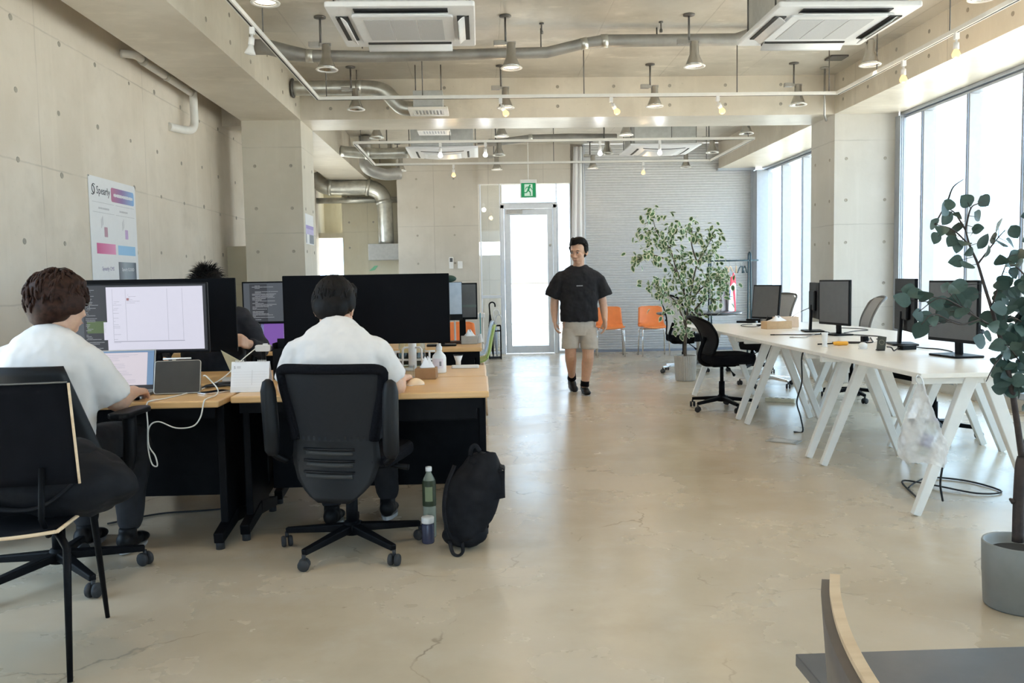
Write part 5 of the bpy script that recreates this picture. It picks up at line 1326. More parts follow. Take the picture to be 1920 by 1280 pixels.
MB().sheet(lambda u, v: (0.030*math.cos(PI*u)*(math.sin(PI*min(1, max(0, v)))**0.45), -0.055+0.11*v, 0.001+0.034*math.sin(PI*u)*(math.sin(PI*v)**0.6)), 12, 14).build('shell', mat('peach_plastic', (0.78, 0.58, 0.38), 0.45), ms)
MB().prism(rrect(0.052, 0.098, 0.02), 0.002, FX((0, 0, 0))).build('base', 'white_plastic', ms)
cable('thin black earphone cable bunched on the middle desk', [(-0.50, 4.70, 0.704), (-0.46, 4.66, 0.72), (-0.43, 4.60, 0.725), (-0.47, 4.55, 0.715), (-0.41, 4.58, 0.708), (-0.45, 4.66, 0.73), (-0.47, 4.72, 0.78), (-0.46, 4.74, 0.72), (-0.41, 4.55, 0.706)], 'rubber', 0.003)
t = thing('eraser_block', 'small grey metal case beside the earphone cable', 'case', (-0.405, 4.50, DT), 0.2)
MB().box2((-0.022, -0.015, 0), (0.022, 0.015, 0.022)).build('body', 'steel', t, bevel=0.003)
cable('black monitor cable hanging behind the wide black monitor', [(-0.555, 4.86, 0.95), (-0.555, 4.88, 0.85), (-0.55, 4.90, 0.76), (-0.54, 4.93, 0.705)], 'rubber', 0.004)

# ---- far desks
tissue_box('grey tissue box with white tissue on the far desks near the aisle', (-0.11, 7.18, DT), 0.05, 0.13, 0.11, 0.065, 'grey_card', 0.045)
t = thing('plastic_wrap', 'crumpled clear plastic bag beside the grey tissue box', 'plastic bag', (-0.02, 7.22, DT))
MB().sheet(lambda u, v: (0.03*math.cos(2*PI*(1-u))*(1-v*0.5)*(1+0.3*math.sin(7*u)), 0.03*math.sin(2*PI*(1-u))*(1-v*0.5), 0.001+0.07*v+0.01*math.sin(11*u)), 14, 5).build('film', 'film', t)
t = thing('pen_tray', 'dark brown pen tray on the far desks', 'tray', (-0.24, 7.22, DT), 0.1)
MB().box2((-0.07, -0.03, 0), (0.07, 0.03, 0.022)).build('body', mat('dark_brown', (0.06, 0.025, 0.015), 0.5), t, bevel=0.003)
t = thing('desk_plant', 'dark green rounded desk ornament on the silver-grey monitor', 'ornament', (-0.255, 7.06, DT+0.517))
MB().ball((0, 0, 0.025), (0.055, 0.03, 0.028)).build('body', mat('dark_green', (0.03, 0.07, 0.05), 0.7), t)
t = thing('teal_folder', 'thin teal folder upright beside the small dark monitor', 'folder', (-0.012, 7.33, DT), 0.0)
MB().box2((-0.006, -0.05, 0), (0.004, 0.06, 0.25)).build('cover', mat('teal_plastic', (0.06, 0.30, 0.34), 0.4), t, bevel=0.002)

# ---- white tables
tissue_box('long brown tissue box with white tissue on the white tables', (2.735, 7.93, TT), math.radians(8), 0.25, 0.12, 0.07, 'card', 0.04)
t = thing('cardboard_box', 'small pale cardboard box just behind the long brown tissue box', 'box', (2.89, 8.12, TT), 0.1)
MB().box2((-0.11, -0.05, 0), (0.11, 0.05, 0.10)).build('box', mat('pale_card', (0.60, 0.45, 0.33), 0.75), t, bevel=0.002)
sd = thing('screwdriver', 'yellow-handled screwdriver lying on the white table', 'screwdriver', (2.435, 5.88, TT), math.radians(-4))
MB().tube([(-0.01, 0, 0.016), (0.0, 0, 0.016), (0.03, 0, 0.016), (0.06, 0, 0.016), (0.085, 0, 0.016), (0.093, 0, 0.016)], [0.008, 0.013, 0.016, 0.014, 0.015, 0.008], 10).build('handle', mat('amber_plastic', (0.85, 0.42, 0.04), 0.35), sd)
MB().tube([(-0.115, 0, 0.012), (-0.01, 0, 0.016)], 0.0045, 8).build('shaft', 'black_plastic', sd)
gl = thing('glue_tube', 'slim white tube standing upright in front of the screwdriver', 'tube', (2.33, 5.79, TT))
MB().lathe([(0, 0), (0.020, 0), (0.020, 0.012), (0.0165, 0.014), (0.018, 0.05), (0.022, 0.094), (0, 0.094)], 16, sy=0.75).build('body', 'white_plastic', gl)
MB().box2((-0.024, -0.003, 0.090), (0.024, 0.003, 0.100)).build('crimp', 'white_plastic', gl)
t = thing('card_holder', 'small dark green printed card standing tilted on the white table', 'card', (2.545, 5.42, TT), math.radians(-12))
R_ = Matrix.Rotation(math.radians(-14), 4, 'X') @ Matrix.Rotation(math.radians(9), 4, 'Y')
MB().box2((-0.026, 0, 0.004), (0.026, 0.012, 0.095)).xf(R_).build('card', mat('dark_green_card', (0.05, 0.055, 0.045), 0.4), t, bevel=0.002)
MB().lathe([(0.014, -0.0008), (0.017, -0.0008), (0.017, 0.0), (0.014, 0.0), (0.014, -0.0008)], 16).xf(R_ @ Matrix.Translation((0, -0.0005, 0.055)) @ Matrix.Rotation(PI/2, 4, 'X')).build('printed_ring', mat('olive_print', (0.22, 0.22, 0.16), 0.6), t)
MB().box2((-0.02, 0.0, 0), (0.02, 0.05, 0.006)).build('foot', 'black_plastic', t)
t = thing('dispenser', 'small round white plastic dispenser left of the dark green card', 'dispenser', (2.50, 5.58, TT))
MB().ball((0, 0, 0.022), (0.030, 0.020, 0.022), 16, 10).build('body', 'white_plastic', t)
MB().box2((-0.026, -0.012, 0), (0.026, 0.012, 0.006)).build('base', 'white_plastic', t)
t = thing('power_adapter', 'small black cube adapter among the cables on the white tables', 'adapter', (2.78, 6.18, TT), 0.2)
MB().box2((-0.02, -0.02, 0), (0.02, 0.02, 0.04)).build('body', 'black_plastic', t, bevel=0.003)
t = thing('power_brick', 'flat black power brick on the near white table', 'adapter', (2.735, 5.46, TT), 0.25)
MB().box2((-0.055, -0.025, 0), (0.055, 0.025, 0.028)).build('body', 'black_plastic', t, bevel=0.004)
z = TT+0.004
cable('black cable from the flat power brick towards the dark green card', [(2.68, 5.45, z+0.012), (2.64, 5.42, z), (2.60, 5.36, z), (2.585, 5.36, z+0.02), (2.575, 5.40, z+0.022)], 'rubber', 0.004)
cable('black cable from the flat power brick to the monitor behind the leaves', [(2.79, 5.47, z+0.012), (2.87, 5.50, z), (2.92, 5.40, z), (2.89, 5.20, z), (2.82, 5.10, z), (2.80, 5.02, z)], 'rubber', 0.004)
cable('pair of long black cables crossing the middle white table', [(2.52, 6.12, z), (2.62, 6.14, z), (2.74, 6.10, z), (2.82, 6.22, z), (2.92, 6.42, z), (2.95, 6.60, z)], 'rubber', 0.0045)
cable('second long black cable curving below the adapter cube', [(2.55, 6.05, z), (2.66, 6.03, z), (2.78, 6.06, z), (2.88, 6.28, z), (2.97, 6.5, z)], 'rubber', 0.0045)
cable('thin grey lead with connector before the tall grey-screened monitor', [(2.44, 6.72, z), (2.52, 6.66, z), (2.60, 6.80, z), (2.72, 6.98, z), (2.83, 7.10, z)], 'steel', 0.003, plug=[(0, (0.03, 0.012, 0.008))])
cable('black lead with red-tipped plug lying on the middle white table', [(2.40, 7.05, z), (2.50, 7.04, z), (2.66, 6.98, z), (2.80, 7.02, z), (2.92, 7.16, z), (2.95, 7.36, z)], 'rubber', 0.004, plug=[(0, (0.035, 0.014, 0.009))])
cable('black lead curling across the middle white table towards the window side', [(2.90, 6.99, z), (3.02, 6.82, z), (3.10, 6.62, z), (3.05, 6.45, z), (2.95, 6.35, z)], 'rubber', 0.004)
cable('black lead with plug lying beyond the tall grey-screened monitor', [(3.02, 7.1, z), (3.20, 7.3, z), (3.36, 7.4, z), (3.38, 7.62, z), (3.26, 7.80, z)], 'rubber', 0.0035, plug=[(1, (0.03, 0.02, 0.014))])
cable('black lead looped round the foot of the farthest table monitor', [(2.80, 8.36, z+0.10), (2.73, 8.28, z+0.02), (2.62, 8.22, z), (2.55, 8.38, z), (2.62, 8.60, z), (2.74, 8.66, z)], 'rubber', 0.003)
cable('black lead arching behind the farthest table monitor', [(2.83, 8.45, z+0.22), (2.90, 8.50, z+0.20), (2.96, 8.52, z+0.08), (2.97, 8.5, z)], 'rubber', 0.003)
cable('black lead arching up to the monitor back beside the tall one', [(2.90, 7.98, z+0.10), (2.93, 7.9, z+0.14), (2.97, 7.6, z+0.22), (2.93, 7.47, z+0.24)], 'rubber', 0.003)

# ---- hanging carrier bag and bottle
bg_ = thing('carrier_bag', 'white plastic carrier bag hanging from the white table corner', 'bag', (2.125, 4.085, 0))
def bagf(u, v):
    z = 0.30+0.385*v; k = 1-v
    w = 0.012+0.105*min(1, k*1.35)**0.85
    a = 2*PI*(1-u)
    cx = 0.02*k-0.01
    x = cx+w*math.cos(a)*(1+0.05*math.sin(5*a+v*9)); y = (0.012+0.05*min(1, k*1.3))*math.sin(a)*(1+0.10*math.sin(4*a+v*7))
    if v < 0.06: x = cx+(x-cx)*(0.90+v*1.6)
    return (x, y, z-0.02*math.cos(a)*k+0.008*math.sin(3*a)*k)
MB().sheet(bagf, 48, 30).build('film', 'bag_film', bg_)
crumple(bg_.children[0], 0.022, FINE)
b_ = MB()
for s_ in (-1, 1): b_.tube(spline([(s_*0.008, 0, 0.675), (s_*0.016-0.012, 0.005, 0.70), (-0.01+s_*0.008, 0.02, 0.722), (0.0, 0.03, 0.715)], 4), 0.007, 6, flat=0.4)
b_.build('handle', 'film', bg_)
bt = thing('drink_bottle', 'blue-labelled drink bottle showing through the white carrier bag', 'bottle', (2.125, 4.085, 0.335), 0)
q = Matrix.Rotation(math.radians(20), 4, 'Y') @ Matrix.Scale(0.9, 4)
MB().lathe([(0, 0), (0.029, 0), (0.031, 0.01), (0.031, 0.04), (0.028, 0.05), (0.028, 0.12), (0.031, 0.13), (0.026, 0.165), (0.012, 0.19), (0.012, 0.20), (0, 0.20)], 18).xf(q).build('body', 'pet', bt)
MB().lathe([(0.0288, 0.05), (0.0288, 0.12)], 18).xf(q).build('label', mat('blue_label', (0.10, 0.12, 0.32), 0.5), bt)
MB().lathe([(0, 0.20), (0.014, 0.20), (0.014, 0.215), (0, 0.216)], 14).xf(q).build('cap', mat('blue_cap', (0.12, 0.15, 0.38), 0.4), bt)
cable('black power cable hanging below the near white table with a small loop', [(2.33, 4.55, 0.70), (2.34, 4.50, 0.62), (2.36, 4.46, 0.52), (2.37, 4.44, 0.46), (2.40, 4.40, 0.36), (2.415, 4.38, 0.335), (2.40, 4.38, 0.318), (2.388, 4.38, 0.33), (2.395, 4.38, 0.345), (2.42, 4.38, 0.34), (2.405, 4.38, 0.27), (2.40, 4.40, 0.18), (2.405, 4.42, 0.10), (2.43, 4.44, 0.01)], 'rubber', 0.0055)
cable('black power cable coiled on the floor below the near white table', [(2.40, 4.75, 0.007), (2.50, 4.86, 0.012), (2.66, 4.98, 0.008), (2.82, 4.86, 0.007), (2.86, 4.62, 0.007), (2.70, 4.58, 0.010), (2.55, 4.78, 0.014), (2.45, 4.92, 0.007), (2.36, 4.62, 0.007), (2.34, 4.48, 0.008), (2.44, 4.60, 0.014)], 'rubber', 0.005)
cable('black cable hanging below the middle white table to the floor', [(2.47, 6.45, 0.70), (2.44, 6.50, 0.60), (2.46, 6.55, 0.40), (2.44, 6.6, 0.24), (2.47, 6.6, 0.12), (2.48, 6.58, 0.008), (2.41, 6.58, 0.006)], 'rubber', 0.006)
t = thing('power_strip', 'beige power strip on the floor below the far white tables', 'power strip', (2.87, 8.20, 0), math.radians(-35))
MB().box2((-0.14, -0.03, 0), (0.14, 0.03, 0.04)).build('body', mat('beige_plastic', (0.70, 0.65, 0.50), 0.5), t, bevel=0.005)
for k in range(4): MB().box2((-0.11+k*0.06, -0.014, 0.04), (-0.08+k*0.06, 0.014, 0.0406)).build('socket', 'slot', t)
t = thing('floor_hatch', 'pale floor outlet plate set in the concrete near the white tables', 'floor plate', (2.21, 6.24, 0), math.radians(-38))
MB().prism(rrect(0.23, 0.15, 0.01), 0.004).build('plate', 'steel', t, bevel=0.0015)
MB().prism(rrect(0.17, 0.10, 0.008), 0.0008, FX((0, 0, 0.0042))).build('lid', mat('pale_plate', (0.58, 0.58, 0.57), 0.4), t)

# ---- floor around the dark desks
def blob_bag(fn, nu, nv, name, m, parent): return MB().sheet(fn, nu, nv).build(name, m, parent)
bp = thing('backpack', 'black backpack slumped on the floor against the desk leg', 'backpack', (-0.075, 3.90, 0))
def bpf(u, v):
    a = 2*PI*(1-u); z = 0.035+0.40*v
    w = 0.125*(math.sin(PI*(0.13+0.80*v))**0.55); d = 0.085*(math.sin(PI*(0.12+0.80*v))**0.6)
    cx = -0.03+0.075*v+0.03*v*v
    rr = 1+0.07*math.sin(3*a+5*v)+0.04*math.sin(7*a-6*v)
    return (cx+w*math.cos(a)*rr, d*math.sin(a)*rr, z+0.012*math.sin(2*a+4*v))
body = MB().sheet(bpf, 36, 24)
body.ball((-0.02, 0, 0.06), (0.11, 0.075, 0.055), 20, 10).ball((0.055, 0, 0.40), (0.06, 0.045, 0.05), 16, 8)
o = crumple(body.build('body', 'bag_fabric', bp), 0.028, FOLD)
MB().sheet(lambda u, v: (0.065+0.10*v+0.02*math.sin(u*PI)*(1-v), -0.05+0.10*u, 0.385-0.02*v-0.20*(1-v)*0-0.13*(1-u)*(1-v)*0+0.05*math.sin(u*PI)*(1-v)), 8, 8, 0.004).build('flap', 'bag_fabric', bp)
MB().sheet(lambda u, v: (0.07+0.095*v, -0.05+0.03*math.sin(u*PI), 0.22+0.14*u*(1-0.1*v)+0.02*v), 6, 6, 0.004).build('side_pocket', 'bag_fabric', bp)
MB().tube(spline([(0.01, -0.02, 0.43), (0.015, -0.03, 0.465), (0.035, -0.02, 0.475), (0.055, -0.01, 0.445)], 5), 0.011, 8, flat=0.35).build('carry_loop', 'bag_fabric', bp)
MB().tube(spline([(-0.09, -0.09, 0.06), (-0.075, -0.12, 0.015), (-0.05, -0.13, 0.005), (-0.03, -0.12, 0.02), (-0.035, -0.09, 0.05)], 5), 0.009, 8, flat=0.35).build('strap', 'bag_fabric', bp)
MB().tube(spline([(-0.06, -0.075, 0.40), (-0.10, -0.10, 0.30), (-0.11, -0.105, 0.18), (-0.085, -0.09, 0.07)], 6), 0.016, 8, flat=0.3).build('strap', 'bag_fabric', bp)
MB().tube([Vector(bpf(0.62+0.16*k/10, 0.74+0.05*math.sin(k/10*PI)))+Vector((0, -0.004, 0)) for k in range(11)], 0.004, 6).build('zip', 'black_plastic', bp)
pt = thing('tea_bottle', 'green tea bottle with a white cap standing beside the backpack', 'bottle', (-0.268, 4.08, 0))
MB().lathe([(0, 0.001), (0.028, 0.001), (0.031, 0.01), (0.031, 0.16), (0.032, 0.17), (0.032, 0.26), (0.027, 0.285), (0.013, 0.312), (0.0125, 0.32), (0, 0.32)], 20).build('body', 'pet', pt)
MB().lathe([(0.0325, 0.155), (0.0328, 0.16), (0.0328, 0.265), (0.0300, 0.278)], 20).build('label', mat('olive_green_label', (0.03, 0.042, 0.015), 0.5), pt)
MB().sheet(lambda u, v: (0.0334*math.sin((u-0.5)*1.1), -0.0334*math.cos((u-0.5)*1.1), 0.18+0.07*v), 8, 2).build('label_mark', mat('pale_green_print', (0.24, 0.28, 0.16), 0.6), pt)
MB().lathe([(0, 0.32), (0.015, 0.32), (0.0155, 0.325), (0.0155, 0.338), (0.014, 0.342), (0, 0.342)], 16).build('cap', 'white_plastic', pt)
jr = thing('jar', 'small clear jar with a white lid in front of the green tea bottle', 'jar', (-0.272, 3.99, 0))
MB().lathe([(0, 0.001), (0.028, 0.001), (0.030, 0.006), (0.030, 0.085), (0.026, 0.095), (0, 0.095)], 18).build('body', mat('blue_clear_plastic', (0.05, 0.055, 0.10), 0.25), jr)
MB().lathe([(0, 0.0955), (0.029, 0.0955), (0.030, 0.10), (0.030, 0.122), (0.027, 0.125), (0, 0.125)], 18).build('lid', 'white_plastic', jr)
cable('thin black cable lying on the floor below the left wooden desk', [(-1.95, 4.45, 0.006), (-1.75, 4.62, 0.006), (-1.55, 4.66, 0.006), (-1.40, 4.72, 0.006), (-1.28, 4.80, 0.05), (-1.24, 4.78, 0.13)], 'rubber', 0.005)
cable('black cord knotted and hanging below the left wooden desk', [(-1.66, 4.05, 0.30), (-1.66, 4.05, 0.22), (-1.66, 4.05, 0.19), (-1.672, 4.05, 0.12), (-1.662, 4.05, 0.07), (-1.65, 4.05, 0.08), (-1.648, 4.05, 0.13), (-1.658, 4.05, 0.19)], 'rubber', 0.005)

# black bag on the foreground chair
hb = thing('shoulder_bag', 'large soft black bag lying on the black plywood chair', 'bag', (-1.50, 2.96, 0.475))
def hbf(u, v):
    a = 2*PI*(1-u); z = 0.0+0.235*v
    w = 0.30*(math.sin(PI*(0.16+0.74*v))**0.5); d = 0.19*(math.sin(PI*(0.15+0.76*v))**0.55)
    rr = 1+0.05*math.sin(3*a+3*v)+0.03*math.sin(8*a+5*v)
    x = w*math.cos(a)*rr
    return (x, d*math.sin(a)*rr, z*(1-0.22*max(0, x/0.3))-0.02*max(0, x/0.3)+0.01*math.sin(3*a+2*v))
b_ = MB().sheet(hbf, 40, 20); b_.ball((0, 0, 0.03), (0.22, 0.14, 0.03), 18, 8).ball((0.0, 0, 0.19), (0.19, 0.12, 0.05), 18, 8)
crumple(b_.build('body', 'bag_fabric', hb), 0.035, FOLD)
MB().tube([Vector(hbf(0.66+0.12*k/10, 0.80))+Vector((0, -0.006, 0.004)) for k in range(11)], 0.005, 6).build('zip', 'steel', hb)
MB().tube(spline([(-0.18, -0.16, 0.10), (-0.05, -0.20, 0.05), (0.08, -0.19, 0.05), (0.17, -0.13, 0.12)], 6), 0.018, 8, flat=0.3).build('strap', 'bag_fabric', hb)

# ---- posters
po = thing('wall_poster', 'large white product poster headed Spearly on the concrete wall', 'poster', (-2.868, 6.51, 1.02))
PW, PH = 0.86, 1.03
MB().box2((0, 0, 0), (0.003, PW, PH)).build('paper', 'white_paint', po)
PF = frame((0.0032, 0, 0), (0, 1, 0), (0, 0, 1))
def prn(name, x0, z0, x1, z1, m, r=0.0, lift=0.0):
    poly = rrect(x1-x0, z1-z0, r, 4, (x0+x1)/2, (z0+z1)/2) if r else [(x0, z0), (x1, z0), (x1, z1), (x0, z1)]
    return MB().prism(poly, 0.0004, PF @ Matrix.Translation((0, 0, lift))).build(name, m, po)
def grad(name, stops):
    m, nt, b = _nt(name)
    tc = N(nt, 'ShaderNodeTexCoord'); sp = N(nt, 'ShaderNodeSeparateXYZ'); L(nt, tc.outputs['Generated'], sp.inputs[0])
    cr = N(nt, 'ShaderNodeValToRGB'); L(nt, sp.outputs['Y'], cr.inputs[0])
    el = cr.color_ramp.elements
    for i, (p, c) in enumerate(stops):
        e = el[i] if i < 2 else el.new(p)
        e.position = p; e.color = (*c, 1)
    L(nt, cr.outputs[0], b.inputs['Base Color']); b.inputs['Roughness'].default_value = 0.6
    return m
M['ink'] = mat('dark_ink', (0.05, 0.05, 0.07), 0.7); M['ink_grey'] = mat('grey_ink', (0.48, 0.48, 0.52), 0.7)
lg = MB()
for s_ in (-1, 1):
    P = [(0.072+s_*0.010+0.030*math.cos(a)*(1 if s_ > 0 else 1), PH-0.098+s_*0.006+0.034*math.sin(a)) for a in [s_*PI/2+PI*1.25*k/14-0.6 for k in range(15)]]
    lg.tube([PF @ Vector((p[0], p[1], 0.0008)) for p in P], 0.0035, 5)
lg.build('logo', 'ink', po)
txt('Spearly', 0.082, 'ink', po, PF @ Matrix.Translation((0.125, PH-0.125, 0.0006)))
prn('banner', 0.385, PH-0.165, 0.825, PH-0.055, grad('banner_print', [(0.0, (0.50, 0.18, 0.30)), (0.45, (0.30, 0.20, 0.42)), (1.0, (0.25, 0.48, 0.78))]), 0.02)
b = MB(); x = 0.43
for k in range(17):
    w = r_.uniform(0.012, 0.022); h = r_.uniform(0.018, 0.026)
    b.prism([(x, PH-0.110-h/2), (x+w, PH-0.110-h/2), (x+w, PH-0.110+h/2), (x, PH-0.110+h/2)], 0.0003, PF @ Matrix.Translation((0, 0, 0.0006))); x += w+0.004
b.build('banner_lettering', 'white_paint', po, kind='stuff')
for z_ in (PH-0.19, PH-0.265): prn('rule', 0.05, z_, 0.43, z_+0.0025, 'ink_grey'); prn('rule', 0.46, z_-0.0, 0.82, z_+0.0025, 'ink_grey')
b = MB()
for x0, n_ in ((0.15, 12), (0.53, 10)):
    for k in range(n_): b.prism([(x0+k*0.016, PH-0.238), (x0+k*0.016+0.011, PH-0.238), (x0+k*0.016+0.011, PH-0.224), (x0+k*0.016, PH-0.224)], 0.0003, PF)
b.build('small_lettering', 'ink_grey', po, kind='stuff')
for x0, c in ((0.235, (0.50, 0.30, 0.38)), (0.62, (0.58, 0.42, 0.68))):
    prn('card_icon', x0, PH-0.445, x0+0.058, PH-0.37, mat('icon_print', c, 0.6), 0.006)
    for k in range(3): prn('pen_icon', x0-0.048+k*0.014, PH-0.38+k*0.012, x0-0.043+k*0.014, PH-0.31+k*0.012, 'ink_grey')
prn('pink_band', 0.09, PH-0.575, 0.425, PH-0.495, grad('pink_print', [(0.0, (0.62, 0.12, 0.30)), (1.0, (0.80, 0.33, 0.55))]))
prn('blue_band', 0.47, PH-0.575, 0.81, PH-0.50, grad('blue_print', [(0.0, (0.33, 0.58, 0.85)), (1.0, (0.30, 0.55, 0.82))]))
txt('Spearly CMS', 0.042, mat('lilac_ink', (0.35, 0.30, 0.48), 0.6), po, PF @ Matrix.Translation((0.165, PH-0.70, 0.0006)))
prn('purple_button', 0.14, PH-0.985, 0.41, PH-0.91, grad('button_print', [(0.0, (0.62, 0.55, 0.75)), (0.4, (0.28, 0.18, 0.42)), (1.0, (0.48, 0.40, 0.62))]), 0.012)
prn('dark_picture', 0.465, PH-1.02, 0.81, PH-0.63, grad('dark_print', [(0.0, (0.13, 0.14, 0.16)), (0.35, (0.34, 0.39, 0.45)), (0.75, (0.25, 0.30, 0.36)), (1.0, (0.07, 0.09, 0.11))]))
txt('Spearly CLOUD', 0.036, 'white_paint', po, PF @ Matrix.Translation((0.525, PH-0.70, 0.0009)))
for x0, c in ((0.525, (0.5, 0.12, 0.10)), (0.62, (0.60, 0.65, 0.70)), (0.715, (0.72, 0.62, 0.40))): prn('bottle_picture', x0, PH-0.87, x0+0.03, PH-0.79, mat('bottle_print', c, 0.6), 0.004, 0.0005)
for y_, z_ in ((0.006, PH-0.006), (PW-0.006, PH-0.006)): MB().ball((0.004, y_, z_), 0.006, 8, 6).build('pin', 'steel', po)
sp_ = thing('small_poster', 'small pale and violet poster on the side of the concrete column', 'poster', (-1.928, 9.69, 1.665))
MB().box2((0, 0, 0), (0.002, 0.46, 0.335)).build('paper', 'white_paint', sp_)
for nm, a, c in (('violet_band', (0.02, 0.17, 0.45, 0.21), (0.36, 0.30, 0.62)), ('violet_picture', (0.02, 0.11, 0.45, 0.17), (0.52, 0.48, 0.72)), ('grey_picture', (0.20, 0.01, 0.45, 0.11), (0.22, 0.25, 0.30)), ('dark_edge', (0.02, 0.01, 0.05, 0.11), (0.2, 0.22, 0.26))):
    MB().box2((0.002, a[0], a[1]), (0.0026, a[2], a[3])).build(nm, mat(nm, c, 0.6), sp_)
# ================================================================ plants
def bez_leaf_mesh(name, L_, W_, m, fold=0.12, droop=0.15, nl=6, tip=0.6, notch=0.0):
    vs = []; fs = []
    for i in range(nl+1):
        t_ = i/nl
        w = W_/2*(math.sin(PI*t_**tip))**0.8 if 0 < t_ < 1 else 0.0
        y = L_*t_-notch*0; z = -droop*L_*t_*t_
        for x in (-1, -0.5, 0, 0.5, 1): vs.append((x*w, y, z+fold*w*abs(x)))
    for i in range(nl):
        for k in range(4): fs.append((i*5+k, i*5+k+1, (i+1)*5+k+1, (i+1)*5+k))
    b = MB().add(vs, fs, True)
    me = b.mesh(name); me.materials.append(M[m] if isinstance(m, str) else m)
    return me
def leaf_mat(name, ca, cb, edge=None, attr=None):
    m, nt, b = _nt(name)
    tc = N(nt, 'ShaderNodeTexCoord'); oi = N(nt, 'ShaderNodeObjectInfo')
    col = mix_col(nt, oi.outputs['Random'], ca, cb)
    col = mix_col(nt, math_node(nt, 'MULTIPLY', ramp(nt, noise(nt, tc.outputs['Object'], 60, 3), 0.4, 0.7), 0.3), col, tuple(c*0.6 for c in ca))
    if edge:
        sp = N(nt, 'ShaderNodeSeparateXYZ')
        src = tc.outputs['Generated']
        if attr: an = N(nt, 'ShaderNodeAttribute'); an.attribute_name = attr; src = an.outputs['Color']
        L(nt, src, sp.inputs[0])
        dx = math_node(nt, 'MULTIPLY', math_node(nt, 'SUBTRACT', sp.outputs['X'], 0.5), 2.0)
        dy = math_node(nt, 'MULTIPLY', math_node(nt, 'SUBTRACT', sp.outputs['Y'], 0.46), 2.0)
        d = math_node(nt, 'ADD', math_node(nt, 'MULTIPLY', dx, dx), math_node(nt, 'MULTIPLY', dy, dy))
        d = math_node(nt, 'ADD', d, math_node(nt, 'MULTIPLY', math_node(nt, 'SUBTRACT', noise(nt, tc.outputs['Object'], 90, 2), 0.5), 0.5))
        col = mix_col(nt, ramp(nt, d, 0.42, 0.55), col, edge)
    L(nt, col, b.inputs['Base Color']); b.inputs['Roughness'].default_value = 0.45
    b.inputs['Specular IOR Level'].default_value = 0.4
    return m
M['bark'] = mat('brown_bark', (0.10, 0.075, 0.055), 0.8, var=0.3, scale=30, bump=0.5, bscale=60)
M['bark_dark'] = mat('dark_bark', (0.035, 0.022, 0.018), 0.7, var=0.3, scale=30, bump=0.5, bscale=60)
M['soil'] = mat('dark_soil', (0.02, 0.017, 0.014), 0.95, bump=0.6, bscale=80)
M['pot_grey'] = mat('grey_ceramic_pot', (0.225, 0.23, 0.222), 0.55, var=0.04)
M['pot_ribbed'] = mat('beige_grey_pot', (0.44, 0.42, 0.385), 0.6, var=0.05)
M['ficus_leaf'] = leaf_mat('variegated_leaf', (0.08, 0.17, 0.07), (0.15, 0.27, 0.12), (0.74, 0.77, 0.58))
M['ficus_foliage'] = leaf_mat('variegated_foliage', (0.08, 0.17, 0.07), (0.15, 0.27, 0.12), (0.74, 0.77, 0.58), 'leaf_pos')
M['euc_leaf'] = leaf_mat('blue_green_leaf', (0.030, 0.058, 0.048), (0.060, 0.105, 0.085))
def put_leaf(me, parent, p, d, roll, s):
    o = bpy.data.objects.new('leaf', me); COL.objects.link(o); o.parent = parent
    d = Vector(d).normalized()
    q = d.to_track_quat('Y', 'Z') @ Quaternion((0, 1, 0), roll)
    o.location = p; o.rotation_euler = q.to_euler(); o.scale = (s, s, s)
    return o
# ---- variegated ficus in a ribbed pot
fx = thing('potted_ficus', 'leafy variegated ficus tree in a small ribbed pot beside the black task chair', 'potted tree', (2.40, 10.12, 0))
pv = []; pf = []
nr = 96
prof = [(0.0, 0.0), (0.105, 0.0), (0.113, 0.01), (0.130, 0.29), (0.132, 0.30), (0.122, 0.30), (0.118, 0.26), (0.0, 0.255)]
for r, z in prof:
    for k in range(nr):
        a = 2*PI*k/nr; rr = r*(1+(0.028 if k % 3 == 0 else 0)*(1 if 0.005 < z < 0.295 and r > 0.11 and r != 0.118 else 0)) if r else 0.0001
        pv.append((rr*math.cos(a), rr*math.sin(a), z))
for i in range(len(prof)-1):
    for k in range(nr): pf.append((i*nr+k, i*nr+(k+1) % nr, (i+1)*nr+(k+1) % nr, (i+1)*nr+k))
MB().add(pv, pf, False).build('pot', 'pot_ribbed', fx)
MB().lathe([(0, 0.262), (0.117, 0.258)], 20).build('soil', 'soil', fx)
fr_ = random.Random(11)
clus = [(300, 130), (330, 230), (240, 250), (430, 200), (440, 260), (360, 320), (240, 370), (180, 420), (300, 410), (400, 410), (520, 400), (570, 220), (610, 260), (690, 270), (700, 340), (640, 380), (690, 430), (560, 450), (480, 500), (430, 560), (330, 600), (270, 600), (360, 650), (560, 570), (640, 580), (740, 520), (790, 500), (760, 560), (800, 600), (700, 640), (640, 680), (580, 700), (740, 720), (490, 700), (480, 880), (520, 890), (600, 800), (400, 750), (420, 340), (540, 620), (680, 560)]
S_ = 0.001757          # metres per unit of the sketch grid of the crown
def fpos(cx, cy, dep): return Vector(((cx-515)*S_, dep, 0.0+(1245-cy)*S_))
node = lambda cx, cy, d=0: fpos(cx, cy, d)
br_ = MB()
tw = spline([(0, 0, 0.25), node(515, 1000), node(525, 850), node(535, 740)], 5); br_.tube(tw, [0.021-0.006*k/len(tw) for k in range(len(tw))], 10)
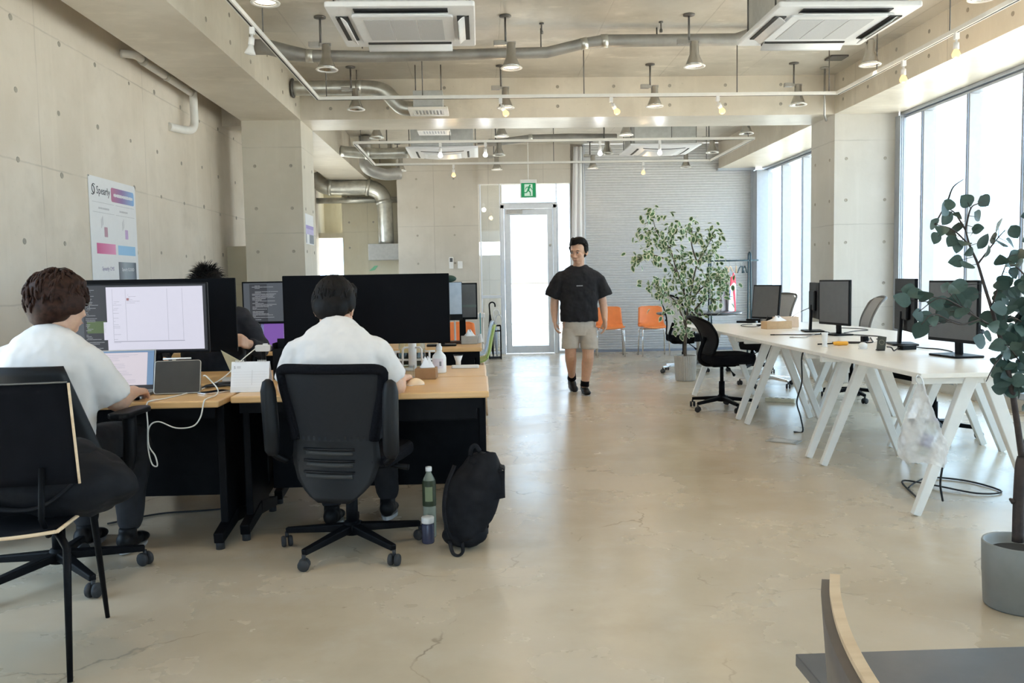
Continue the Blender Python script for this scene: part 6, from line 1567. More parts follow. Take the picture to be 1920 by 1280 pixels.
limbs = [[(535, 740, 0), (500, 620, .02), (455, 480, .03), (420, 360, .05), (340, 250, .08), (310, 150, .1)], [(535, 740, 0), (555, 620, -.03), (590, 460, -.06), (640, 370, -.08), (690, 280, -.1)],
         [(515, 870, 0), (450, 730, -.08), (380, 660, -.12), (290, 610, -.16)], [(535, 740, 0), (620, 640, .06), (720, 560, .1), (790, 510, .12)], [(470, 530, .02), (390, 440, -.06), (280, 400, -.12), (180, 430, -.16)],
         [(590, 460, -.06), (560, 330, 0), (570, 230, .04)], [(510, 640, .02), (515, 520, .1), (510, 400, .14)], [(560, 790, 0), (640, 700, -.1), (740, 710, -.16)], [(420, 360, .05), (440, 270, .12), (430, 200, .15)], [(515, 900, 0), (480, 880, -.05)], [(560, 760, 0), (600, 810, -.08)]]
for l in limbs:
    P = spline([node(*q) for q in l], 5); br_.tube(P, [0.011-0.008*k/len(P) for k in range(len(P))], 7)
br_.build('trunk', 'bark', fx)
fme = [bez_leaf_mesh('leaf', 0.088, 0.052, 'ficus_leaf', 0.25, 0.2, 6, 0.75), bez_leaf_mesh('leaf', 0.078, 0.047, 'ficus_leaf', 0.1, 0.35, 6, 0.8)]
limb_pts = [p for l in limbs for p in spline([node(*q) for q in l], 5)]
extra = []
for ci, (cx, cy) in enumerate(clus):
    big = 7 if cy < 780 else 4
    c = fpos(cx, cy, fr_.uniform(-0.16, 0.16))
    near = min(limb_pts, key=lambda q: (q.x-c.x)**2+(q.z-c.z)**2)
    c.y = 0.5*c.y+0.5*near.y
    for k in range(big+15):
        o_ = Vector((fr_.gauss(0, 0.060), fr_.gauss(0, 0.07), fr_.gauss(0, 0.050)))
        d = (o_*1.2+Vector((fr_.uniform(-.5, .5), fr_.uniform(-.6, .1), fr_.uniform(-.9, .35))))
        q = (c+o_, d, fr_.uniform(-1.2, 1.2), fr_.uniform(0.75, 1.15))
        if k < big: put_leaf(fme[k % 2], fx, *q)
        else: extra.append(q)
foli = MB()
for k, (p, d, roll, s_) in enumerate(extra):
    q = (Vector(d).normalized().to_track_quat('Y', 'Z') @ Quaternion((0, 1, 0), roll)).to_matrix().to_4x4()
    mw = Matrix.Translation(p) @ q @ Matrix.Scale(s_, 4); me = fme[k % 2]
    foli.add([mw @ v.co for v in me.vertices], [tuple(f.vertices) for f in me.polygons], True)
fo = foli.build('foliage', 'ficus_foliage', fx, kind='stuff')
uv = []
for k in range(len(extra)):
    me = fme[k % 2]; xs = [v.co.x for v in me.vertices]; ys = [v.co.y for v in me.vertices]
    uv += [((v.co.x-min(xs))/(max(xs)-min(xs)), (v.co.y-min(ys))/(max(ys)-min(ys)), (k*0.37) % 1, 1) for v in me.vertices]
at = fo.data.attributes.new('leaf_pos', 'FLOAT_COLOR', 'POINT')
at.data.foreach_set('color', [c for q in uv for c in q])
tw_ = MB()
for cx, cy in clus:
    c = fpos(cx, cy, 0); near = min(limb_pts, key=lambda q: (q-c).length); c.y = 0.5*near.y
    tw_.tube([near, near.lerp(c, 0.5)+Vector((0, 0, 0.015)), c], [0.003, 0.0022, 0.0012], 5)
tw_.build('twigs', 'bark', fx, kind='stuff')
# ---- round-leaved eucalyptus in the grey pot
eu = thing('potted_eucalyptus', 'tall round-leaved plant in a plain grey pot at the picture edge', 'potted tree', (1.945, 3.02, 0))
MB().lathe([(0, 0.0), (0.112, 0.0), (0.118, 0.006), (0.124, 0.12), (0.125, 0.121), (0.127, 0.235), (0.125, 0.24), (0.117, 0.238), (0.116, 0.205), (0, 0.20)], 48).build('pot', 'pot_grey', eu)
MB().lathe([(0, 0.206), (0.1155, 0.204)], 24).build('soil', 'soil', eu)
K = 3.02/1620.0
def epos(px, py, dep=0.0):
    """sketch coordinates of the plant's own upright plane -> local metres"""
    s_ = (3.02+dep)/3.02
    hor = 526.5-(px-902)*0.0175
    return Vector(((px-902)*K*s_*1.0+0.062-1.945, dep, 1.22-(py-hor)*K*s_))
st = MB()
def stem(pts, r0, r1):
    P = spline([epos(*p) for p in pts], 5)
    st.tube(P, [r0+(r1-r0)*k/(len(P)-1) for k in range(len(P))], 9); return P
allp = []
allp += stem([(1906, 1035), (1906, 960), (1908, 890), (1912, 868)], 0.020, 0.019)
allp += stem([(1911, 872), (1899, 800), (1888, 740), (1880, 705, -.02), (1871, 664, -.03), (1855, 617, -.04), (1843, 579, -.05), (1827, 532, -.04), (1815, 495, -.02), (1799, 460, 0), (1790, 430, .02)], 0.012, 0.0025)
allp += stem([(1912, 872), (1922, 820, .03), (1935, 740, .05), (1940, 640, .06), (1930, 540, .05), (1920, 460, .02), (1925, 400, 0)], 0.012, 0.003)
for q in ([(1855, 617, -.04), (1820, 600, -.10), (1780, 575, -.16), (1740, 560, -.2), (1700, 585, -.22)], [(1820, 600, -.1), (1780, 610, -.14), (1730, 590, -.2), (1705, 610, -.22)], [(1843, 579, -.05), (1862, 520, .04), (1880, 470, .06)], [(1815, 495, -.02), (1850, 450, .05), (1868, 430, .06)],
          [(1799, 460, 0), (1765, 430, -.05), (1730, 420, -.08)], [(1790, 430, .02), (1770, 400, .0), (1755, 390, -.03)], [(1790, 430, .02), (1800, 390, .05), (1815, 380, .06)], [(1871, 664, -.03), (1850, 690, -.1), (1835, 720, -.12)], [(1930, 540, .05), (1890, 500, .0), (1870, 500, -.03)], [(1940, 640, .06), (1895, 600, 0), (1865, 600, -.05)], [(1935, 740, .05), (1900, 680, .0), (1875, 650, -.08)], [(1755, 375, 0), (1765, 350, .02), (1785, 335, .04)], [(1730, 420, -.08), (1755, 375, 0)]):
    allp += stem(q, 0.0035, 0.0014)
st.tube([epos(1896, 955), epos(1888, 950)], [0.012, 0.004], 7)
st.build('trunk', 'bark_dark', eu)
eme = [bez_leaf_mesh('leaf', 0.054, 0.053, 'euc_leaf', 0.05, 0.08, 7, 0.78), bez_leaf_mesh('leaf', 0.046, 0.042, 'euc_leaf', 0.22, 0.12, 7, 0.7), bez_leaf_mesh('leaf', 0.058, 0.046, 'euc_leaf', 0.12, -0.05, 7, 0.8)]
er = random.Random(5)
E1 = [(485, 178), (597, 178), (345, 230), (375, 200), (430, 262), (370, 280), (480, 295), (558, 275), (280, 315), (295, 410), (330, 360), (430, 335), (385, 365), (395, 420), (470, 435), (430, 465), (500, 490), (530, 370), (565, 345), (687, 325), (783, 360), (848, 270), (585, 425), (650, 400), (700, 430), (770, 440), (865, 415), (620, 480), (418, 545), (492, 570), (745, 668), (820, 500), (830, 550), (740, 555), (790, 620), (860, 640), (690, 760), (760, 740), (800, 750), (700, 830), (770, 840), (860, 720), (840, 800), (350, 700), (400, 720), (450, 690), (330, 790), (290, 800), (220, 750), (130, 720), (170, 740), (90, 780), (190, 870), (235, 890), (205, 960), (280, 905), (360, 850), (420, 850), (460, 850), (520, 745), (640, 880), (600, 920), (630, 1000), (680, 1060), (580, 1030), (700, 1160), (770, 1150), (750, 1250), (830, 1240), (860, 1060), (800, 1010), (870, 960), (880, 1180), (780, 960), (830, 900), (340, 880), (480, 800), (430, 780), (380, 790), (540, 900), (660, 940), (740, 900), (730, 1010)]
pts = [(1640+a*.3125, 320+b*.3125, 1) for a, b in E1]
for k in range(165): pts.append((er.uniform(1858, 2010), er.triangular(430, 790, 620), 0))
for px, py, kind in pts:
    guess = epos(px, py)
    near = min(allp, key=lambda q: (q.x-guess.x)**2+(q.z-guess.z)**2)
    c = epos(px, py, near.y+er.uniform(-0.05, 0.05))
    d = (c-near); d = d.normalized() if d.length > 1e-4 else Vector((1, 0, 0))
    d = d*0.9+Vector((er.uniform(-.5, .5), er.uniform(-.35, .35), er.uniform(-.8, .5)))
    me = er.choice(eme); s_ = er.uniform(0.85, 1.25)
    dn = d.normalized()
    # most leaves show their flat side towards the aisle, some are seen edge-on
    q = dn.to_track_quat('Y', 'Z'); nz = q @ Vector((0, 0, 1))
    tgt = Vector((er.gauss(-0.3, 0.45), -1, er.gauss(0.15, 0.45))); tgt = (tgt-dn*tgt.dot(dn)).normalized()
    ang = math.atan2(nz.cross(tgt).dot(dn), nz.dot(tgt))
    o = bpy.data.objects.new('leaf', me); COL.objects.link(o); o.parent = eu
    o.rotation_euler = (Quaternion(dn, ang) @ q).to_euler(); o.scale = (s_, s_, s_); o.location = c-dn*0.026*s_
    allp_r = near
pet_ = MB()
for px, py, kind in pts[:82]:
    guess = epos(px, py); near = min(allp, key=lambda q: (q.x-guess.x)**2+(q.z-guess.z)**2)
    c = epos(px, py, near.y*1.0)
    if (c-near).length < 0.14: pet_.tube([near, near.lerp(c, 0.8)], [0.0016, 0.001], 4)
pet_.build('leaf_stalks', 'bark_dark', eu, kind='stuff')
# ================================================================ people
def remesh(mb, name, m, parent, voxel, smooth=4, label=None, fold=0.0):
    o = mb.build(name, m, parent, label=label)
    r = o.modifiers.new('skin', 'REMESH'); r.mode = 'VOXEL'; r.voxel_size = voxel; r.use_smooth_shade = True
    if smooth:
        s = o.modifiers.new('soft', 'SMOOTH'); s.factor = 0.5; s.iterations = smooth
    if fold:
        d = o.modifiers.new('folds', 'DISPLACE'); d.texture = FOLD; d.strength = fold; d.mid_level = 0.5; d.texture_coords = 'LOCAL'
    return o
def limb(mb, pts, rad, n=14, flat=1.0, sub=4):
    P = spline(pts, sub); m = len(pts)
    R_ = []
    for i in range(m-1):
        for k in range(sub): R_.append(rad[i]+(rad[i+1]-rad[i])*k/sub)
    R_.append(rad[-1])
    d0 = (P[0]-P[1]).normalized(); d1 = (P[-1]-P[-2]).normalized()
    P = [P[0]+d0*R_[0]*0.8, P[0]+d0*R_[0]*0.5] + P + [P[-1]+d1*R_[-1]*0.5, P[-1]+d1*R_[-1]*0.8]
    R_ = [R_[0]*0.55, R_[0]*0.85] + R_ + [R_[-1]*0.85, R_[-1]*0.55]
    return mb.tube(P, R_, n)
def rings(mb, secs, n=28, cap=True):
    """secs = [(center, rx, ry, yaw, tilt_x)] horizontal-ish elliptical sections, bottom to top"""
    vs = []; fs = []
    for c, rx, ry, yaw, tilt in secs:
        q = Euler((tilt, 0, yaw)).to_matrix()
        for k in range(n):
            a = 2*PI*k/n
            ca, sa = math.cos(a), math.sin(a)
            e = 0.85
            vs.append(Vector(c)+q @ Vector((rx*math.copysign(abs(ca)**e, ca), ry*math.copysign(abs(sa)**e, sa), 0)))
    for i in range(len(secs)-1):
        for k in range(n): fs.append((i*n+k, i*n+(k+1) % n, (i+1)*n+(k+1) % n, (i+1)*n+k))
    if cap:
        fs.append(tuple(reversed(range(n)))); fs.append(tuple((len(secs)-1)*n+k for k in range(n)))
    return mb.add(vs, fs, True)
def head_frame(c, yaw, pitch=0.0, roll=0.0):
    """face looks along local -Y; yaw turns it about Z, positive pitch looks down"""
    return Matrix.Translation(c) @ Matrix.Rotation(yaw, 4, 'Z') @ Matrix.Rotation(pitch, 4, 'X') @ Matrix.Rotation(roll, 4, 'Y')
def add_head(mb, H_):
    b = MB()
    b.ball((0, 0.012, 0.030), (0.077, 0.094, 0.092), 22, 14)
    b.ball((0, -0.030, -0.045), (0.060, 0.062, 0.070), 20, 12)
    b.ball((0, -0.058, -0.092), (0.030, 0.028, 0.024), 14, 8)
    b.ball((0, -0.080, 0.022), (0.050, 0.016, 0.020), 14, 8)
    b.ball((-0.036, -0.068, -0.025), (0.026, 0.022, 0.026), 12, 8); b.ball((0.036, -0.068, -0.025), (0.026, 0.022, 0.026), 12, 8)
    b.tube([(0, -0.088, 0.010), (0, -0.101, -0.018), (0, -0.109, -0.032), (0, -0.098, -0.040)], [0.007, 0.010, 0.013, 0.010], 10)
    b.ball((-0.012, -0.097, -0.036), 0.009, 8, 6); b.ball((0.012, -0.097, -0.036), 0.009, 8, 6)
    b.ball((0, -0.090, -0.063), (0.024, 0.012, 0.006), 12, 6); b.ball((0, -0.087, -0.073), (0.020, 0.012, 0.007), 12, 6)
    for s_ in (-1, 1):
        b.ball((s_*0.080, 0.012, -0.010), (0.009, 0.020, 0.032), 12, 8, Euler((0.15, 0, -s_*0.35)))
        b.ball((s_*0.078, 0.006, -0.034), (0.008, 0.011, 0.012), 10, 6)
    b.xf(H_); return mb.merge(b)
def face_parts(parent, H_):
    for s_ in (-1, 1):
        MB().ball((s_*0.031, -0.0895, 0.004), (0.0125, 0.006, 0.0062), 12, 7).xf(H_).build('eye', 'eye_white', parent)
        MB().ball((s_*0.031, -0.0935, 0.003), (0.0055, 0.003, 0.0055), 10, 6).xf(H_).build('iris', 'hair_black', parent)
        MB().tube([(s_*0.015, -0.0945, 0.022), (s_*0.032, -0.0945, 0.027), (s_*0.050, -0.080, 0.021)], [0.002, 0.0034, 0.002], 6).xf(H_).build('eyebrow', 'hair_black', parent)
        MB().tube([(s_*0.018, -0.0945, 0.008), (s_*0.031, -0.0955, 0.0115), (s_*0.045, -0.086, 0.007)], 0.0016, 5).xf(H_).build('eyelid', 'hair_black', parent)
    MB().tube([(-0.022, -0.094, -0.068), (0, -0.1005, -0.067), (0.022, -0.094, -0.068)], [0.0018, 0.0028, 0.0018], 6, flat=1.0).xf(H_).build('mouth', 'lips', parent)
M['eye_white'] = mat('eye_white', (0.55, 0.53, 0.51), 0.3); M['lips'] = mat('lips', (0.36, 0.13, 0.11), 0.5)
def hand(mb, wrist, d, nrm, side, curl=0.5, spread=0.12, s=1.0, thumb_in=0.5):
    """wrist point, d = direction of the hand, nrm = out of the back of the hand, side +1: thumb towards d x nrm"""
    d = Vector(d).normalized(); nrm = Vector(nrm); nrm = (nrm-d*nrm.dot(d)).normalized(); w = d.cross(nrm)*side
    W0 = Vector(wrist)
    T = lambda a, b, c: W0+d*a*s+w*b*s+nrm*c*s      # along, towards the thumb, out of the back
    for b_ in (-0.027, -0.009, 0.010, 0.028):
        limb(mb, [T(0.0, b_*0.6, 0), T(0.045, b_*0.95, 0.002), T(0.088, b_, 0.0)], [0.017*s, 0.0165*s, 0.0125*s], 10, sub=2)
    for i, (b_, L_) in enumerate(((0.030, 0.070), (0.0105, 0.078), (-0.0095, 0.073), (-0.029, 0.056))):
        a = curl*(0.75+0.12*i); fan = spread*(b_/0.03)
        p = T(0.088, b_, 0); pts = [T(0.075, b_*0.97, 0), p]; ang = 0.15
        for k, f_ in enumerate((0.45, 0.31, 0.24)):
            ang += a*(0.75 if k == 0 else 0.85)
            dd = d*math.cos(ang)-nrm*math.sin(ang)+w*fan*0.6
            p = p+dd.normalized()*L_*f_*s; pts.append(p)
        limb(mb, pts, [0.0095*s, 0.0095*s, 0.0088*s, 0.0078*s, 0.0066*s], 9, sub=2)
    limb(mb, [T(0.022, 0.020, -0.004), T(0.045, 0.044, -0.012), T(0.072, 0.052-0.01*thumb_in, -0.022-0.01*thumb_in), T(0.094, 0.050-0.02*thumb_in, -0.030-0.016*thumb_in)], [0.015*s, 0.0125*s, 0.0105*s, 0.008*s], 10, sub=2)
def hair_tufts(parent, H_, m, fn, n, seed, r0=0.006):
    r = random.Random(seed); b = MB()
    for k in range(n):
        pts, rad = fn(r)
        b.tube(pts, [rad, rad*0.9, rad*0.6, rad*0.12][:len(pts)] if len(pts) == 4 else [rad*(1-i/(len(pts)-1)*0.9) for i in range(len(pts))], 5)
    b.xf(H_); return b.build('hair_strands', m, parent, kind='stuff')
def scalp(a, e, k=1.0, c=(0, 0.014, 0.030), r=(0.082, 0.100, 0.098)):
    return Vector((c[0]+r[0]*k*math.cos(e)*math.sin(a), c[1]+r[1]*k*math.cos(e)*math.cos(a), c[2]+r[2]*k*math.sin(e)))

# ---------------- man walking down the aisle
p3 = thing('person', 'man in black T-shirt, pale khaki shorts and black trainers walking down the aisle', 'person', (1.03, 9.10, 0))
H3 = head_frame((-0.005, -0.045, 1.510), math.radians(-30), math.radians(13)) @ Matrix.Scale(1.07, 4)
b = MB(); add_head(b, H3)
limb(b, [(0.0, 0.012, 1.33), (0.0, 0.0, 1.39), (0.0, -0.02, 1.44)], [0.066, 0.056, 0.058])
rings(b, [((0, 0.02, 0.72), 0.155, 0.105, 0, 0), ((0, 0.02, 0.85), 0.16, 0.105, 0, 0), ((0, 0.02, 1.0), 0.15, 0.10, 0, 0), ((0, 0.02, 1.18), 0.165, 0.105, 0, 0), ((0, 0.02, 1.26), 0.15, 0.08, 0, 0), ((0, 0.015, 1.325), 0.075, 0.055, 0, 0)])
limb(b, [(-0.175, 0.025, 1.225), (-0.245, 0.05, 1.04), (-0.262, 0.03, 0.90), (-0.262, -0.02, 0.785)], [0.056, 0.046, 0.041, 0.028])
limb(b, [(0.175, 0.025, 1.225), (0.245, 0.04, 1.03), (0.262, 0.0, 0.89), (0.262, -0.07, 0.785)], [0.056, 0.046, 0.041, 0.028])
hand(b, (-0.262, -0.022, 0.79), (0.08, -0.10, -1), (-1, 0.1, 0), 1, 0.55)
hand(b, (0.262, -0.072, 0.79), (0.0, -0.16, -1), (1, 0.1, 0), -1, 0.45)
limb(b, [(-0.085, 0.02, 0.76), (-0.098, -0.02, 0.46), (-0.088, 0.07, 0.36), (-0.055, 0.30, 0.15)], [0.095, 0.060, 0.062, 0.036])
limb(b, [(0.085, 0.02, 0.76), (0.082, -0.06, 0.44), (0.075, -0.03, 0.32), (0.048, -0.01, 0.09)], [0.095, 0.060, 0.062, 0.037])
remesh(b, 'body', 'skin', p3, 0.0058, 3)
face_parts(p3, H3)
b = MB()
b.ball((0, 0.034, 0.052), (0.086, 0.094, 0.086), 22, 14); b.ball((0, 0.052, -0.005), (0.080, 0.064, 0.075), 18, 12)
for k in range(11):
    a = PI+(k-5)*0.25; b.tube([scalp(a+0.1, 1.15, 1.06), scalp(a-0.02, 0.92, 1.12), scalp(a-0.16, 0.58-0.03*abs(k-3), 1.08)], [0.022, 0.019, 0.007], 8)
for s_ in (-1, 1): b.ball((s_*0.078, 0.020, 0.020), (0.014, 0.045, 0.050), 12, 8)
b.xf(H3); remesh(b, 'hair', 'hair_black', p3, 0.006, 2)
def tf3(r):
    a = r.uniform(0, 2*PI); e = r.uniform(0.25 if math.cos(a) > -0.3 else 0.85, 1.5); w = r.uniform(-.25, .25)
    return [scalp(a, e, 1.02), scalp(a+w*.5, e-0.12, 1.09), scalp(a+w, e-0.28, 1.10), scalp(a+w*1.3, e-0.42, 1.05)], 0.006
hair_tufts(p3, H3, 'hair_black', tf3, 160, 21)
b = MB()
rings(b, [((0, 0.02, 0.775), 0.196, 0.140, 0, 0), ((0, 0.02, 0.80), 0.200, 0.142, 0, 0), ((0, 0.02, 0.95), 0.198, 0.138, 0, 0), ((0, 0.02, 1.12), 0.205, 0.135, 0, 0), ((0, 0.02, 1.22), 0.215, 0.125, 0, 0), ((0, 0.02, 1.30), 0.185, 0.105, 0, 0), ((0, 0.016, 1.345), 0.115, 0.085, 0, 0), ((0, 0.012, 1.368), 0.078, 0.072, 0, 0.15)])
for s_ in (-1, 1):
    P = [(s_*0.10, 0.02, 1.262), (s_*0.185, 0.03, 1.222), (s_*0.242, 0.04, 1.12), (s_*0.278, 0.045, 1.035)]
    b.tube(spline(P, 4), [0.066, 0.070, 0.074, 0.080, 0.084, 0.085, 0.085, 0.085, 0.086, 0.086, 0.087, 0.087, 0.088], 18)
sh3 = remesh(b, 't_shirt', 'black_shirt', p3, 0.008, 10, fold=0.028)
lt = MB()
for k in range(7): lt.box((-0.035+k*0.0095, -0.1235, 1.152), (0.0062, 0.002, 0.010))
lt.build('chest_lettering', mat('white_print', (0.55, 0.55, 0.57), 0.7), p3)
b = MB()
rings(b, [((0, 0.02, 0.63), 0.172, 0.128, 0, 0), ((0, 0.02, 0.70), 0.176, 0.130, 0, 0), ((0, 0.02, 0.80), 0.168, 0.120, 0, 0)])
for s_, kx, ky in ((-1, -0.100, 0.00), (1, 0.100, -0.025)):
    rings(b, [((kx*1.02, ky, 0.490), 0.094, 0.108, 0, 0.05*s_), ((kx, ky, 0.505), 0.093, 0.108, 0, 0), ((kx*0.95, ky*0.6+0.01, 0.60), 0.092, 0.116, 0, 0), ((kx*0.88, 0.02, 0.70), 0.090, 0.118, 0, 0)])
remesh(b, 'shorts', 'khaki', p3, 0.007, 3, fold=0.012)
def shoe(parent, ankle, toe, m='black_matte2', sole='dim_sole', sock=None, w=0.046):
    a = Vector(ankle); t_ = Vector(toe); d = (t_-a); d = d.normalized()
    up = Vector((0, 0, 1)); up = (up-d*up.dot(d)).normalized(); r = d.cross(up)
    fr__ = Matrix(((r.x, d.x, up.x, a.x), (r.y, d.y, up.y, a.y), (r.z, d.z, up.z, a.z), (0, 0, 0, 1)))
    b = MB()
    b.ball((0, -0.045, -0.030), (w*0.85, 0.045, 0.045), 16, 10).ball((0, 0.03, -0.040), (w*0.95, 0.09, 0.034), 18, 10).ball((0, 0.115, -0.048), (w, 0.065, 0.026), 18, 10)
    b.tube([(0, -0.012, -0.03), (0, -0.018, 0.025)], [w*0.9, w*0.86], 14)
    b.xf(fr__); remesh(b, 'shoe', m, parent, 0.006, 3)
    MB().prism([(w*0.95*math.cos(x)*(1 if math.sin(x) > -0.2 else 0.85), 0.045+0.135*math.sin(x)) for x in [2*PI*k/20 for k in range(20)]], 0.018, fr__ @ Matrix.Translation((0, 0, -0.086))).build('shoe_sole', sole, parent)
    if sock:
        MB().tube([a+(Vector(sock)-a)*0.0, a+(Vector(sock)-a)*0.5, Vector(sock)], [0.047, 0.046, 0.046], 16).build('sock', 'black_fabric', parent)
M['dim_sole'] = mat('pale_sole', (0.42, 0.43, 0.45), 0.6)
shoe(p3, (0.048, -0.005, 0.088), (0.060, -0.185, 0.075), sock=(0.052, -0.012, 0.145))
shoe(p3, (-0.052, 0.315, 0.135), (-0.030, 0.180, 0.055), sock=(-0.058, 0.275, 0.185))

# ---------------- seated men, seen from behind
def seated(name_label, loc, neck, head, head_yaw, head_pitch, shoulders, hips, arms, legs, shirt, trousers, hairf, shirt_secs, sleeve_r=0.078, cat='person', skinv=0.0062, hs=1.0, shoe_m='black_matte2', hands=True):
    t = thing('person', name_label, cat, loc)
    Hh = head_frame(head, head_yaw, head_pitch) @ Matrix.Scale(hs, 4)
    b = MB(); add_head(b, Hh)
    nk = Hh @ Vector((0, 0.03, -0.07))
    limb(b, [Vector(neck)+Vector((0, 0, -0.03)), Vector(neck).lerp(nk, 0.5), nk], [0.062, 0.055, 0.058])
    rings(b, [(c, rx*0.86, ry*0.84, y, tl) for c, rx, ry, y, tl in shirt_secs])
    for (sh_, el, wr, hd) in arms:
        limb(b, [sh_, el, Vector(el).lerp(Vector(wr), 0.5), wr], [0.048, 0.046, 0.041, 0.028])
        if hd: hand(b, wr, *hd)
    for (hp, kn, an) in legs: limb(b, [hp, kn, Vector(kn).lerp(Vector(an), 0.4), an], [0.085, 0.058, 0.056, 0.036])
    remesh(b, 'body', 'skin', t, skinv, 3)
    face_parts(t, Hh)
    b = MB(); rings(b, shirt_secs)
    for (sh_, el, wr, hd), sl in zip(arms, shirt['sleeves']):
        P = spline([Vector(sh_).lerp(Vector(neck), 0.42)+Vector((0, 0, -0.02)), sh_, Vector(sh_).lerp(Vector(el), 0.5), Vector(sh_).lerp(Vector(el), sl)] if sl <= 1 else [Vector(sh_).lerp(Vector(neck), 0.3), sh_, el, Vector(el).lerp(Vector(wr), sl-1)], 4)
        k_ = len(P); b.tube(P, [sleeve_r*(0.74+0.26*min(1, i/7)) if sl <= 1 else sleeve_r*(1-0.35*i/k_) for i in range(k_)], 18)
    remesh(b, shirt['name'], shirt['mat'], t, 0.008, 12, fold=0.024)
    b = MB()
    for (hp, kn, an) in legs:
        limb(b, [Vector(hp)+Vector((0, -0.05, 0)), hp, kn, Vector(kn).lerp(Vector(an), 0.45), Vector(kn).lerp(Vector(an), 0.88)], [0.105, 0.102, 0.078, 0.072, 0.058])
    hc = (Vector(legs[0][0])+Vector(legs[1][0]))/2
    b.ball(hc+Vector((0, -0.04, 0.03)), (0.175, 0.125, 0.105), 20, 12)
    remesh(b, 'trousers', trousers, t, 0.009, 3, fold=0.012)
    for (hp, kn, an) in legs:
        fwd = Vector((an[0]-hp[0], an[1]-hp[1], 0)); fwd = Vector((0.0, math.copysign(1, kn[1]-hp[1]), 0))
        shoe(t, (an[0], an[1], 0.088), tuple(Vector((an[0], an[1], 0.075))+fwd*0.18), shoe_m)
    hairf(t, Hh)
    return t, Hh
def hair_short(t, H_):
    b = MB(); b.ball((0, 0.022, 0.040), (0.090, 0.103, 0.096), 22, 14); b.ball((0, 0.062, -0.018), (0.080, 0.058, 0.070), 18, 12)
    for s_ in (-1, 1): b.ball((s_*0.080, 0.028, 0.018), (0.014, 0.050, 0.052), 12, 8)
    for k in range(9):
        a = PI+(k-4)*0.3; b.tube([scalp(a, 0.9, 1.05), scalp(a, 0.6, 1.09), scalp(a, 0.36, 1.05)], [0.02, 0.02, 0.01], 8)
    b.xf(H_); remesh(b, 'hair', 'hair_black', t, 0.006, 2)
    def tf(r):
        a = r.uniform(0, 2*PI); e = r.uniform(-0.2 if math.cos(a) > 0.1 else 0.3, 1.5); w = r.uniform(-.2, .2)
        return [scalp(a, e, 1.04), scalp(a+w*.5, e-0.10, 1.10), scalp(a+w, e-0.24, 1.10), scalp(a+w*1.3, e-0.36, 1.04)], 0.006
    hair_tufts(t, H_, 'hair_black', tf, 220, 4)
def hair_bob(t, H_):
    b = MB(); b.ball((0, 0.022, 0.045), (0.104, 0.112, 0.098), 24, 14); b.ball((0, 0.045, -0.012), (0.108, 0.085, 0.070), 22, 12)
    b.ball((0, 0.070, -0.050), (0.070, 0.046, 0.045), 16, 10)
    for s_ in (-1, 1): b.ball((s_*0.090, 0.000, 0.012), (0.022, 0.062, 0.052), 14, 8)
    for k in range(9):
        a = PI+(k-4)*0.3; b.tube([scalp(a, 0.9, 1.12), scalp(a, 0.6, 1.2), scalp(a, 0.30, 1.14)], [0.024, 0.022, 0.010], 8)
    b.xf(H_); remesh(b, 'hair', 'hair_brown', t, 0.006, 2)
    def tf(r):
        a = r.uniform(0, 2*PI); e = r.uniform(-0.25 if math.cos(a) > 0.0 else 0.1, 1.5); w = r.uniform(-.15, .15)
        k = r.uniform(1.17, 1.27)
        return [scalp(a, e, k*0.97), scalp(a+w*.5, e-0.12, k*1.03), scalp(a+w, e-0.28, k*1.04), scalp(a+w*1.3, e-0.42, k*0.95)], 0.007
    hair_tufts(t, H_, 'hair_brown', tf, 320, 8)
def hair_messy(t, H_):
    b = MB(); b.ball((0, 0.020, 0.045), (0.098, 0.106, 0.095), 22, 14); b.ball((0, 0.055, -0.015), (0.085, 0.062, 0.072), 18, 12)
    b.xf(H_); remesh(b, 'hair', 'hair_black', t, 0.007, 2)
    def tf(r):
        a = r.uniform(0, 2*PI); e = r.uniform(0.1, 1.5); w = r.uniform(-.9, .9); k = r.uniform(1.15, 1.75)
        return [scalp(a, e, 1.02), scalp(a+w*.4, e-0.05, 1.1), scalp(a+w*.8, e-0.1, 1.1+(k-1.1)*.6), scalp(a+w*1.1, e-0.2, k)], 0.0022
    hair_tufts(t, H_, 'hair_black', tf, 800, 9)

# the man at the middle desk; everything in metres relative to his chair
O2 = Vector((-0.672, 3.98, 0))
secs2 = [((0, -0.05, 0.50), 0.172, 0.130, 0, 0), ((0, -0.045, 0.60), 0.172, 0.132, 0, -0.05), ((0.0, -0.015, 0.74), 0.178, 0.130, 0, -0.15), ((0.0, 0.02, 0.85), 0.188, 0.128, 0, -0.25), ((0, 0.045, 0.925), 0.195, 0.112, 0, -0.35), ((0, 0.065, 0.982), 0.150, 0.095, 0, -0.42), ((0, 0.085, 1.022), 0.098, 0.080, 0, -0.5), ((0, 0.095, 1.040), 0.072, 0.070, 0, -0.5)]
m2, H2 = seated('black-haired man in white T-shirt bent over the middle desk, seen from behind', O2, (-0.01, 0.10, 1.02), (-0.025, 0.165, 1.105), math.radians(180-8), math.radians(24), None, None,
    [((-0.175, 0.045, 0.905), (-0.245, 0.07, 0.735), (-0.19, 0.32, 0.745), ((0.15, 1, -0.12), (0, 0.05, 1), 1, 0.35)), ((0.175, 0.045, 0.905), (0.255, 0.085, 0.735), (0.262, 0.325, 0.745), ((0.14, 1, -0.02), (0.1, 0, 1), -1, 0.35))],
    [((-0.09, 0.0, 0.54), (-0.12, 0.40, 0.50), (-0.10, 0.34, 0.09)), ((0.09, 0.0, 0.54), (0.15, 0.42, 0.50), (0.165, 0.47, 0.09))],
    {'name': 't_shirt', 'mat': 'white_shirt', 'sleeves': (0.84, 0.84)}, 'black_shirt', hair_short, secs2, 0.078, hs=1.09)
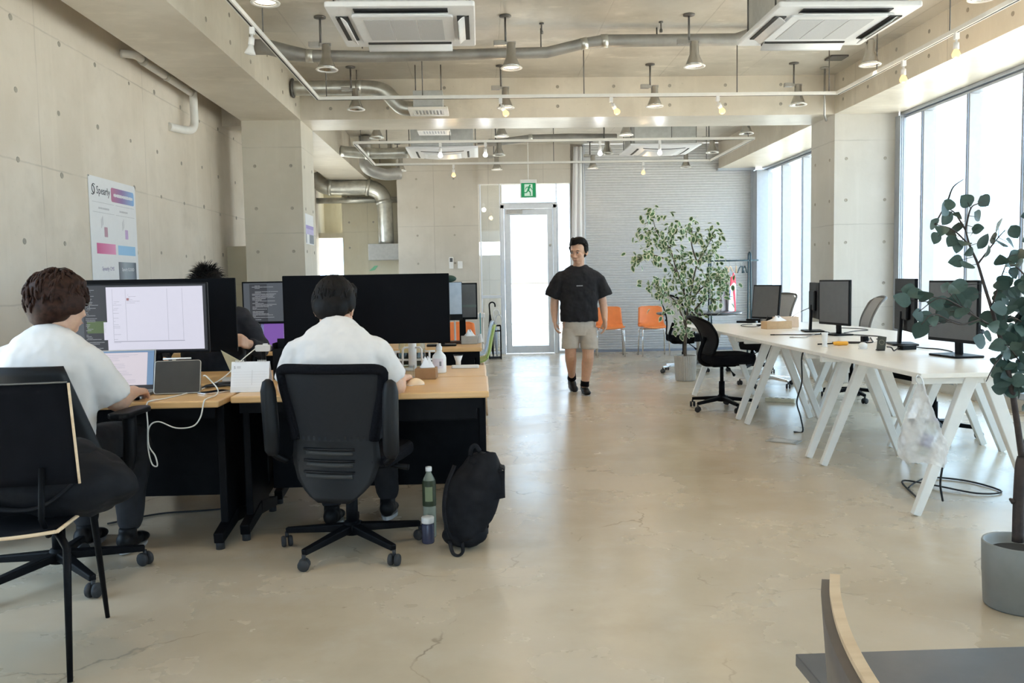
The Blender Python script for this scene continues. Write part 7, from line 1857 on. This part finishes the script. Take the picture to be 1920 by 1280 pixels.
# the man with the bob
O1 = Vector((-1.785, 3.60, 0))
secs1 = [((0, -0.03, 0.50), 0.178, 0.138, 0, 0), ((0, -0.03, 0.62), 0.180, 0.140, 0, -0.03), ((0.0, -0.015, 0.76), 0.182, 0.136, 0, -0.08), ((0.0, 0.0, 0.875), 0.186, 0.130, 0, -0.15), ((0, 0.015, 0.95), 0.172, 0.112, 0, -0.2), ((0, 0.025, 1.005), 0.145, 0.092, 0, -0.28), ((0, 0.035, 1.040), 0.098, 0.080, 0, -0.32), ((0, 0.040, 1.056), 0.072, 0.070, 0, -0.32)]
m1, H1 = seated('man with a brown bob in white T-shirt typing at a laptop, seen from behind', O1, (0.015, 0.04, 1.04), (0.025, 0.07, 1.148), math.radians(180-34), math.radians(6), None, None,
    [((-0.170, 0.02, 0.92), (-0.29, 0.07, 0.755), (-0.17, 0.35, 0.745), ((0.2, 1, -0.05), (0, 0.05, 1), 1, 0.4)), ((0.150, 0.02, 0.92), (0.225, 0.09, 0.745), (0.205, 0.345, 0.748), ((-0.10, 1, -0.08), (0.1, 0, 1), -1, 0.45))],
    [((-0.10, 0.05, 0.54), (-0.12, 0.48, 0.51), (-0.10, 0.48, 0.09)), ((0.10, 0.05, 0.54), (0.14, 0.46, 0.51), (0.13, 0.40, 0.09))],
    {'name': 't_shirt', 'mat': 'white_shirt', 'sleeves': (0.98, 0.98)}, 'black_shirt', hair_bob, secs1, 0.080)
gs = MB()
for s_ in (-1, 1):
    gs.tube([(s_*0.083, 0.01, 0.008), (s_*0.080, -0.05, 0.012), (s_*0.066, -0.098, 0.012)], 0.0016, 6)
    gs.tube([(s_*0.036+0.026*math.cos(a), -0.106+0.012*abs(math.cos(a))*(1 if math.cos(a)*s_ > 0 else -0.2), 0.002+0.021*math.sin(a)) for a in [2*PI*k/16 for k in range(17)]], 0.0013, 5)
gs.tube([(-0.011, -0.108, 0.006), (0.011, -0.108, 0.006)], 0.0013, 5)
gs.xf(H1).build('eyeglasses', 'steel', m1)
# the person behind the monitors
O4 = Vector((-1.775, 5.72, 0))
secs4 = [((0, 0.05, 0.50), 0.195, 0.14, 0, 0), ((0, 0.05, 0.64), 0.20, 0.142, 0, 0.03), ((0, 0.04, 0.80), 0.21, 0.14, 0, 0.08), ((0, 0.02, 0.93), 0.225, 0.13, 0, 0.15), ((0, 0.005, 1.0), 0.20, 0.11, 0, 0.2), ((0, 0.0, 1.05), 0.13, 0.09, 0, 0.25), ((0, -0.01, 1.085), 0.085, 0.08, 0, 0.3)]
m4, H4 = seated('person in dark clothes with tousled hair, mostly hidden behind the black monitor back', O4, (0, -0.02, 1.09), (0, -0.05, 1.195), math.radians(4), math.radians(10), None, None,
    [((-0.215, 0.01, 0.985), (-0.28, -0.10, 0.79), (-0.20, -0.32, 0.745), ((0.1, -1, -0.05), (0, 0, 1), -1, 0.4)), ((0.215, 0.01, 0.985), (0.33, -0.02, 0.80), (0.275, -0.16, 0.845), ((-0.10, -0.55, 0.16), (0.9, -0.1, 0.1), 1, 1.15))],
    [((-0.10, 0.0, 0.54), (-0.12, -0.42, 0.50), (-0.10, -0.36, 0.09)), ((0.10, 0.0, 0.54), (0.14, -0.42, 0.50), (0.13, -0.38, 0.09))],
    {'name': 'jacket', 'mat': 'dark_jacket' , 'sleeves': (1.85, 1.85)}, 'black_shirt', hair_messy, secs4, 0.075, skinv=0.007) if M.setdefault('dark_jacket', mat('dark_navy_jacket', (0.016, 0.017, 0.024), 0.9, var=0.2)) else None
task_chair('office_chair', 'black task chair under the tousled-haired person, hidden by the desks', (-1.775, 5.80, 0), math.radians(180), 0.3, arms=False, hb=0.90, seat_z=0.45)
